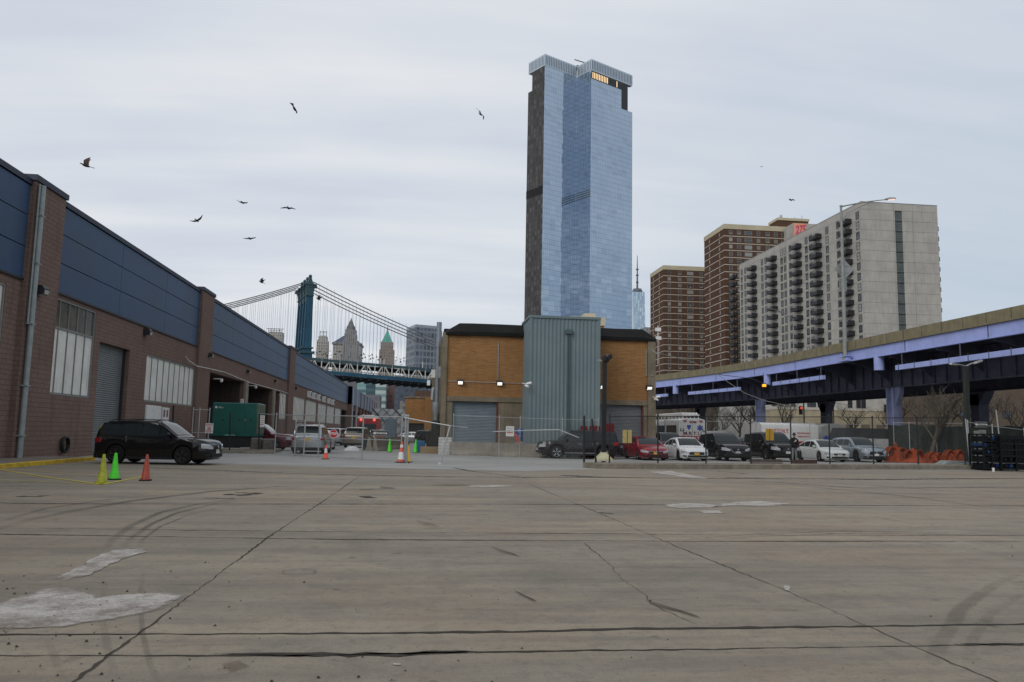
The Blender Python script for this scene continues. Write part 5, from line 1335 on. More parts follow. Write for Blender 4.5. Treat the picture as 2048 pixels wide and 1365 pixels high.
def car(name, label, cat, px, py_, depthY, rz, kind, pm, L, W, H, wb=None, wr=.35, rim=None, grp='parked cars in the lot behind the fence', front='slat', plate=None, rails=False, lower=None, loc=None, clad=False, opts=()):
    K = KIND[kind]; c = loc if loc is not None else (float(YP(px, 900, depthY)[0]), depthY)
    t = thing(name, label, cat, (c[0], c[1], 0.004), rz, grp)
    wb = wb or L*.59; ax = (-.5*L+L*.20, -.5*L+L*.20+wb); R = wr*1.13
    fw_ = [(-.5, .80), (-.492, .88), (-.47, .95), (-.42, .99), (-.3, 1), (.3, 1), (.38, .985), (.43, .95), (.465, .88), (.488, .76), (.5, .62)]
    xs = sorted(set([round(v*L, 4) for v in (-.5, -.495, -.488, -.47, -.44, -.42, -.1, 0, .1, .19, .24, .28, .36, .40, .43, .45, .465, .478, .488, .495, .5)]+[a+R*cos(k*pi/12) for a in ax for k in range(13)]))
    def zt(x): return lerp_keys(K['top'], x/L)*H
    def hw(x): return lerp_keys(fw_, x/L)*W/2
    sill = K['sill']*H
    def zb(x):
        z = sill+(.05*H if abs(x/L) > .47 else 0)
        for a in ax:
            d = abs(x-a)
            if d < R: z = max(z, min(wr+sqrt(R*R-d*d), zt(x)-.16))
        return z
    b_ = MB(); rings = []
    for x in xs:
        w, z0, z1 = hw(x), zb(x), zt(x); h_ = z1-z0
        prof = [(0, z0), (w*.90, z0), (w*.965, z0+.02), (w*.995, z0+h_*.18), (w, z0+h_*.45), (w*.992, z0+h_*.66), (w*.965, z0+h_*.84), (w*.90, z1-.012), (w*.70, z1+.012), (0, z1+.03)]
        rings.append([(x, -y, z) for y, z in prof]+[(x, y, z) for y, z in prof[-2:0:-1]])
    b_.loft(rings); body = b_.build('body', pm, t, smooth=32)
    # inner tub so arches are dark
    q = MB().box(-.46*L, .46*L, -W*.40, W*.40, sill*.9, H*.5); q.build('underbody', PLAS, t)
    # greenhouse
    g0, g1 = K['gh'][0][0]*L, K['gh'][-1][0]*L
    gx_ = sorted(set(list(np.linspace(g0, g1, 25))+[k[0]*L for k in K['gh']]))
    def gt_(x): return lerp_keys(K['gh'], x/L)*H
    def gw(x, f): 
        ta = .80 if kind != 'big' else .86
        tp_ = hw(x)*(.93-(1-ta)*1.0*min(1, max(0, (gt_(x)-zt(x))/(H*.36)))*f)
        return tp_
    def gside(x, f):
        zb_, z1 = zt(x)-.03, gt_(x); return gw(x, f), zb_+(z1-zb_)*f
    b_ = MB(); rings = []
    for x in gx_:
        P = [gside(x, 0), gside(x, .3), gside(x, .6), gside(x, .86)]
        w1, z1 = gw(x, 1), gt_(x); P += [(w1*.93, z1-.012), (w1*.6, z1+.012), (0, z1+.02)]
        rings.append([(x, -y, z) for y, z in P]+[(x, y, z) for y, z in P[-2::-1]])
    b_.loft(rings); gh = b_.build('cabin', pm, t, smooth=30)
    # side windows follow the cabin
    rf = K['gh']; x_rear = g0+(.05 if kind == 'sedan' else .035)*L; x_front = g1-.055*L
    cuts = {'suv': [(-.425, -.295), (-.272, -.10), (-.085, .058), (.07, .145)], 'big': [(-.455, -.28), (-.268, -.10), (-.085, .06), (.07, .145)], 'sedan': [(-.31, -.19), (-.178, -.03), (-.018, .10), (.11, .175)]}[kind]
    for sgn in (-1, 1):
        for (a, c_) in cuts[:3] + (cuts[3:]):
            q = MB(); R_ = []
            for x in np.linspace(a*L, c_*L, 7):
                hh = gt_(x)-zt(x); f1 = max(.12, min(.88, 1-.075*H/max(hh, .05))); f0 = .10
                if f1-f0 < .05: f1 = f0+.05
                col = []
                for f in (f0, (f0+f1)/2, f1):
                    y, z = gside(x, f); col.append((x, sgn*(y+.007), z))
                R_.append(col)
            q.loft(R_, closed=False); 
            if sgn > 0: q.f = [f[::-1] for f in q.f]
            q.build('side_window', GLS_CAR, t, smooth=60)
    def screen(xa, xb, nm, m):
        q = MB(); R_ = []
        for x in np.linspace(xa, xb, 6):
            w1 = gw(x, 1)*.90; z1 = gt_(x); R_.append([(x+(.012 if xb > 0 else -.012), w1*u, z1+.022-.03*abs(u)**2*.6+.006) for u in (-.97, -.5, 0, .5, .97)])
        q.loft(R_, closed=False); q.build(nm, m, t, smooth=60)
    rk = [k for k in K['gh']]
    screen(rk[-1][0]*L-.02*L, rk[6][0]*L+.006*L, 'windshield', GLS_CAR)
    screen(rk[0][0]*L+.006*L, rk[3 if kind == 'sedan' else 2][0]*L-.0*L, 'rear_window', GLS_CAR)
    # wrap-round strips on the ends follow the plan outline
    def outline(end):
        s_ = 1 if end == 'f' else -1
        pts_ = [(x, hw(x)) for x in xs if (x*s_ > .40*L)]
        pts_ = sorted(pts_, key=lambda p: -p[0]*s_)
        return [(s_*L/2, 0.0)]+pts_
    def band(end, u0, u1, z0, z1, m, nm, off_=.012, both=True, slant=0.0, obj=True):
        O = outline(end); s_ = 1 if end == 'f' else -1
        d = [0]
        for a, c_ in zip(O[:-1], O[1:]): d.append(d[-1]+sqrt((a[0]-c_[0])**2+(a[1]-c_[1])**2))
        def at_(u):
            u = u*W/2
            for i in range(len(d)-1):
                if u <= d[i+1]: k = (u-d[i])/(d[i+1]-d[i]+1e-9); return O[i][0]+(O[i+1][0]-O[i][0])*k, O[i][1]+(O[i+1][1]-O[i][1])*k
            return O[-1]
        res = []
        for sg in ((-1, 1) if both else (0,)):
            q = MB(); R_ = []
            us = np.linspace(u0, u1, 9) if sg else np.linspace(-u1, u1, 15)
            for i, u in enumerate(us):
                x, y = at_(abs(u)); sy = (sg if sg else (1 if u >= 0 else -1)); k = (i/(len(us)-1)) if sg else abs(u)/max(u1, .01)
                zz0, zz1 = z0+slant*k, z1+slant*k*.6
                lim = zt(x)-.01
                zz1 = min(zz1, lim); zz0 = min(zz0, zz1-.015)
                yn = y/(hw(0)+1e-6); nx_, ny_ = s_*off_*(1-.6*yn), off_*yn
                R_.append([(x+nx_, sy*(y+ny_), zz0), (x+nx_*1.3, sy*(y+ny_*1.2), (zz0+zz1)/2), (x+nx_, sy*(y+ny_), zz1), (x-s_*.05, sy*max(0, y-.05), zz1), (x-s_*.05, sy*max(0, y-.05), zz0)])
            q.loft(R_); q.build(nm, m, t, smooth=40)
    hz = lerp_keys(K['top'], .465)*H; nz = lerp_keys(K['top'], .5)*H
    if 'rear' not in opts:
        band('f', .50, 1.22, nz-.10*H*.8, nz+.035*H, HEADL, 'headlight', slant=.03*H)
        if front == 'wide': band('f', 0, .52, nz-.13*H, nz+.0*H, BLACK, 'grille', both=False); band('f', 0, .50, nz-.005*H, nz+.012*H, BLACK, 'grille_trim', .02, both=False)
        elif front == 'v':
            band('f', 0, .46, nz-.17*H, nz+.01*H, BLACK, 'grille', both=False)
            q = MB(); x = L/2+.03
            for sg in (-1, 1): q.beam((x-.06, sg*.25*W, nz+.01*H), (x, sg*.12*W, nz-.15*H), .05, .05); 
            q.beam((x, -.13*W, nz-.15*H), (x, .13*W, nz-.15*H), .05, .05); q.build('grille_trim', CHROME, t)
        elif front == 'big': band('f', 0, .50, nz-.20*H, nz+.045*H, PLAS, 'grille', .025, both=False); 
        elif front == 'chrome': band('f', 0, .46, nz-.10*H, nz+.01*H, BLACK, 'grille', both=False); band('f', 0, .47, nz+.0*H, nz+.03*H, CHROME, 'grille_trim', .02, both=False)
        else: band('f', 0, .44, nz-.08*H, nz+.0*H, BLACK, 'grille', both=False)
        if front in ('big', 'slat', 'v'):
            for k in range(3): z = nz-(.03+.045*k)*H; MB().box(L/2+.03, L/2+.042, -.2*W, .2*W, z, z+.012).build('grille_bar', CHROME if front == 'big' else PLAS, t)
        q = MB(); q.lathe([(.0, .0), (.055, .0), (.055, .02), (.0, .022)], (L/2+.035, 0, nz-.03*H), 12, 'x'); q.build('emblem', CHROME, t)
        band('f', .0, .62, sill+.05*H, sill+.13*H, PLAS, 'lower_intake', both=False); band('f', .70, .98, sill+.07*H, sill+.13*H, PLAS, 'fog_lamp')
        MB().box(L/2+.015, L/2+.035, -.155, .155, sill+.14*H, sill+.14*H+.15).build('licence_plate', plate or PLW, t)
        if lower: band('f', 0, 1.0, sill-.0, sill+.05*H, lower, 'bumper_lip', .02, both=False)
    tz = lerp_keys(K['top'], -.49)*H
    band('r', .48, 1.2, tz-.135*H, tz-.02*H, TAILL, 'taillight', slant=.01*H)
    band('r', 0, 1.1, sill-.0, sill+.10*H, PLAS if kind != 'sedan' else pm, 'rear_bumper', .02, both=False)
    if 'rear' in opts:
        q = MB().box(-L/2-.03, -L/2-.012, -.16, .16, tz-.16*H, tz-.16*H+.15); q.build('licence_plate', PLY, t)
        band('r', 0, .42, tz-.045*H, tz-.025*H, CHROME, 'trim_bar', .02, both=False)
        q = MB(); q.loft([[(g0-.01*L+.0+a, y*W*.34, H*.94+z) for a, z in ((0, 0), (.28, .035), (.28, .06), (-.05, .03))] for y in (-1, 0, 1)]); q.build('spoiler', pm, t)
        q = MB(); q.beam((-L/2+.02, -.1, H*.66), (-L*.463, .35, H*.70), .02, .02); q.build('wiper', BLACK, t)
    if clad or kind != 'sedan':
        for sgn in (-1, 1):
            MB().box(ax[0]+R*.98, ax[1]-R*.98, sgn*(W/2-.02)-.025, sgn*(W/2-.02)+.03, sill-.02, sill+.09).build('side_skirt', lower or PLAS, t)
    if 'chromeskirt' in opts:
        for sgn in (-1, 1): MB().box(ax[0]+R*1.1, ax[1]-R*1.1, sgn*(W/2+.015)-.01, sgn*(W/2+.015)+.012, sill+.10, sill+.135).build('chrome_strip', CHROME, t)
    for sgn in (-1, 1):
        for k in ((-.17, .0) if kind != 'sedan' else (-.15, .02)):
            MB().box(k*L-.09, k*L+.09, sgn*(W/2*.985)-.012, sgn*(W/2*.985)+.022, zt(0)-.11*H, zt(0)-.11*H+.025).build('door_handle', CHROME if pm.name != 'paint_black_gloss' else pm, t)
        for dxx in (-.262, -.078, .10 if kind != 'big' else .07):
            x = dxx*L; q = MB(); q.add([(x-.006, sgn*(W/2+.001), sill+.1), (x+.006, sgn*(W/2+.001), sill+.1), (x+.006, sgn*(hw(x)*.975), zt(x)-.06), (x-.006, sgn*(hw(x)*.975), zt(x)-.06)], [(0, 1, 2, 3)]); q.build('door_seam', BLACK, t)
        
        q = MB(); x = .155*L; q.loft([[(x+a, sgn*(W/2*.90+y), zt(x)+.03+z) for y, z in ((0, .0), (.17, .0), (.2, .08), (.15, .13), (.02, .10))][::sgn] for a in (-.05, .06)]); q.build('mirror', pm, t, smooth=40)
    if rails:
        for sgn in (-1, 1):
            q = MB(); q.tube([(x*L, sgn*W*.345, gt_(x*L)+(.055 if -.37 < x < .05 else .0)) for x in (-.40, -.36, -.2, 0, .04, .07)], .016, 6); q.build('roof_rail', BLACK if rails == 1 else CHROME, t, smooth=60)
    # wheels
    rim = rim or RIMS; w0 = None
    for i, a in enumerate(ax):
        for sgn in (-1, 1):
            if w0 is None:
                q = MB(); q.lathe([(wr*.62, -.105), (wr*.9, -.11), (wr*.985, -.085), (wr, -.04), (wr, .04), (wr*.985, .085), (wr*.9, .11), (wr*.62, .105)], (0, 0, 0), 28, 'y'); 
                whl = q.build('wheel', TYRE, t, smooth=40)
                q = MB(); q.lathe([(wr*.66, -.08), (wr*.70, -.108), (wr*.64, -.100), (wr*.60, -.03), (.02, -.02)], (0, 0, 0), 24, 'y', cap=False)
                for k in range(5):
                    an = k*2*pi/5+.3
                    for da in (-.13, .13): q.beam((cos(an)*.04, -.085, sin(an)*.04), (cos(an+da)*wr*.65, -.095, sin(an+da)*wr*.65), wr*.10, .03)
                q.lathe([(.06, -.10), (.075, -.07), (.0, -.105)], (0, 0, 0), 10, 'y'); q.build('rim', rim, whl, smooth=40)
                w0 = whl; whl.location = (a, sgn*(W/2-.12), wr)
            else:
                whl = copy_tree(w0, t); whl.location = (a, sgn*(W/2-.12), wr); 
                if sgn > 0: whl.rotation_euler[2] = pi
    w0.rotation_euler[2] = 0
    return t
PBK = paint('paint_black_gloss', (.008, .008, .009)); PBL = paint('paint_black_plum', (.007, .005, .007)); PW = paint('paint_white', (.62, .63, .64)); PS = paint('paint_silver', (.36, .38, .39), .6, .3); PSB = paint('paint_silver_blue', (.27, .31, .34), .6, .3)
PRED = paint('paint_red', (.22, .008, .018), .1); PMAR = paint('paint_maroon', (.085, .006, .016), .2); PTAN = paint('paint_tan', (.22, .20, .165), .5, .3); PDG = paint('paint_dark_grey', (.05, .055, .06), .4, .3); PBLU = paint('paint_dark_blue', (.02, .04, .10), .2, .3); PCR = paint('paint_pearl', (.52, .54, .52))

HD = -pi/2      # nose towards the camera, parallel to the street
g1_ = G(322, 931); 
c_ = np.array([-10.45, 34.2])
SUVB = car('black_suv', 'black sport utility wagon parked side-on by the three cones', 'car', 0, 0, 0, radians(-7), 'suv', PBK, 4.65, 1.80, 1.72, 2.67, .36, RIMB, None, 'slat', PLW, 1, loc=(c_[0], c_[1]), clad=True)
car('dark_suv', 'dark plum sport utility car side-on before the corrugated stair tower, nose to the left', 'car', 0, 0, 0, pi+radians(0), 'big', PBL, 5.0, 1.98, 1.76, 2.95, .39, RIMS, front='slat', loc=(float(YP(1154, 900, 49.6)[0]), 49.6), opts=('chromeskirt',))
car('red_sedan', 'red sedan with a yellow licence plate facing the fence', 'car', 1290, 0, 50.0, HD, 'sedan', PRED, 4.8, 1.82, 1.45, 2.78, .33, None, front='chrome', plate=PLY)
car('white_sedan', 'bright white sedan with black grille between the red sedan and a black car', 'car', 1369, 0, 50.1, HD, 'sedan', PW, 4.6, 1.80, 1.42, 2.7, .33, RIMB, front='wide', plate=PLY)
car('black_crossover', 'black crossover with a chrome V grille', 'car', 1446, 0, 51.2, HD, 'suv', PBK, 5.0, 1.95, 1.77, 2.9, .38, None, front='v', loc=None)
car('black_pickup_suv', 'tall square black sport utility car behind the yellow sign back', 'car', 1541, 0, 51.8, HD, 'big', PBK, 5.2, 2.04, 1.89, 2.95, .42, CHROME, front='big')
car('pearl_sedan', 'pale pearl sedan beside the standing person', 'car', 1643, 0, 52.6, HD, 'sedan', PCR, 4.8, 1.82, 1.45, 2.74, .33, None, front='slat')
car('silver_crossover', 'silver-blue crossover at the right end of the parked row', 'car', 1715, 0, 53.2, HD+.0, 'suv', PSB, 4.7, 1.84, 1.66, 2.72, .38, RIMB, front='wide', lower=PLAS)
car('dark_wagon', 'dark car half hidden behind the red sedan', 'car', 1250, 0, 57.0, HD, 'suv', PDG, 4.7, 1.85, 1.62, grp='cars in the second row')
car('dark_wagon', 'dark sport utility car half hidden behind the white sedan', 'car', 1336, 0, 57.5, HD, 'suv', PDG, 4.8, 1.9, 1.75, grp='cars in the second row')
car('dark_wagon', 'dark car partly seen between the two tall black cars', 'car', 1490, 0, 60.5, HD, 'sedan', PDG, 4.8, 1.85, 1.5, grp='cars in the second row')
HU = pi/2
SG = 'cars in the street beyond the gate'
car('silver_crossover', 'silver crossover seen from behind inside the gate', 'car', 0, 0, 0, HU, 'suv', PS, 5.1, 1.99, 1.78, 3.0, .38, loc=(-6.75, 52.6), grp=SG, opts=('rear',), rails=2)
car('maroon_car', 'maroon car with its nose to the right behind the concrete blocks', 'car', 0, 0, 0, radians(-4), 'big', PMAR, 5.3, 2.0, 1.85, loc=(float(YP(512, 880, 57.2)[0]), 57.2), grp=SG)
car('tan_suv', 'tan sport utility car seen from behind in the middle of the street', 'car', 0, 0, 0, HU-.12, 'suv', PTAN, 4.9, 1.95, 1.75, loc=(float(YP(718, 880, 72)[0]), 72.0), grp=SG, opts=('rear',))
for (px, Y, k, p_, lb) in ((641, 62, 'sedan', PW, 'white car just beyond the silver crossover'), (668, 80, 'suv', PS, 'silver car behind the stop sign'), (683, 92, 'suv', PDG, 'dark grey car third in the row along the warehouse'), (700, 104, 'sedan', PDG, 'dark car fourth in the row along the warehouse'), (717, 122, 'suv', PBK, 'black car far down the row along the warehouse'),
    (812, 112, 'suv', PSB, 'silver-blue car parked beyond the left green cone'), (753, 98, 'suv', PW, 'white car behind the left one way arrow sign'), (742, 106, 'sedan', PBLU, 'dark blue car near the end of the street')):
    car('parked_car', lb, 'car', px, 0, Y, HU if px < 790 else HU+pi, k, p_, 4.7, 1.85, 1.65 if k == 'suv' else 1.45, grp=SG, opts=('rear',) if px < 790 else ())
car('parked_car', 'silver sedan parked crosswise beyond the right green cone', 'car', 829, 0, 104, radians(-25), 'sedan', PS, 4.8, 1.85, 1.45, grp=SG)
car('parked_car', 'dark car nose tucked behind the blue bin near the ducts', 'car', 0, 0, 0, radians(-60), 'suv', PBK, 4.6, 1.8, 1.65, grp=SG, loc=(float(YP(862, 880, 88)[0]), 88))

# emergency vehicles
EW = M('ambulance_white', (.60, .60, .58), .4, var=.1, scale=1.5, coat=.3); ERED = M('ambulance_red', (.30, .012, .02), .4, var=.1); EBL = M('star_blue', (.02, .06, .30), .5, var=0); EGR = M('ambulance_grey', (.26, .26, .25), .5, var=.15)
def box_truck(name, label, c, rz, L, W, H, z0=.55, red=(1.0, 1.45), cab=0.0, grp=None, roofr=.35, windows=True, text_rear=(), text_side=(), rack=False, star=None, bodym=None):
    t = thing(name, label, 'ambulance', (c[0], c[1], .004), rz, grp)
    bm = bodym or EW
    prof = [(-W/2, z0), (W/2, z0), (W/2, H-roofr), (W/2-.08, H-roofr*.5), (W/2-.35, H-.08), (W/2-.7, H), (-W/2+.7, H), (-W/2+.35, H-.08), (-W/2+.08, H-roofr*.5), (-W/2, H-roofr)]
    q = MB(); x0, x1 = -L/2, L/2-cab; q.loft([[(x, y*.985, z0+(z-z0)*.99) for y, z in prof] for x in (x0,)]+[[(x, y, z) for y, z in prof] for x in (x0+.06, x1-.06)]+[[(x1, y*.985, z0+(z-z0)*.99) for y, z in prof]]); q.build('box', bm, t, smooth=35)
    if red:
        q = MB().box(x0-.012, x1+.012, -W/2-.012, W/2+.012, red[0], red[1]); q.build('red_band', ERED, t)
    if cab:
        q = MB(); q.loft([[(x, -W/2*.9, .5), (x, W/2*.9, .5), (x, W/2*.9, z-.1), (x, W/2*.75, z), (x, -W/2*.75, z), (x, -W/2*.9, z-.1)] for x, z in ((x1, 2.3), (x1+cab*.3, 2.25), (x1+cab*.55, 1.5), (x1+cab*.95, 1.35), (x1+cab, 1.0))]); q.build('cab', bm, t, smooth=35)
        q = MB().quad((x1+cab*.325, -W*.36, 2.12), (x1+cab*.54, -W*.38, 1.56), (x1+cab*.54, W*.38, 1.56), (x1+cab*.325, W*.36, 2.12)); q.build('windshield', GLS_CAR, t)
    w0 = None
    for a in (-L/2+L*.2, L/2-max(cab*.5, L*.14)):
        for sg in (-1, 1):
            q = MB().lathe([(.25, -.13), (.44, -.14), (.48, -.1), (.48, .1), (.44, .14), (.25, .13)], (0, 0, 0), 20, 'y'); w_ = q.build('wheel', TYRE, t, smooth=40); w_.location = (a, sg*(W/2-.16), .48)
            MB().lathe([(.26, -.1), (.2, -.06), (.02, -.05)], (0, 0, 0), 12, 'y', cap=False).build('rim', RIMS, w_)
    MB().box(x0+.2, L/2-.3, -W*.42, W*.42, .35, z0).build('chassis', BLACK, t)
    for (txt, size, dy, z, m, wd) in text_rear:
        q = MB(); q.text(txt, size, (x0-.02, dy, z), (0, -1, 0), (0, 0, 1), width=wd, bold=.02, depth=0); q.build('lettering', m, t)
    for (txt, size, dx, z, m, wd) in text_side:
        q = MB(); q.text(txt, size, (dx, -W/2-.02, z), (1, 0, 0), (0, 0, 1), width=wd, bold=.02, depth=0); q.build('lettering', m, t)
    if star:
        for (pl, a, z, s_) in star:
            q = MB()
            for k in range(3):
                an = k*pi/3; d = np.array([sin(an), cos(an)])*s_; 
                if pl == 'rear': q.beam((x0-.02-.003*k, a-d[0], z-d[1]), (x0-.02-.003*k, a+d[0], z+d[1]), s_*.5, .01, up=(1, 0, 0))
                else: q.beam((a-d[0], -W/2-.02-.003*k, z-d[1]), (a+d[0], -W/2-.02-.003*k, z+d[1]), s_*.5, .01, up=(0, 1, 0))
            q.build('star_of_life', EBL, t)
    if rack:
        q = MB()
        for y in (-.7, .7): q.beam((x0+.5, y, H+.3), (x1-.5, y, H+.3), .08)
        for i in range(9): xx = x0+.6+i*(L-1.6)/8; q.beam((xx, -.8, H+.3), (xx, .8, H+.3), .07); q.beam((xx, -.7, H-.02), (xx, -.7, H+.3), .06); q.beam((xx, .7, H-.02), (xx, .7, H+.3), .06)
        for i in range(5): q.tube([(x0+.7, -.6+i*.3, H+.42), (x1-1, -.6+i*.3, H+.42)], .09, 6)
        q.build('roof_rack', WHITEP, t)
    return t
c = YP(1377, 870, 66)
a = box_truck('ambulance_bus', 'white fire department bus with a blue star and a loaded roof rack', (float(c[0])+.3, 70.5), HU, 9.5, 2.5, 3.05, .5, (.75, 1.55), text_rear=(('M.R.T.U.', .40, 0, 1.76, M('lettering_maroon', (.12, .01, .03), .5, var=0), 1.7), ('F.D.N.Y.', .30, 0, 1.36, WHITEP, 1.3)), star=(('rear', -.62, 2.25, .26),), rack=True)
q = MB().box(-4.79, -4.765, -.85, -.55, 2.72, 2.9).box(-4.79, -4.765, .55, .85, 2.72, 2.9).box(-4.79, -4.765, -.3, .3, 2.66, 2.8); q.build('marker_lamp', TAILL, a)
q = MB(); q.add([(-4.78, .35+x, 2.28+z) for x, z in ((-.17, .2), (.17, .2), (.17, 0), (0, -.24), (-.17, 0))], [(0, 1, 2, 3, 4)]); q.build('badge', EBL, a)
for sy in (-.98, .95): 
    q = MB(); q.box(-4.80, -4.77, sy-.16, sy-.10, 1.95, 2.2); q.box(-4.80, -4.77, sy+.10, sy+.16, 1.95, 2.2); q.box(-4.8, -4.77, sy-.1, sy+.1, 1.95, 2.0); q.build('wiper_bracket', BLACK, a)
q = MB().box(-4.2, -1.4, 1.26, 1.275, 1.45, 2.45).box(-1.1, 1.4, 1.26, 1.275, 1.45, 2.45).box(1.7, 4.2, 1.26, 1.275, 1.45, 2.45); q.build('side_window', GLS_CAR, a)
c = YP(1584, 870, 64); 
box_truck('ambulance_truck', 'long white fire department truck lettered F.D.N.Y. in red', (float(c[0]), 65.5), pi*0, 5.0, 2.4, 2.82, .6, (.95, 1.28), text_side=(('F.D.N.Y.', .5, -.75, 2.1, M('lettering_red', (.45, .02, .03), .5, var=0), 1.3), ('FIRE DEPARTMENT', .19, 1.2, 1.95, MATS['lettering_red'], 1.2), ('EMERGENCY', .17, 1.2, 1.68, MATS['lettering_red'], 1.1)))
c = YP(1666, 870, 66); box_truck('ambulance_truck', 'grey-roofed ambulance with a blue star right of the long white truck', (float(c[0]), 69), HU, 6.5, 2.35, 2.8, .5, None, star=(('rear', .75, 1.55, .30),), bodym=EGR)
c = YP(1432, 880, 82); box_truck('ambulance', 'low grey-white ambulance roof seen above the black crossover', (float(c[0]), 84), .1, 6.6, 2.2, 2.15, .5, (1.3, 1.6), 1.6, 'ambulances parked far behind the row', bodym=EGR)
c = YP(1452, 880, 86); box_truck('ambulance', 'second low grey-white ambulance roof left of the highway column', (float(c[0]), 92), .0, 6.4, 2.2, 2.1, .5, (1.3, 1.6), 1.6, 'ambulances parked far behind the row', bodym=EGR)
c = YP(735, 860, 96); a = box_truck('fire_truck', 'red and white fire truck front with two lit lamps above the tan car', (float(c[0]), 100), HD, 8, 2.5, 3.3, .6, (1.2, 2.9))
for sg in (-.8, .75):
    q = MB().lathe([(.0, .02), (.16, .02), (.18, -.02), (.16, -.05)], (4.06, sg, 2.75), 10, 'x'); q.build('warning_light', M('red_lamp_lit', (.6, .05, .05), .4, var=0, emit=(1, .2, .12, .8)), a)
MB().box(4.0, 4.03, -1.0, 1.0, 1.5, 2.3).build('windshield', GLS_CAR, a)

# ------------------------------------------------------------------ chain-link fences
WIRE = M('fence_wire', (.22, .23, .23), .5, .5, var=0); WIRED = M('fence_wire_dark', (.045, .045, .045), .6, .3, var=0); POSTD = M('fence_post_dark', (.035, .035, .036), .6, .2, var=.3, scale=6); POSTL = M('fence_post_light', (.44, .45, .45), .45, .5, var=.15, scale=4)
def mesh_wire(q, a, b_, h0a, h1a, h0b, h1b, pitch=.095, r=.0012):
    """diamond mesh between two uprights; heights given at both ends"""
    a = np.array(a, float)[:2]; b_ = np.array(b_, float)[:2]; L = np.linalg.norm(b_-a); d = (b_-a)/L
    def P(s, z): k = s/L; lo, hi = h0a+(h0b-h0a)*k, h1a+(h1b-h1a)*k; return np.array([a[0]+d[0]*s, a[1]+d[1]*s, lo+(hi-lo)*z])
    H_ = ((h1a-h0a)+(h1b-h0b))/2; n = int((L+H_)/pitch)
    nrm_ = np.array([-d[1], d[0], 0])
    for i in range(n):
        s0 = i*pitch-H_
        for sg in (0, 1):
            # line from bottom at s0 to top at s0+H
            sa, sb = s0, s0+H_
            u0, u1 = max(0, -sa/H_), min(1, (L-sa)/H_)
            if u1 <= u0+.01: continue
            A, B = P(sa+H_*u0, u0 if not sg else 1-u0), P(sa+H_*u1, u1 if not sg else 1-u1)
            dv = B-A; dv /= np.linalg.norm(dv); w = np.cross(dv, nrm_)*r*1.3; o_ = nrm_*r
            q.add([A-w-o_, A+w-o_, A+o_, B-w-o_, B+w-o_, B+o_], [(0, 1, 4, 3), (1, 2, 5, 4), (2, 0, 3, 5)])
def fence(name, label, pts, h, pm, wm, post_r=.03, z=0.0, top=True, bottom=False, mid=None, hs=None, grp=None, lean=None, pitch=.095, r=.0012):
    p0 = pts[0]; t = thing(name, label, 'fence', (p0[0], p0[1], z), 0, grp, True)
    hs = hs or [h]*len(pts)
    for i, p in enumerate(pts):
        dx = lean[i] if lean else (0, 0)
        q = MB(); q.tube([(p[0], p[1], z), (p[0]+dx[0], p[1]+dx[1], z+hs[i]+.06)], post_r, 8); q.lathe([(post_r*1.35, 0), (post_r*1.2, .04), (.0, .07)], (p[0]+dx[0], p[1]+dx[1], z+hs[i]+.05), 8); q.build('post', pm, t, smooth=40)
    for i in range(len(pts)-1):
        a, b_ = pts[i], pts[i+1]
        q = MB(); mesh_wire(q, a, b_, z+.04, z+hs[i], z+.04, z+hs[i+1], pitch, r); q.build('wire_mesh', wm, t)
        q = MB()
        if top: q.tube([(a[0], a[1], z+hs[i]), (b_[0], b_[1], z+hs[i+1])], post_r*.6, 6)
        if bottom: q.tube([(a[0], a[1], z+.06), (b_[0], b_[1], z+.06)], post_r*.5, 6)
        if mid: q.tube([(a[0], a[1], z+mid), (b_[0], b_[1], z+mid)], post_r*.55, 6)
        if q.v: q.build('rail', pm, t, smooth=40)
    return t
gA, gB, gC = G(549, 910), G(723.5, 921), G(801.5, 925); gh = lambda px, py, p: float(YP(px, py, p[1])[2])
fence('gate', 'wide sliding chain-link gate leaf with a middle rail across the street', [gA, G(636, 916), gB, gC], 2.1, POSTL, WIRE, .035, bottom=True, mid=1.05, hs=[gh(551, 830, gA), gh(636, 831, G(636, 916)), gh(723, 833, gB), gh(801, 834, gC)])
gA2 = G(592, 914); q = MB()
fence('gate', 'short narrow chain-link gate leaf overlapping the silver crossover', [G(589, 913.5), G(607, 915.5)], 1.9, POSTL, WIRE, .04, mid=1.0, hs=[1.9, 1.9])
gP = G(809, 926); gD = G(880, 929); gE = G(1168, 934)
p809 = gh(809, 834, gP)
fence('fence', 'single light gate post where the leaning fence begins', [gP, gP+[.1, .03, 0]], p809, POSTL, WIRE, .045)
# sagging panels from the gate post to the black post
lf = thing('fence', 'sagging chain-link fence with a leaning white post before the roller door', 'fence', (gP[0], gP[1], 0), 0, None, True)
tD = YP(900, 852, float(gD[1])); ptop = [YP(809, 836, float(gP[1])), tD, YP(935, 856, 38.6)]
q = MB(); q.tube([gD, tD], .04, 8); q.lathe([(.13, 0), (.12, .04), (.05, .08)], gD, 10); q.build('post', POSTL, lf, smooth=40)
q = MB(); q.tube(ptop, .028, 6); q.build('rail', POSTL, lf)
q = MB(); mesh_wire(q, gP, gD, .03, float(ptop[0][2]), .03, float(tD[2])); mesh_wire(q, gD, YP(1000, 900, 38.3), .03, float(tD[2]), .02, 1.75); mesh_wire(q, YP(1000, 900, 38.3), gE, .02, 1.75, .02, 1.55); q.build('wire_mesh', WIRE, lf)
q = MB(); q.tube([YP(985, 864, 38.3), YP(1060, 861, 38), YP(1118, 860, 37.6), YP(1158, 876, 37.3)], .022, 6); q.build('rail', POSTL, lf)
q = MB(); q.tube([G(985, 931), YP(985, 864, float(G(985, 931)[1]))], .02, 6)
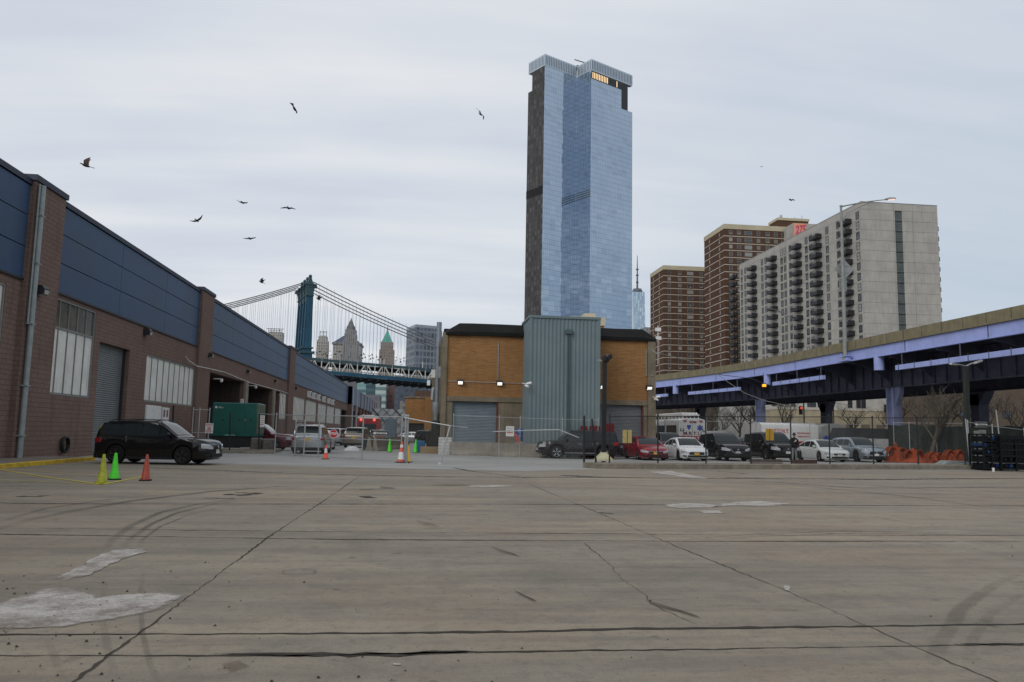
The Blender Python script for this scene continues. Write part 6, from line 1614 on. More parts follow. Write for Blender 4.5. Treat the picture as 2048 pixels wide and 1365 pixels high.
# far light rail line behind the sagging part
yb = 50.5
f2p = [YP(906, 880, yb), YP(998, 880, yb), YP(1040, 880, yb+.2), YP(1125, 880, yb+.3), YP(1196, 880, yb+.4)]
fence('fence', 'light-railed chain-link fence in front of the concrete barriers and blue barrel', [np.array([p[0], p[1], 0]) for p in f2p], 2.62, POSTL, WIRE, .022, hs=[2.55, 2.5, 2.48, 2.45, 2.45], grp=None)
# right fence on the raised strip
kz = .25
def on_strip(px, d=.5): 
    i = np.interp(px, [1190, 1400, 1700, 1935, 2200], [0, 1, 2, 3, 4]); k = int(min(3, i)); u = i-k; p = kl[k]*(1-u)+kl[k+1]*u; return p+nrm*d+np.array([0, 0, 0])
def strip_px(px):
    """post foot on the raised strip so that it is seen at px"""
    best = None
    for cand in np.linspace(1150, 2200, 400):
        p = on_strip(cand)
        r_ = p-CAM; z_ = r_@_fw; x_ = IW/2+FP*(r_@_r)/z_
        if best is None or abs(x_-px) < best[0]: best = (abs(x_-px), p)
    return best[1]
posts = [strip_px(px) for px in (1219, 1316.5, 1411.5, 1502, 1582, 1661, 1748, 1837, 1930)]
tops = [833, 833, 833.5, 834, 834.5, 834, 836, 836, 834]
fr_ = fence('fence', 'dark chain-link fence standing on the raised concrete strip before the parked cars', posts, 2.3, POSTD, WIRED, .035, z=kz, hs=[float(YP(px, ty, p[1])[2])-kz for px, ty, p in zip((1219, 1316, 1411, 1502, 1582, 1661, 1748, 1837, 1930), tops, posts)], r=.0022)
e = posts[-1]; fence('fence', 'last length of chain-link fence behind the black racks at the right edge', [e+[.25, 0, 0], strip_px(1990), strip_px(2052)], 2.2, POSTL, WIRED, .03, z=kz, hs=[2.35, 2.15, 2.0])
q = MB(); q.tube([gE, YP(1168.5, 833, float(gE[1]))], .05, 8); q.lathe([(.055, 0), (0, .06)], YP(1168.5, 833, float(gE[1])), 8); single(q, 'fence_post', POSTD, 'thick black fence post at the end of the sagging wire, left of the leaning one', 'post', smooth=40)
p = strip_px(1193); q = MB(); q.tube([p+[0, 0, kz], YP(1184, 838, float(p[1]))], .045, 8); single(q, 'fence_post', POSTD, 'leaning black fence post between the lamp post and the thick post', 'post', smooth=40)
for i, (px, dx, top_) in enumerate(((1663, 3, 838), (1583, 0, 842))): pass
# inner light fence behind the parked row
yb = 62.0
fence('fence', 'second light chain-link fence behind the parked row', [np.array([YP(px, 880, yb)[0], yb, 0]) for px in (1330, 1385, 1441, 1512, 1620, 1708, 1775)], 2.75, POSTL, WIRE, .03, pitch=.11)
# fence and frame left of the gate, by the generator
lfp = [G(404, 905), G(440, 906)]
q0 = fence('gate', 'narrow upright chain-link gate between the warehouse wall and the generator', [np.array([YP(px, 880, 47.5)[0], 47.5, 0]) for px in (383, 396, 416)], 2.5, POSTL, WIRE, .03, mid=1.2)
for px, lb in ((459, 'slim black post in front of the green generator'), (517.5, 'slim black post between the generator and the concrete blocks')):
    b0 = G(px, 906); tp_ = YP(px+1.5, 826, float(b0[1])); q = MB(); q.tube([b0, b0+(tp_-b0)*1.0], .04, 8); q.lathe([(.14, 0), (.12, .1), (.05, .16)], b0, 8); single(q, 'fence_post', POSTD, lb, 'post', smooth=40)
b0 = G(378, 905); q = MB(); q.tube([np.array([YP(346, 880, 44)[0], 44, 0]), YP(347, 811, 44)], .05, 8); single(q, 'fence_post', POSTD, 'slim black post behind the black wagon roof', 'post', smooth=40)
q = MB(); q.tube([YP(517, 827, 48.4), YP(549, 830, 47)], .02, 6); single(q, 'fence_rail', POSTL, 'loose light rail joining the black post to the gate frame', 'rail', c=tuple(YP(533, 829, 48)))

# ------------------------------------------------------------------ traffic cones
def cone(label, px, py, h, col, base='same', stripes=None, lean=0.0, r0=None, cat='traffic cone', grp='traffic cones', dirty=.3, basecol=None):
    c = G(px, py); t = thing('traffic_cone', label, cat, (c[0], c[1], .004), 0, grp); m = M('cone_'+'_'.join('%02d' % int(v*100) for v in col), col, .5, var=dirty, scale=6, streak=dirty*.6)
    bs = h*.40; q = MB(); q.cbox(-bs/2, bs/2, -bs/2, bs/2, 0, .035, .02); q.build('base', basecol or RUBBER, t)
    r = r0 or h*.165; q = MB(); q.lathe([(r*1.12, .03), (r*1.1, .05), (r, .06), (r*.28, h-.01), (r*.2, h), (r*.12, h-.02)], (0, 0, 0), 20); q.build('body', m, t, smooth=50)
    if stripes:
        for (a, b_) in stripes:
            f = lambda z: r+(r*.28-r)*(z-.06)/(h-.07)+.003; q = MB(); q.lathe([(f(a*h), a*h), (f(b_*h), b_*h)], (0, 0, 0), 20, cap=False); q.build('reflective_stripe', WHITEP, t, smooth=60)
    t.rotation_euler = (0, lean, random.uniform(0, 1.2)); return t
YC, GC_, OC = (.42, .44, .015), (.06, .72, .01), (.42, .055, .02)
cone('scuffed yellow cone, left of the bright green one on the yellow line', 204, 967, .75, YC, dirty=.5, basecol=M('cone_base_yellow', YC, .6, var=.4, scale=5))
cone('bright green cone between the yellow and the orange cone', 228, 960, .74, GC_)
cone('dull orange-red cone standing at the corner of the yellow lines', 291, 962, .72, OC, dirty=.4)
cone('small orange cone with a white collar at the foot of the gate', 651, 919, .72, (.75, .09, .04), stripes=((.45, .75),), dirty=.1)
cone('bright green cone before the bus-side jersey barriers, nearer the gate middle', 779, 905, .95, GC_, r0=.15)
cone('bright green cone beside the blue bin', 831, 906, .95, GC_, r0=.15)
cone('yellow cone with a maroon top by the gate post', 815, 925, .92, (.72, .42, .01), dirty=.1)
c = G(815, 925); q = MB().lathe([(.07, 0), (.06, .1), (.01, .14)], (c[0], c[1], .86), 10); single(q, 'cone_cap', MATS['lettering_maroon'], 'small maroon cap on the yellow cone by the gate post', 'cap')
cone('orange cone with two white bands leaning by the gate post', 801, 926, 1.0, (.62, .10, .06), stripes=((.15, .5), (.72, .86)), lean=.06)
cone('small orange cone behind the dark post at the right end of the fence', 1932, 918, .7, (.6, .09, .04))

# ------------------------------------------------------------------ yellow bollard, generator, blocks
q = MB(); c = G(200, 908, .15); q.lathe([(.11, 0), (.11, 1.22), (.08, 1.3), (0, 1.33)], c, 16); single(q, 'bollard', M('yellow_paint', (.60, .40, .02), .5, var=.25, scale=4), 'yellow steel bollard in front of the warehouse roller door', 'bollard', smooth=40)
gx0, gx1 = float(YP(423, 850, 54.0)[0]), float(YP(516, 850, 54.0)[0]); gzt = float(YP(470, 806, 54)[2]); gzb = float(YP(470, 869, 54)[2])
GG = M('generator_green', (.008, .105, .085), .42, .1, var=.2, scale=1.5); 
g = thing('generator', 'dark green enclosed generator on a black base beside the warehouse bays', 'generator', ((gx0+gx1)/2, 55, 0), 0, None, True)
MB().cbox(gx0, gx1, 54.0, 56.2, gzb, gzt, .05).build('enclosure', GG, g); MB().box(gx0-.03, gx1+.03, 53.96, 56.24, gzb-.12, gzb).build('skirt', GG, g)
MB().box(gx0+.05, gx1-.5, 54.1, 56.1, .25, gzb-.12).build('fuel_tank', BLACK, g)
w = gx1-gx0
for a, b_ in ((.03, .46), (.48, .70), (.72, .97)):
    d = MB().box(gx0+w*a, gx0+w*b_, 53.98, 54.0, gzb+.15, gzt-.55).build('door', GG, g); MB().lathe([(.0, -.03), (.06, -.03), (.06, 0)], (gx0+w*(a+b_)/2, 53.98, (gzb+gzt)/2-.1), 10, 'y').build('latch', BLACK, d)
MB().box(gx1-.12, gx1+.005, 53.99, 56.21, gzb+.05, gzt-.05).build('end_louvre', M('generator_faded', (.13, .17, .13), .6, var=.3), g)
MB().box(gx0+w*.06, gx0+w*.10, 53.97, 53.99, gzt-.38, gzt-.24).box(gx0+w*.12, gx0+w*.2, 53.975, 53.985, gzt-.30, gzt-.28).box(gx0+w*.12, gx0+w*.24, 53.975, 53.985, gzt-.36, gzt-.34).build('maker_mark', WHITEP, g)
MB().box(gx0+w*.30, gx0+w*.52, 53.94, 53.955, gzb-.08, gzb-.04).build('lettering_strip', M('pale_teal', (.3, .5, .45), .5, var=0), g)
MB().box(gx0+w*.7, gx0+w*.74, 53.95, 53.975, (gzb+gzt)/2-.2, (gzb+gzt)/2).build('handle', CHROME, g)
for i, (a, b_, lb) in enumerate(((501, 524, 'left rough concrete block against the generator base'), (524.5, 549, 'right rough concrete block by the gate frame'))):
    p0, p1 = YP(a, 890, 51.5), YP(b_, 890, 51.5); q = MB(); q.cbox(p0[0]+.02, p1[0]-.02, 51.2, 52.2, 0.1, .92-.04*i, .09); single(q, 'concrete_block', M('rough_concrete', (.15, .14, .125), .95, var=.45, scale=4, bmp=.03), lb, 'concrete block', 'concrete blocks by the generator')
q = MB(); a, b_ = G(440, 906), G(549, 908); q.box(a[0], b_[0], 49.0, 49.5, 0, .16); q.box(a[0]-1, b_[0]-.3, 51.0, 53.9, 0, .22); single(q, 'concrete_plinth', CONC, 'low broken concrete plinth under the generator and blocks', 'plinth')
# litter line under the fence
sign_board('warning_sign', 'white warning sign with a red NO block on the gate by the generator', 'sign', 418.5, 857, .42, .56, lambda x, y: YP(x, y, 46.9), WHITEP, (('NO', .12, 0, -.02, WHITEP, None),))
t = bpy.data.objects[[o.name for o in bpy.data.objects if o.name.startswith('warning_sign')][-1]]
MB().box(-.1, .1, -.016, -.013, -.09, .05).build('red_block', REDS, t); textlines(t, ((.2, .05, .8), (.12, .03, .7), (-.16, .06, .8), (-.24, .02, .6)), .42, REDS)
t = sign_board('notice_sign', 'white notice sign with red lines right of the generator', 'sign', 524, 843, .32, .75, lambda x, y: YP(x, y, 53.5), WHITEP); textlines(t, ((.28, .05, .8), (.18, .04, .8), (.06, .05, .8), (-.08, .04, .8), (-.2, .06, .8)), .32, M('pale_red', (.4, .2, .2), .6, var=0))
t = sign_board('small_sign', 'tiny white sign with dark marks on the bay post above the generator', 'sign', 484.5, 803, .22, .34, lambda x, y: YP(x, y, 60), WHITEP); textlines(t, ((.08, .08, .6), (-.06, .08, .6)), .22, GREYT)
t = sign_board('warning_sign', 'white warning sign with red words behind the barriers, left of the blue barrel', 'sign', 1020, 863, .50, .62, lambda x, y: YP(x, y, 50.2), WHITEP); textlines(t, ((.24, .03, .85), (.16, .05, .8), (.05, .07, .8), (-.22, .03, .7)), .5, GREYT); textlines(t, ((-.08, .1, .8),), .5, REDS)
# stop sign: red octagon with white rim
c = YP(667, 868, 42.2); t = thing('stop_sign', 'red octagonal STOP sign on the sliding gate', 'sign', c)
def ngon(r, n=8, y=0.0, rot=pi/8): return [(r*cos(rot+i*2*pi/n), y, r*sin(rot+i*2*pi/n)) for i in range(n)]
q = MB(); q.loft([ngon(.232, y=0), ngon(.232, y=-.012)]); q.build('board', WHITEP, t); q = MB(); q.loft([ngon(.21, y=-.012), ngon(.21, y=-.016)]); q.build('red_face', M('stop_red', (.42, .01, .02), .45, var=0), t)
q = MB(); q.text('STOP', .17, (0, -.02, 0), (1, 0, 0), (0, 0, 1), width=.35, bold=.03, depth=0); q.build('lettering', WHITEP, t)
def one_way(label, px, py, Y, w=.78, h=.28):
    c = YP(px, py, Y); t = thing('one_way_sign', label, 'sign', c)
    MB().box(-w/2, w/2, -.01, .01, -h/2, h/2).build('board', BLACK, t)
    q = MB(); e = .013
    for a in ((-w/2+e, w/2-e, -h/2+e, -h/2+2*e), (-w/2+e, w/2-e, h/2-2*e, h/2-e)): q.box(a[0], a[1], -.014, -.0105, a[2], a[3])
    q.build('border', WHITEP, t)
    q = MB(); k = h*.30; P_ = [(-w*.47, 0), (-w*.30, k), (-w*.32, k*.55), (w*.45, k*.45), (w*.45, -k*.45), (-w*.32, -k*.45), (-w*.30, -k)]
    q.loft([[(x, y, z) for x, z in P_] for y in (-.011, -.015)]); q.build('arrow', WHITEP, t)
    q = MB(); q.text('ONE WAY', .085, (w*.06, -.019, 0), (1, 0, 0), (0, 0, 1), width=w*.62, bold=.02, depth=0); q.build('lettering', BLACK, t); return t
one_way('black one way sign with white arrow hanging on the gate beyond the tan car', 760, 867, 42.6, .82, .30)
one_way('black one way sign with white arrow beside the double lamp post', 1962, 849.5, 47.0, .92, .34)
for lb, px, py, w, h, cc in (('yellow back of a sign wired to the fence before the red sedan', 1254.5, 873.5, .47, .66, (.50, .40, .16)), ('mustard yellow back of a sign wired to the fence before the tall black car', 1539.5, 869.5, .46, .63, (.50, .30, .04))):
    Y = 39.4 if px < 1400 else 41.9; c = YP(px, py, Y); t = thing('yellow_sign', lb, 'sign', c, 0, 'sign backs wired to the fence'); MB().cbox(-w/2, w/2, -.01, .01, -h/2, h/2, .02).build('board', M('sign_yellow_%d' % px, cc, .6, var=.2, scale=6), t)
    MB().box(-.012, .012, -.02, -.011, -h/2, h/2).build('strap', POSTD, t)
# jersey barriers and odds and ends in the street
for px, Y, rz, lb in ((746, 60, 1.35, 'pale barrier end nearest the tan car'), (763, 60, 1.2, 'pale barrier end between two posts in the street'), (790, 66, 1.0, 'pale concrete barrier slanting away before the container')):
    put_barrier(float(YP(px, 890, Y)[0]), Y+1, 2.6, rz, lb, 1.0, 'barriers in the street')
q = MB(); c = G(704, 902); q.loft([[(c[0]+x*w*1.0, c[1]+y*w, z) for x, y in ((-1, -.6), (0, -.8), (1, -.5), (1.1, .4), (0, .7), (-1.1, .3))] for w, z in ((.55, 0), (.48, .14), (.26, .28), (.06, .34))]); single(q, 'sand_sack', M('white_sack', (.62, .62, .62), .8, var=.2, scale=4), 'slumped white sack lying behind the gate', 'sack', smooth=60)
q = MB(); c = G(731, 901); q.lathe([(.27, 0), (.33, .9), (.35, .95), (.30, .97)], c, 14); single(q, 'trash_can', M('grey_bin', (.05, .065, .075), .6, var=.2), 'dark grey waste bin by the tan car', 'bin', smooth=40)
q = MB(); c = G(756, 897); q.loft([[(c[0]+x*w, c[1]+y*w, z) for x, y in ((-.4, -.2), (.4, -.2), (.4, .2), (-.4, .2))] for w, z in ((1, 0), (.85, .7), (.6, 1.4))]); single(q, 'folded_barricade', M('rust_orange', (.30, .09, .04), .7, var=.4, scale=4), 'rust-coloured folded barricade between two pale barrier ends', 'barricade')
q = MB(); c0, c1 = YP(833, 890, 57), YP(850, 890, 57); q.cbox(c0[0], c1[0], 57, 58, 0, float(YP(840, 882, 57)[2]), .04); single(q, 'blue_bin', M('bin_blue', (.01, .10, .22), .5, var=.2, scale=3), 'blue bin at the corner of the low tan wall', 'bin')
q = MB(); c0, c1 = YP(841, 890, 55.5), YP(881, 890, 55.5); q.box(c0[0], c1[0], 55.5, 56.2, 0, float(YP(860, 894, 55.5)[2])); single(q, 'low_wall', M('tan_concrete', (.30, .22, .13), .9, var=.2), 'low tan concrete wall beneath the ducts', 'wall')
c0, c1 = YP(667, 850, 66), YP(684, 850, 66); q = MB().box(c0[0]-1.6, c1[0]-1.4, 66, 66.05, .9, float(YP(660, 849, 66)[2])); single(q, 'plywood_board', M('plywood', (.55, .42, .20), .7, var=.2), 'yellowish plywood board behind the stop sign', 'board')
q = MB()
for k, (px, w) in enumerate(((1163, 7), (1180, 9), (1206, 12))): c0, c1 = YP(px-w, 862, 56.0), YP(px+w, 862, 56.0)
for px, w, h_ in ((1160, 6, .32), (1181, 9, .34), (1208, 10, .5)):
    c0, c1 = YP(px-w, 868, 52.5), YP(px+w, 868, 52.5); q = MB().cbox(c0[0], c1[0], 51.0, 51.5, 0, 1.75+h_, .05); single(q, 'red_cabinet', M('dark_red_paint', (.14, .012, .02), .6, var=.2), 'dark red cabinet top showing above the plum car roof, %s' % {1160: 'leftmost', 1181: 'in the middle', 1208: 'beside the black lamp post'}[px], 'cabinet', 'red cabinets behind the plum car')
# orange hose hanging by the sign
q = MB(); q.tube([YP(1030, 868, 53.0), YP(1034, 880, 52.9), YP(1038, 890, 52.8), YP(1041, 896, 52.8)], .05, 6); q.tube([YP(1032, 868, 53.0), YP(1038, 878, 52.9), YP(1036, 890, 52.8)], .04, 6); single(q, 'orange_hose', M('orange_hose', (.55, .10, .05), .6, var=.1), 'orange hose hanging over the barrier by the blue barrel', 'hose', smooth=50)

# ------------------------------------------------------------------ lamp posts and signals
b0 = G(1207, 930); Yp = float(b0[1]); t = thing('lamp_post', 'black square lamp post before the brick building with a tilted floodlight', 'lamp post', (b0[0], b0[1], 0), 0, None, True)
tp_ = YP(1209.5, 722, Yp); MB().beam(b0, tp_, .19, .19).build('pole', M('lamp_black', (.012, .012, .013), .45, .2, var=.2), t)
q = MB(); q.loft([[(b0[0]+x*w, b0[1]+y*w, z) for x, y in ((-1, -1), (1, -1), (1, 1), (-1, 1))] for w, z in ((.42, .2), (.40, .3), (.12, .62))]); q.build('base', M('cream_base', (.45, .43, .28), .7, var=.2), t)
q = MB(); a = tp_; b_ = YP(1215, 714, Yp-.2); q.beam(a, b_, .3, .24); q.tube([b_+[-.02, .1, 0], b_+[.08, -.25, -.02]], .14, 8); q.build('floodlight', BLACK, t)
q = MB(); c = YP(1201, 721, Yp); q.tube([tp_+[0, 0, -.05], c], .03, 6); q.box(c[0]-.16, c[0]+.06, c[1]-.06, c[1]+.06, c[2]-.06, c[2]+.03); q.build('sensor', SB, t)
b0 = np.array([YP(1934, 900, 47)[0], 47, 0]); t = thing('lamp_post', 'dark lamp post with two spread arms at the right', 'lamp post', (b0[0], b0[1], 0), 0, None, True)
tp_ = YP(1931.5, 733, 47); MB().beam(b0, tp_, .26, .26).build('pole', M('lamp_dark_green', (.035, .042, .038), .6, .1, var=.3), t)
for e_, h_ in ((YP(1904, 729.5, 46.3), -1), (YP(1958, 724, 47.2), 1)):
    q = MB(); q.tube([tp_, tp_*.5+e_*.5+[0, 0, .05], e_], .05, 8); d = e_-tp_; d /= np.linalg.norm(d); q.build('arm', SB, t, smooth=40)
    q = MB(); q.loft([[e_+d*s_+np.array([0, y*w, z*w]) for y, z in ((-1, -.2), (1, -.2), (.7, .5), (-.7, .5))] for s_, w in ((-.55, .08), (-.3, .17), (.2, .16), (.3, .05))]); q.build('lamp_head', SB, t)
def signal(label, px, py, Y, lit='red', arm=None):
    c = YP(px, py, Y); t = thing('traffic_signal', label, 'traffic light', (c[0], c[1], 0), 0, 'traffic lights beyond the highway', True); s_ = .22
    q = MB().cbox(c[0]-s_, c[0]+s_, Y-.15, Y+.15, c[2]-.8, c[2]+.35, .04); q.build('housing', M('signal_housing', (.10, .07, .01), .6, var=.1) if lit == 'red2' else BLACK, t)
    q = MB().lathe([(.0, -.17), (.15, -.165), (.16, -.15)], (c[0], Y, c[2]+.1), 12, 'y'); q.build('lamp', M('signal_red', (.5, .02, .01), .4, var=0, emit=(1, .06, .02, 1.0)), t)
    q = MB(); q.tube([(c[0]+.5, Y+.1, 0), (c[0]+.5, Y+.1, c[2]+1.4)], .09, 8); q.beam((c[0]+.5, Y+.1, c[2]+.3), (c[0], Y+.1, c[2]+.3), .06); q.build('pole', BLACK, t)
signal('red traffic light left of the black column beneath the highway', 1601.5, 818, 105)
signal('red and amber traffic light right of the first signal', 1662, 829, 125, 'red2')
c = YP(1528.5, 771.5, 83); t = thing('amber_lamp', 'glowing amber warning lamp hung under the highway', 'warning lamp', c); MB().cbox(-.19, .19, -.1, .1, -.13, .13, .04).build('lens', M('amber_lit', (.9, .4, .02), .4, var=0, emit=(1, .36, .01, 1.6)), t); MB().box(-.23, .23, .1, .25, -.17, .17).box(-.02, .02, .12, .16, .26, 1.4).build('housing', BLACK, t)
def wire(label, pts, r, m, name='cable', cat='cable'):
    q = MB(); q.tube(pts, r, 5); return single(q, name, m, label, cat, smooth=60)
CLT = M('cable_light', (.2, .19, .18), .6, var=0)
wire('long sagging cable crossing in front of the lavender girder', [YP(1318, 707, 70), YP(1380, 722, 66), YP(1430, 745, 63), YP(1455, 764, 61), YP(1490, 787, 58), YP(1530, 802, 56), YP(1580, 813, 55)], .022, CLT)
wire('thin dark cable above the first parked cars, under the highway', [YP(1424, 748, 62), YP(1500, 757, 72), YP(1600, 792, 88), YP(1700, 812, 100)], .03, DSTEEL)

# ------------------------------------------------------------------ yard edge on the right: screens, debris, racks
q = MB(); a, b_ = YP(1776, 880, 60), YP(2075, 880, 54); n = 60; rg = []
for i in range(n+1):
    u = i/n; p = a*(1-u)+b_*u; w = .06*sin(u*70)+.05*sin(u*23); zt = 2.75+.05*sin(u*9)-.1*abs(sin(u*19)); rg.append([(p[0], p[1]+w, .1), (p[0], p[1]+w*1.6, 1.3), (p[0], p[1]+w*.6, zt)])
q.loft(rg, closed=False)
single(q, 'privacy_screen', M('green_screen_fabric', (.030, .040, .034), .85, var=.35, scale=.8), 'dark green fabric screen on the fence behind the orange debris', 'screen', smooth=60)
fence('fence', 'chain-link fence carrying the dark green fabric screen', [np.array([YP(px, 880, Y)[0], Y-.2, 0]) for px, Y in ((1785, 59.8), (1816, 59.2), (1870, 58.1), (1930, 56.9))], 2.9, POSTL, WIRE, .03, pitch=.12)
q = MB(); a, b_ = YP(1697, 880, 60.5), YP(1778, 880, 60.5); zt = float(YP(1740, 857, 60.5)[2]); zm = float(YP(1740, 882, 60.5)[2])
q.loft([[(a[0]-.4, 60.5, zm), (b_[0]+.3, 60.5, zm), (b_[0]+.3, 63, zm), (a[0]-.4, 63, zm)], [(a[0]-.1, 60.7, zt), (b_[0], 60.7, zt), (b_[0], 62.8, zt), (a[0]-.1, 62.8, zt)]]); single(q, 'skip_container', M('grey_tarp', (.045, .048, .050), .7, var=.3, scale=1.5), 'dark grey covered skip behind the silver-blue crossover', 'container')
q = MB(); b0, b1 = YP(1745, 890, 57.5), YP(1777, 890, 57.5); q.box(b0[0], b1[0], 57.5, 58.0, 0, float(YP(1760, 878, 57.5)[2])); 
single(q, 'white_barrier', M('white_barrier_paint', (.38, .38, .37), .8, var=.25, scale=2), 'pale panel barrier right of the silver-blue crossover', 'barrier')
# crumpled orange netting and barrels
ONET = M('orange_netting', (.34, .065, .022), .75, var=.9, scale=1.6, tint=(.06, .028, .020))
r_ = random.Random(4)
def crumple(px0, px1, top, Y, label, seed, loops=True):
    r = random.Random(seed); a, b_ = YP(px0, 900, Y), YP(px1, 900, Y); q = MB(); nx, ny = 26, 12; W_ = b_[0]-a[0]; H_ = top
    ph = r.uniform(0, 6); vs = []
    for i in range(nx+1):
        for j in range(ny+1):
            u, v = i/nx, j/ny; e = sin(pi*u)**.5*sin(pi*min(1, v*1.1))**.6 if 0 < u < 1 and 0 < v < 1 else 0
            z = H_*e*(.55+.45*sin(u*11+ph+v*2))*(.8+.2*sin(v*13+ph)); z = abs(z)+r.uniform(0, .09)*(e > 0)
            vs.append((a[0]+W_*u+r.uniform(-.04, .04), Y-.5+1.4*v+r.uniform(-.05, .05), .01+z))
    q.add(vs, [(i*(ny+1)+j, (i+1)*(ny+1)+j, (i+1)*(ny+1)+j+1, i*(ny+1)+j+1) for i in range(nx) for j in range(ny)])
    if loops:
        for k in range(int(W_/1.1)+1):
            cx = a[0]+W_*(k+.5)/(int(W_/1.1)+1)+r.uniform(-.1, .1); R_ = top*r.uniform(.62, .9)
            for m_ in range(3):
                yy_ = Y-.1+m_*.22; q.tube([(cx+R_*.62*cos(an)*(1+.05*r.random()), yy_+.1*sin(an*2), .1+R_*max(0, sin(an))) for an in np.linspace(-.1, pi+.1, 12)], .05+.03*r.random(), 5)
    return single(q, 'orange_netting', ONET, label, 'safety netting', 'heaps of orange safety netting')
crumple(1776, 1812, 1.35, 55.5, 'tall upright heap of orange netting just right of the silver-blue crossover', 3)
crumple(1808, 1848, .95, 55.5, 'middle heap of looped orange netting before the green screen', 4)
crumple(1853, 1886, .8, 55.0, 'looped heap of orange netting under the young bare tree', 5)
crumple(1890, 1928, .9, 54.5, 'rightmost heap of looped orange netting by the lamp post', 6)
crumple(1775, 1905, .35, 51.8, 'flat spread of orange netting lying on the ground', 8, False)
q = MB(); c0 = on_strip(1905); q.loft([[(x, y, z) for x, z in zip((0, .6, 1.7, 2.0, 1.3, .1), (0, .32, .30, .05, 0, 0))] for y in (0, .9)]); o = q.build('concrete_slab', M('pale_slab', (.26, .29, .28), .8, var=.25, scale=2)); o.location = (float(YP(1882, 920, 46.5)[0]), 46.5, .0); tag(o, 'pale broken slab lying right of the flat orange netting', 'slab')
p = strip_px(1950); q = MB(); q.loft([[p+[-.9, -.7+y, .30+y*.1], p+[.9, -.9+y, .05+y*.3], p+[.9, -.9+y, .07+y*.3], p+[-.9, -.7+y, .32+y*.1]] for y in (0, .9)]); single(q, 'metal_sheet', M('slate_sheet', (.085, .115, .12), .5, .2, var=.2, scale=2), 'slate-grey metal sheet leaning at the foot of the lamp post', 'metal sheet')
# racks of black crates and drums
DBLUE = M('drum_blue', (.01, .035, .12), .4, var=.2); CRB = M('crate_black', (.009, .010, .012), .55, var=.2, scale=6)
def rack(label, px, px1, Y, h_, seed, zb=.0):
    r = random.Random(seed); a, b_ = float(YP(px, 920, Y)[0]), float(YP(px1, 920, Y)[0]); t = thing('stacking_rack', label, 'rack', ((a+b_)/2, Y, zb), 0, 'black stacking racks at the right edge', True)
    q = MB(); n = max(2, int(round((b_-a)/1.1))); lv = 5
    for i in range(n+1):
        x = a+(b_-a)*i/n
        for y in (Y, Y+1.1): q.beam((x, y, zb), (x, y, zb+h_), .07)
    for k in range(lv+1):
        z = zb+.12+(h_-.15)*k/lv
        for y in (Y, Y+1.1): q.beam((a, y, z), (b_, y, z), .08)
        for i in range(n+1): x = a+(b_-a)*i/n; q.beam((x, Y, z), (x, Y+1.1, z), .06)
    q.build('frame', CRB, t)
    for k in range(lv):
        for i in range(n):
            z = zb+.16+(h_-.15)*k/lv; x0 = a+(b_-a)*i/n+.08; w = (b_-a)/n-.16; hh = (h_-.15)/lv-.1
            u = r.random()
            if u < .62:
                q = MB(); q.cbox(x0, x0+w, Y+.03, Y+1.05, z, z+hh*.9, .03)
                for m_ in range(3): q.box(x0+w*(m_+.3)/3, x0+w*(m_+.75)/3, Y-.0, Y+.03, z+hh*.2, z+hh*.7)
                q.build('crate', CRB, t)
            else:
                for m_ in range(2):
                    xc = x0+w*(.27+.46*m_); q = MB(); q.lathe([(.0, 0), (hh*.40, .0), (hh*.44, .03), (hh*.44, 1.0)], (xc, Y+.02, z+hh*.46), 12, 'y'); q.lathe([(hh*.18, -.02), (hh*.2, .02)], (xc, Y, z+hh*.46), 8, 'y'); q.build('drum', DBLUE if r.random() < .6 else CRB, t, smooth=40)
    return t
rack('left rack of stacked black crates and blue drums on the kerb', 1968, 2000, 39.6, 1.95, 1)
rack('right rack of stacked black crates and blue drums at the photo edge', 2003, 2062, 39.4, 1.85, 2)
c = G(1987, 944); q = MB().lathe([(.055, 0), (.07, .2), (.0, .2)], c, 10); single(q, 'paper_cup', WHITEP, 'small pale cup standing before the black racks', 'cup')
q = MB(); p = YP(1964, 880, 45.5); q.box(p[0]-.3, p[0]-.03, 45.5, 45.8, .5, 2.2); q.box(p[0]+.03, p[0]+.3, 45.5, 45.8, .5, 2.25); single(q, 'electric_cabinet', M('pale_cabinet', (.22, .22, .21), .6, var=.2), 'pair of pale grey upright cabinet doors behind the black racks', 'cabinet')
for px, dpx, lb in ((1938, -7, 'slim light post leaning behind the lamp post'), (2003, -11, 'light post leaning left behind the black racks')):
    b0 = np.array([YP(px, 880, 46)[0], 46, 0]); tp_ = YP(px+dpx, 838 if px < 1950 else 820, 46); q = MB(); q.tube([b0, tp_], .04, 8); single(q, 'fence_post', POSTL, lb, 'post', smooth=40)
# long wooden rails lying by the fence foot
p0, p1 = strip_px(1508), strip_px(1572); q = MB(); q.beam(p0+[0, .5, .38], p1+[0, .5, .38], .1, .14); q.beam(p0+[0, .4, .27], p1+[0, .4, .27], .06, .05); single(q, 'timber_rail', M('grey_timber', (.16, .13, .115), .9, var=.4, scale=4), 'weathered timber rail lying at the fence foot before the tall black car', 'timber')
p0, p1 = strip_px(1592), strip_px(1643); q = MB(); q.beam(p0+[0, .5, .36], p1+[0, .5, .34], .1, .2); single(q, 'timber_rail', M('brown_timber', (.13, .085, .075), .9, var=.4, scale=4), 'brown timber rail lying at the fence foot before the pearl sedan', 'timber')

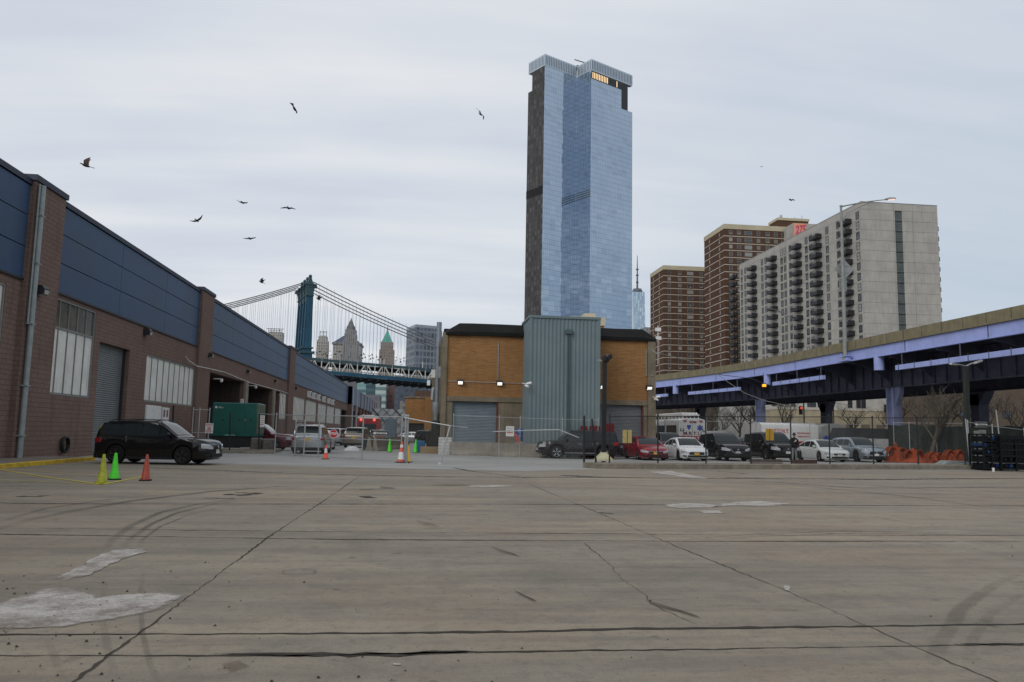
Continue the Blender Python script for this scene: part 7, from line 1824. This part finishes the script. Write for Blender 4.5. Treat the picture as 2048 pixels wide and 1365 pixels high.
# ------------------------------------------------------------------ standing person
def person():
    c = YP(1588, 900, 48.2); t = thing('person', 'person in a dark jacket, pale trousers and knitted hat standing between two cars', 'person', (c[0], 48.2, 0.004), radians(195))
    V = [(0, 0, .98), (0, .01, 1.12), (0, .015, 1.28), (0, .0, 1.42), (0, .01, 1.50), (0, .035, 1.58), (0, .045, 1.68),
         (.10, 0, .93), (.115, .02, .52), (.12, -.02, .09), (.125, .12, .03), (-.10, 0, .93), (-.12, .05, .52), (-.15, .02, .09), (-.16, .16, .03),
         (.19, 0, 1.42), (.25, .02, 1.16), (.20, .20, 1.06), (-.19, 0, 1.42), (-.26, .0, 1.16), (-.20, .18, 1.04)]
    Rr = [.15, .145, .17, .13, .06, .075, .088, .10, .07, .05, .045, .10, .07, .05, .045, .085, .062, .045, .085, .062, .045]
    Ed = [(0, 1), (1, 2), (2, 3), (3, 4), (4, 5), (5, 6), (0, 7), (7, 8), (8, 9), (9, 10), (0, 11), (11, 12), (12, 13), (13, 14), (3, 15), (15, 16), (16, 17), (3, 18), (18, 19), (19, 20)]
    for sg, wi in ((1, 17), (-1, 20)):           # hands: palm and five fingers each
        w = np.array(V[wi]); V.append(tuple(w+[-.01*sg, .07, -.02])); Rr.append(.032); pi_ = len(V)-1; Ed.append((wi, pi_)); p = np.array(V[pi_])
        for k, (dx, ln) in enumerate(((-.03, .055), (-.01, .065), (.01, .06), (.03, .045))):
            V.append(tuple(p+[dx, .04, -.01])); Rr.append(.010); Ed.append((pi_, len(V)-1)); V.append(tuple(p+[dx, .04+ln*.6, -.01-ln*.6])); Rr.append(.008); Ed.append((len(V)-2, len(V)-1))
        V.append(tuple(p+[-.04*sg, .015, .01])); Rr.append(.010); Ed.append((pi_, len(V)-1))
    me = bpy.data.meshes.new('body'); me.from_pydata(V, Ed, []); 
    o = bpy.data.objects.new('body', me); COL.objects.link(o); o.parent = t
    sk = o.modifiers.new('skin', 'SKIN'); sk.use_smooth_shade = True; ss = o.modifiers.new('sub', 'SUBSURF'); ss.levels = 2; ss.render_levels = 2
    for i, r in enumerate(Rr): me.skin_vertices[0].data[i].radius = (r, r*(.78 if i < 4 else 1))
    me.skin_vertices[0].data[0].use_root = True
    # clothing colours by height: trousers, jacket, skin
    m, nt, p = principled('clothed_body'); x, y, z = sep(nt, objco(nt)); 
    col = mix(nt, z.gt(.96), (.17, .175, .17), (.012, .011, .013)); col = mix(nt, z.gt(1.505), col, (.30, .17, .12)); col = mix(nt, z.lt(.10), col, (.03, .03, .03)); setc(nt, p, col); p.inputs['Roughness'].default_value = .85
    me.materials.append(m)
    q = MB(); q.lathe([(.108, -.05), (.112, .0), (.10, .06), (.06, .115), (.0, .13)], (0, .04, 1.70), 14); q.build('hat', M('grey_hat', (.06, .06, .065), .9, var=.2, scale=20), t, smooth=60)
    q = MB(); rg = []
    for z, rx, ry in ((.90, .20, .155), (.95, .205, .16), (1.1, .20, .155), (1.3, .225, .16), (1.42, .21, .14), (1.48, .12, .10), (1.52, .085, .085)): rg.append([(rx*cos(a*pi/8), .01+ry*sin(a*pi/8), z) for a in range(16)])
    q.loft(rg); 
    for sg, a_ in ((1, (.24, .015, 1.40)), (-1, (-.24, .01, 1.40))): q.tube([a_, (sg*.27, .02, 1.16), (sg*.205, .18, 1.06)], [.095, .078, .062], 10)
    q.build('jacket', M('dark_jacket', (.014, .013, .016), .8, var=.3, scale=8), t, smooth=60)
    q = MB(); q.box(-.05, .05, .168, .175, 1.28, 1.38); q.box(.09, .13, .16, .17, 1.24, 1.29); q.build('badge', WHITEP, t)
    q = MB()
    for s_ in (-1, 1): q.lathe([(0, -.012), (.010, 0), (0, .012)], (s_*.032, .125, 1.645), 6)
    q.build('eye', BLACK, t); q = MB(); q.loft([[(-.012, .12, 1.60), (.012, .12, 1.60), (0, .15, 1.605)], [(-.005, .12, 1.645), (.005, .12, 1.645), (0, .128, 1.645)]]); q.build('nose', M('skin', (.30, .17, .12), .6, var=0), t)
    q = MB(); q.box(-.022, .022, .118, .13, 1.565, 1.573); q.build('mouth', M('lips', (.2, .07, .06), .6, var=0), t)
    t.scale = (1.0, 1.0, 1.03)
person()

# ------------------------------------------------------------------ birds
def bird(label, px, py, D, rot, wings=((.35, .15), (.6, .1)), s=1.0, col=(.04, .04, .045), wcol=None, group='pigeons flying over the yard', tail=.12, sweep=.0, fan=.05):
    """wings: two (y, z) joints of the left wing, right wing mirrored unless 4 joints are given"""
    q = MB(); q.loft([[(x, r*cos(a), r*.85*sin(a)+zz_) for a in np.arange(8)*pi/4] for x, r, zz_ in ((-.13, .012, .0), (-.08, .035, .0), (0, .05, .0), (.08, .042, .005), (.12, .022, .018), (.145, .027, .025), (.17, .018, .025), (.195, .004, .018))])
    q.loft([[(-.10, -.02, .0), (-.10, .02, .0), (-.10, .02, .008), (-.10, -.02, .008)], [(-.10-tail, -fan, .0), (-.10-tail, fan, .0), (-.10-tail, fan, .006), (-.10-tail, -fan, .006)]])
    W_ = list(wings); W2 = W_[2:] if len(W_) == 4 else W_[:2]
    for sg, ww in ((1, W_[:2]), (-1, W2)):
        (y1, z1), (y2, z2) = ww; L = [(.07, -.06, 0, 0), (.09+sweep*.3, -.07, y1*.5, z1*.5), (.10+sweep, -.05, y1, z1), (.04+sweep, -.05, (y1+y2)/2, (z1+z2)/2), (-.05+sweep*.5, -.075, y2, z2)]
        q.loft([[(a, sg*(y+.01), z+.01), (b_, sg*(y+.01), z+.008), (b_, sg*(y+.01), z+.001), (a, sg*(y+.01), z-.002)] for a, b_, y, z in L], 1)
    o = q.build('bird', [M('bird_%d' % int(col[0]*1000), col, .8, var=.2, scale=20), M('birdw_%d' % int((wcol or col)[0]*1000), wcol or col, .8, var=.3, scale=12)], smooth=50)
    o.location = tuple(map(float, DP(px, py, D))); o.rotation_euler = tuple(radians(a) for a in rot); o.scale = (s,)*3
    return tag(o, label, 'bird', group)
bird('dark pigeon with fanned tail and drooping wing, highest at centre left', 589, 218, 32, (25, 60, -15), ((.14, -.08), (.32, -.26), (.10, .06), (.20, .16)), tail=.16, fan=.10, col=(.02, .02, .024))
bird('dark bird banking with its wings steeply tilted, right of the others', 961, 229, 38, (52, 0, 60), ((.16, .06), (.36, .02), (.15, .05), (.35, -.06)), col=(.016, .016, .02))
bird('brownish pigeon with raised wings above the warehouse roof', 172, 332, 30, (-10, -10, 200), ((.06, .14), (.10, .28), (.08, .13), (.2, .26)), col=(.05, .045, .05), wcol=(.20, .14, .13), tail=.15, fan=.09)
bird('dark bird with one wing raised, lowest left of the gliding group', 394, 442, 42, (-8, 8, 80), ((.16, .0), (.33, .02), (.14, .10), (.30, .24)), col=(.02, .02, .022))
bird('small gliding bird with shallow raised wings, upper left of its group', 485, 406, 46, (6, 8, 82), ((.15, .03), (.33, .10), (.14, .02), (.3, .03)), col=(.025, .025, .03))
bird('gliding bird with arched wings, right of its group', 577, 417, 40, (3, 6, 85), ((.16, .03), (.36, -.05)), col=(.025, .022, .025))
bird('small gliding bird lowest in its group', 500, 478, 46, (-6, 6, 84), ((.15, .03), (.34, .03)), col=(.025, .025, .03))
bird('pigeon flapping left of the bridge tower top', 523, 565, 45, (10, -20, 160), ((.06, .12), (.12, .22)), col=(.03, .03, .035), fan=.08)
bird('pigeon flapping just right of the bridge tower', 637, 599, 45, (10, -25, 150), ((.06, .12), (.1, .24)), col=(.03, .03, .035), fan=.08)
bird('small dark bird above the brown towers', 1583, 401, 70, (5, 10, 100), ((.14, .08), (.3, .02)), col=(.03, .03, .03))
bird('tiny distant speck of a bird high in the middle right of the sky', 1523, 334, 160, (5, 0, 80), ((.15, .05), (.3, .0)), col=(.05, .05, .05))
rb = random.Random(9); base = None
dots = [(62,1020),(95,1000),(130,985),(180,1025),(205,1010),(232,1045),(248,992),(280,975),(287,1035),(285,1080),(345,1025),(395,990),(432,1040),(697,1035),(735,1022),(715,1078),(752,1065),(808,1045),(845,1030),(825,1086),(862,1075),(915,1057),(930,1098),(1180,1065),(1178,1105),(1240,1087),(1240,1128),(1285,1072),(1285,1113),(1242,1165),(968,1060),(990,1095)]
for i, (x, y) in enumerate(dots):
    px, py = 620+x/6.825, 560+y/6.825
    where = 'before the pale domed tower' if px < 658 else 'before the stepped spire tower' if px < 722 else 'left of the green roofed tower' if px < 758 else 'before the green roofed tower' if px < 788 else 'before the gridded office slab'
    lb = 'tiny bird flying low over the bridge deck, '+where
    if base is None: base = bird(lb, px, py, 230, (10, 0, 70), ((.14, .10), (.28, .16)), s=1.9, col=(.03, .03, .03), group='flock of birds above the bridge deck')
    else:
        o = base.copy(); COL.objects.link(o); o['label'] = lb; o.location = tuple(map(float, DP(px, py, 230+rb.uniform(-15, 15)))); o.rotation_euler = (rb.uniform(-.6, .6), rb.uniform(-.3, .3), rb.uniform(0, 6.28))
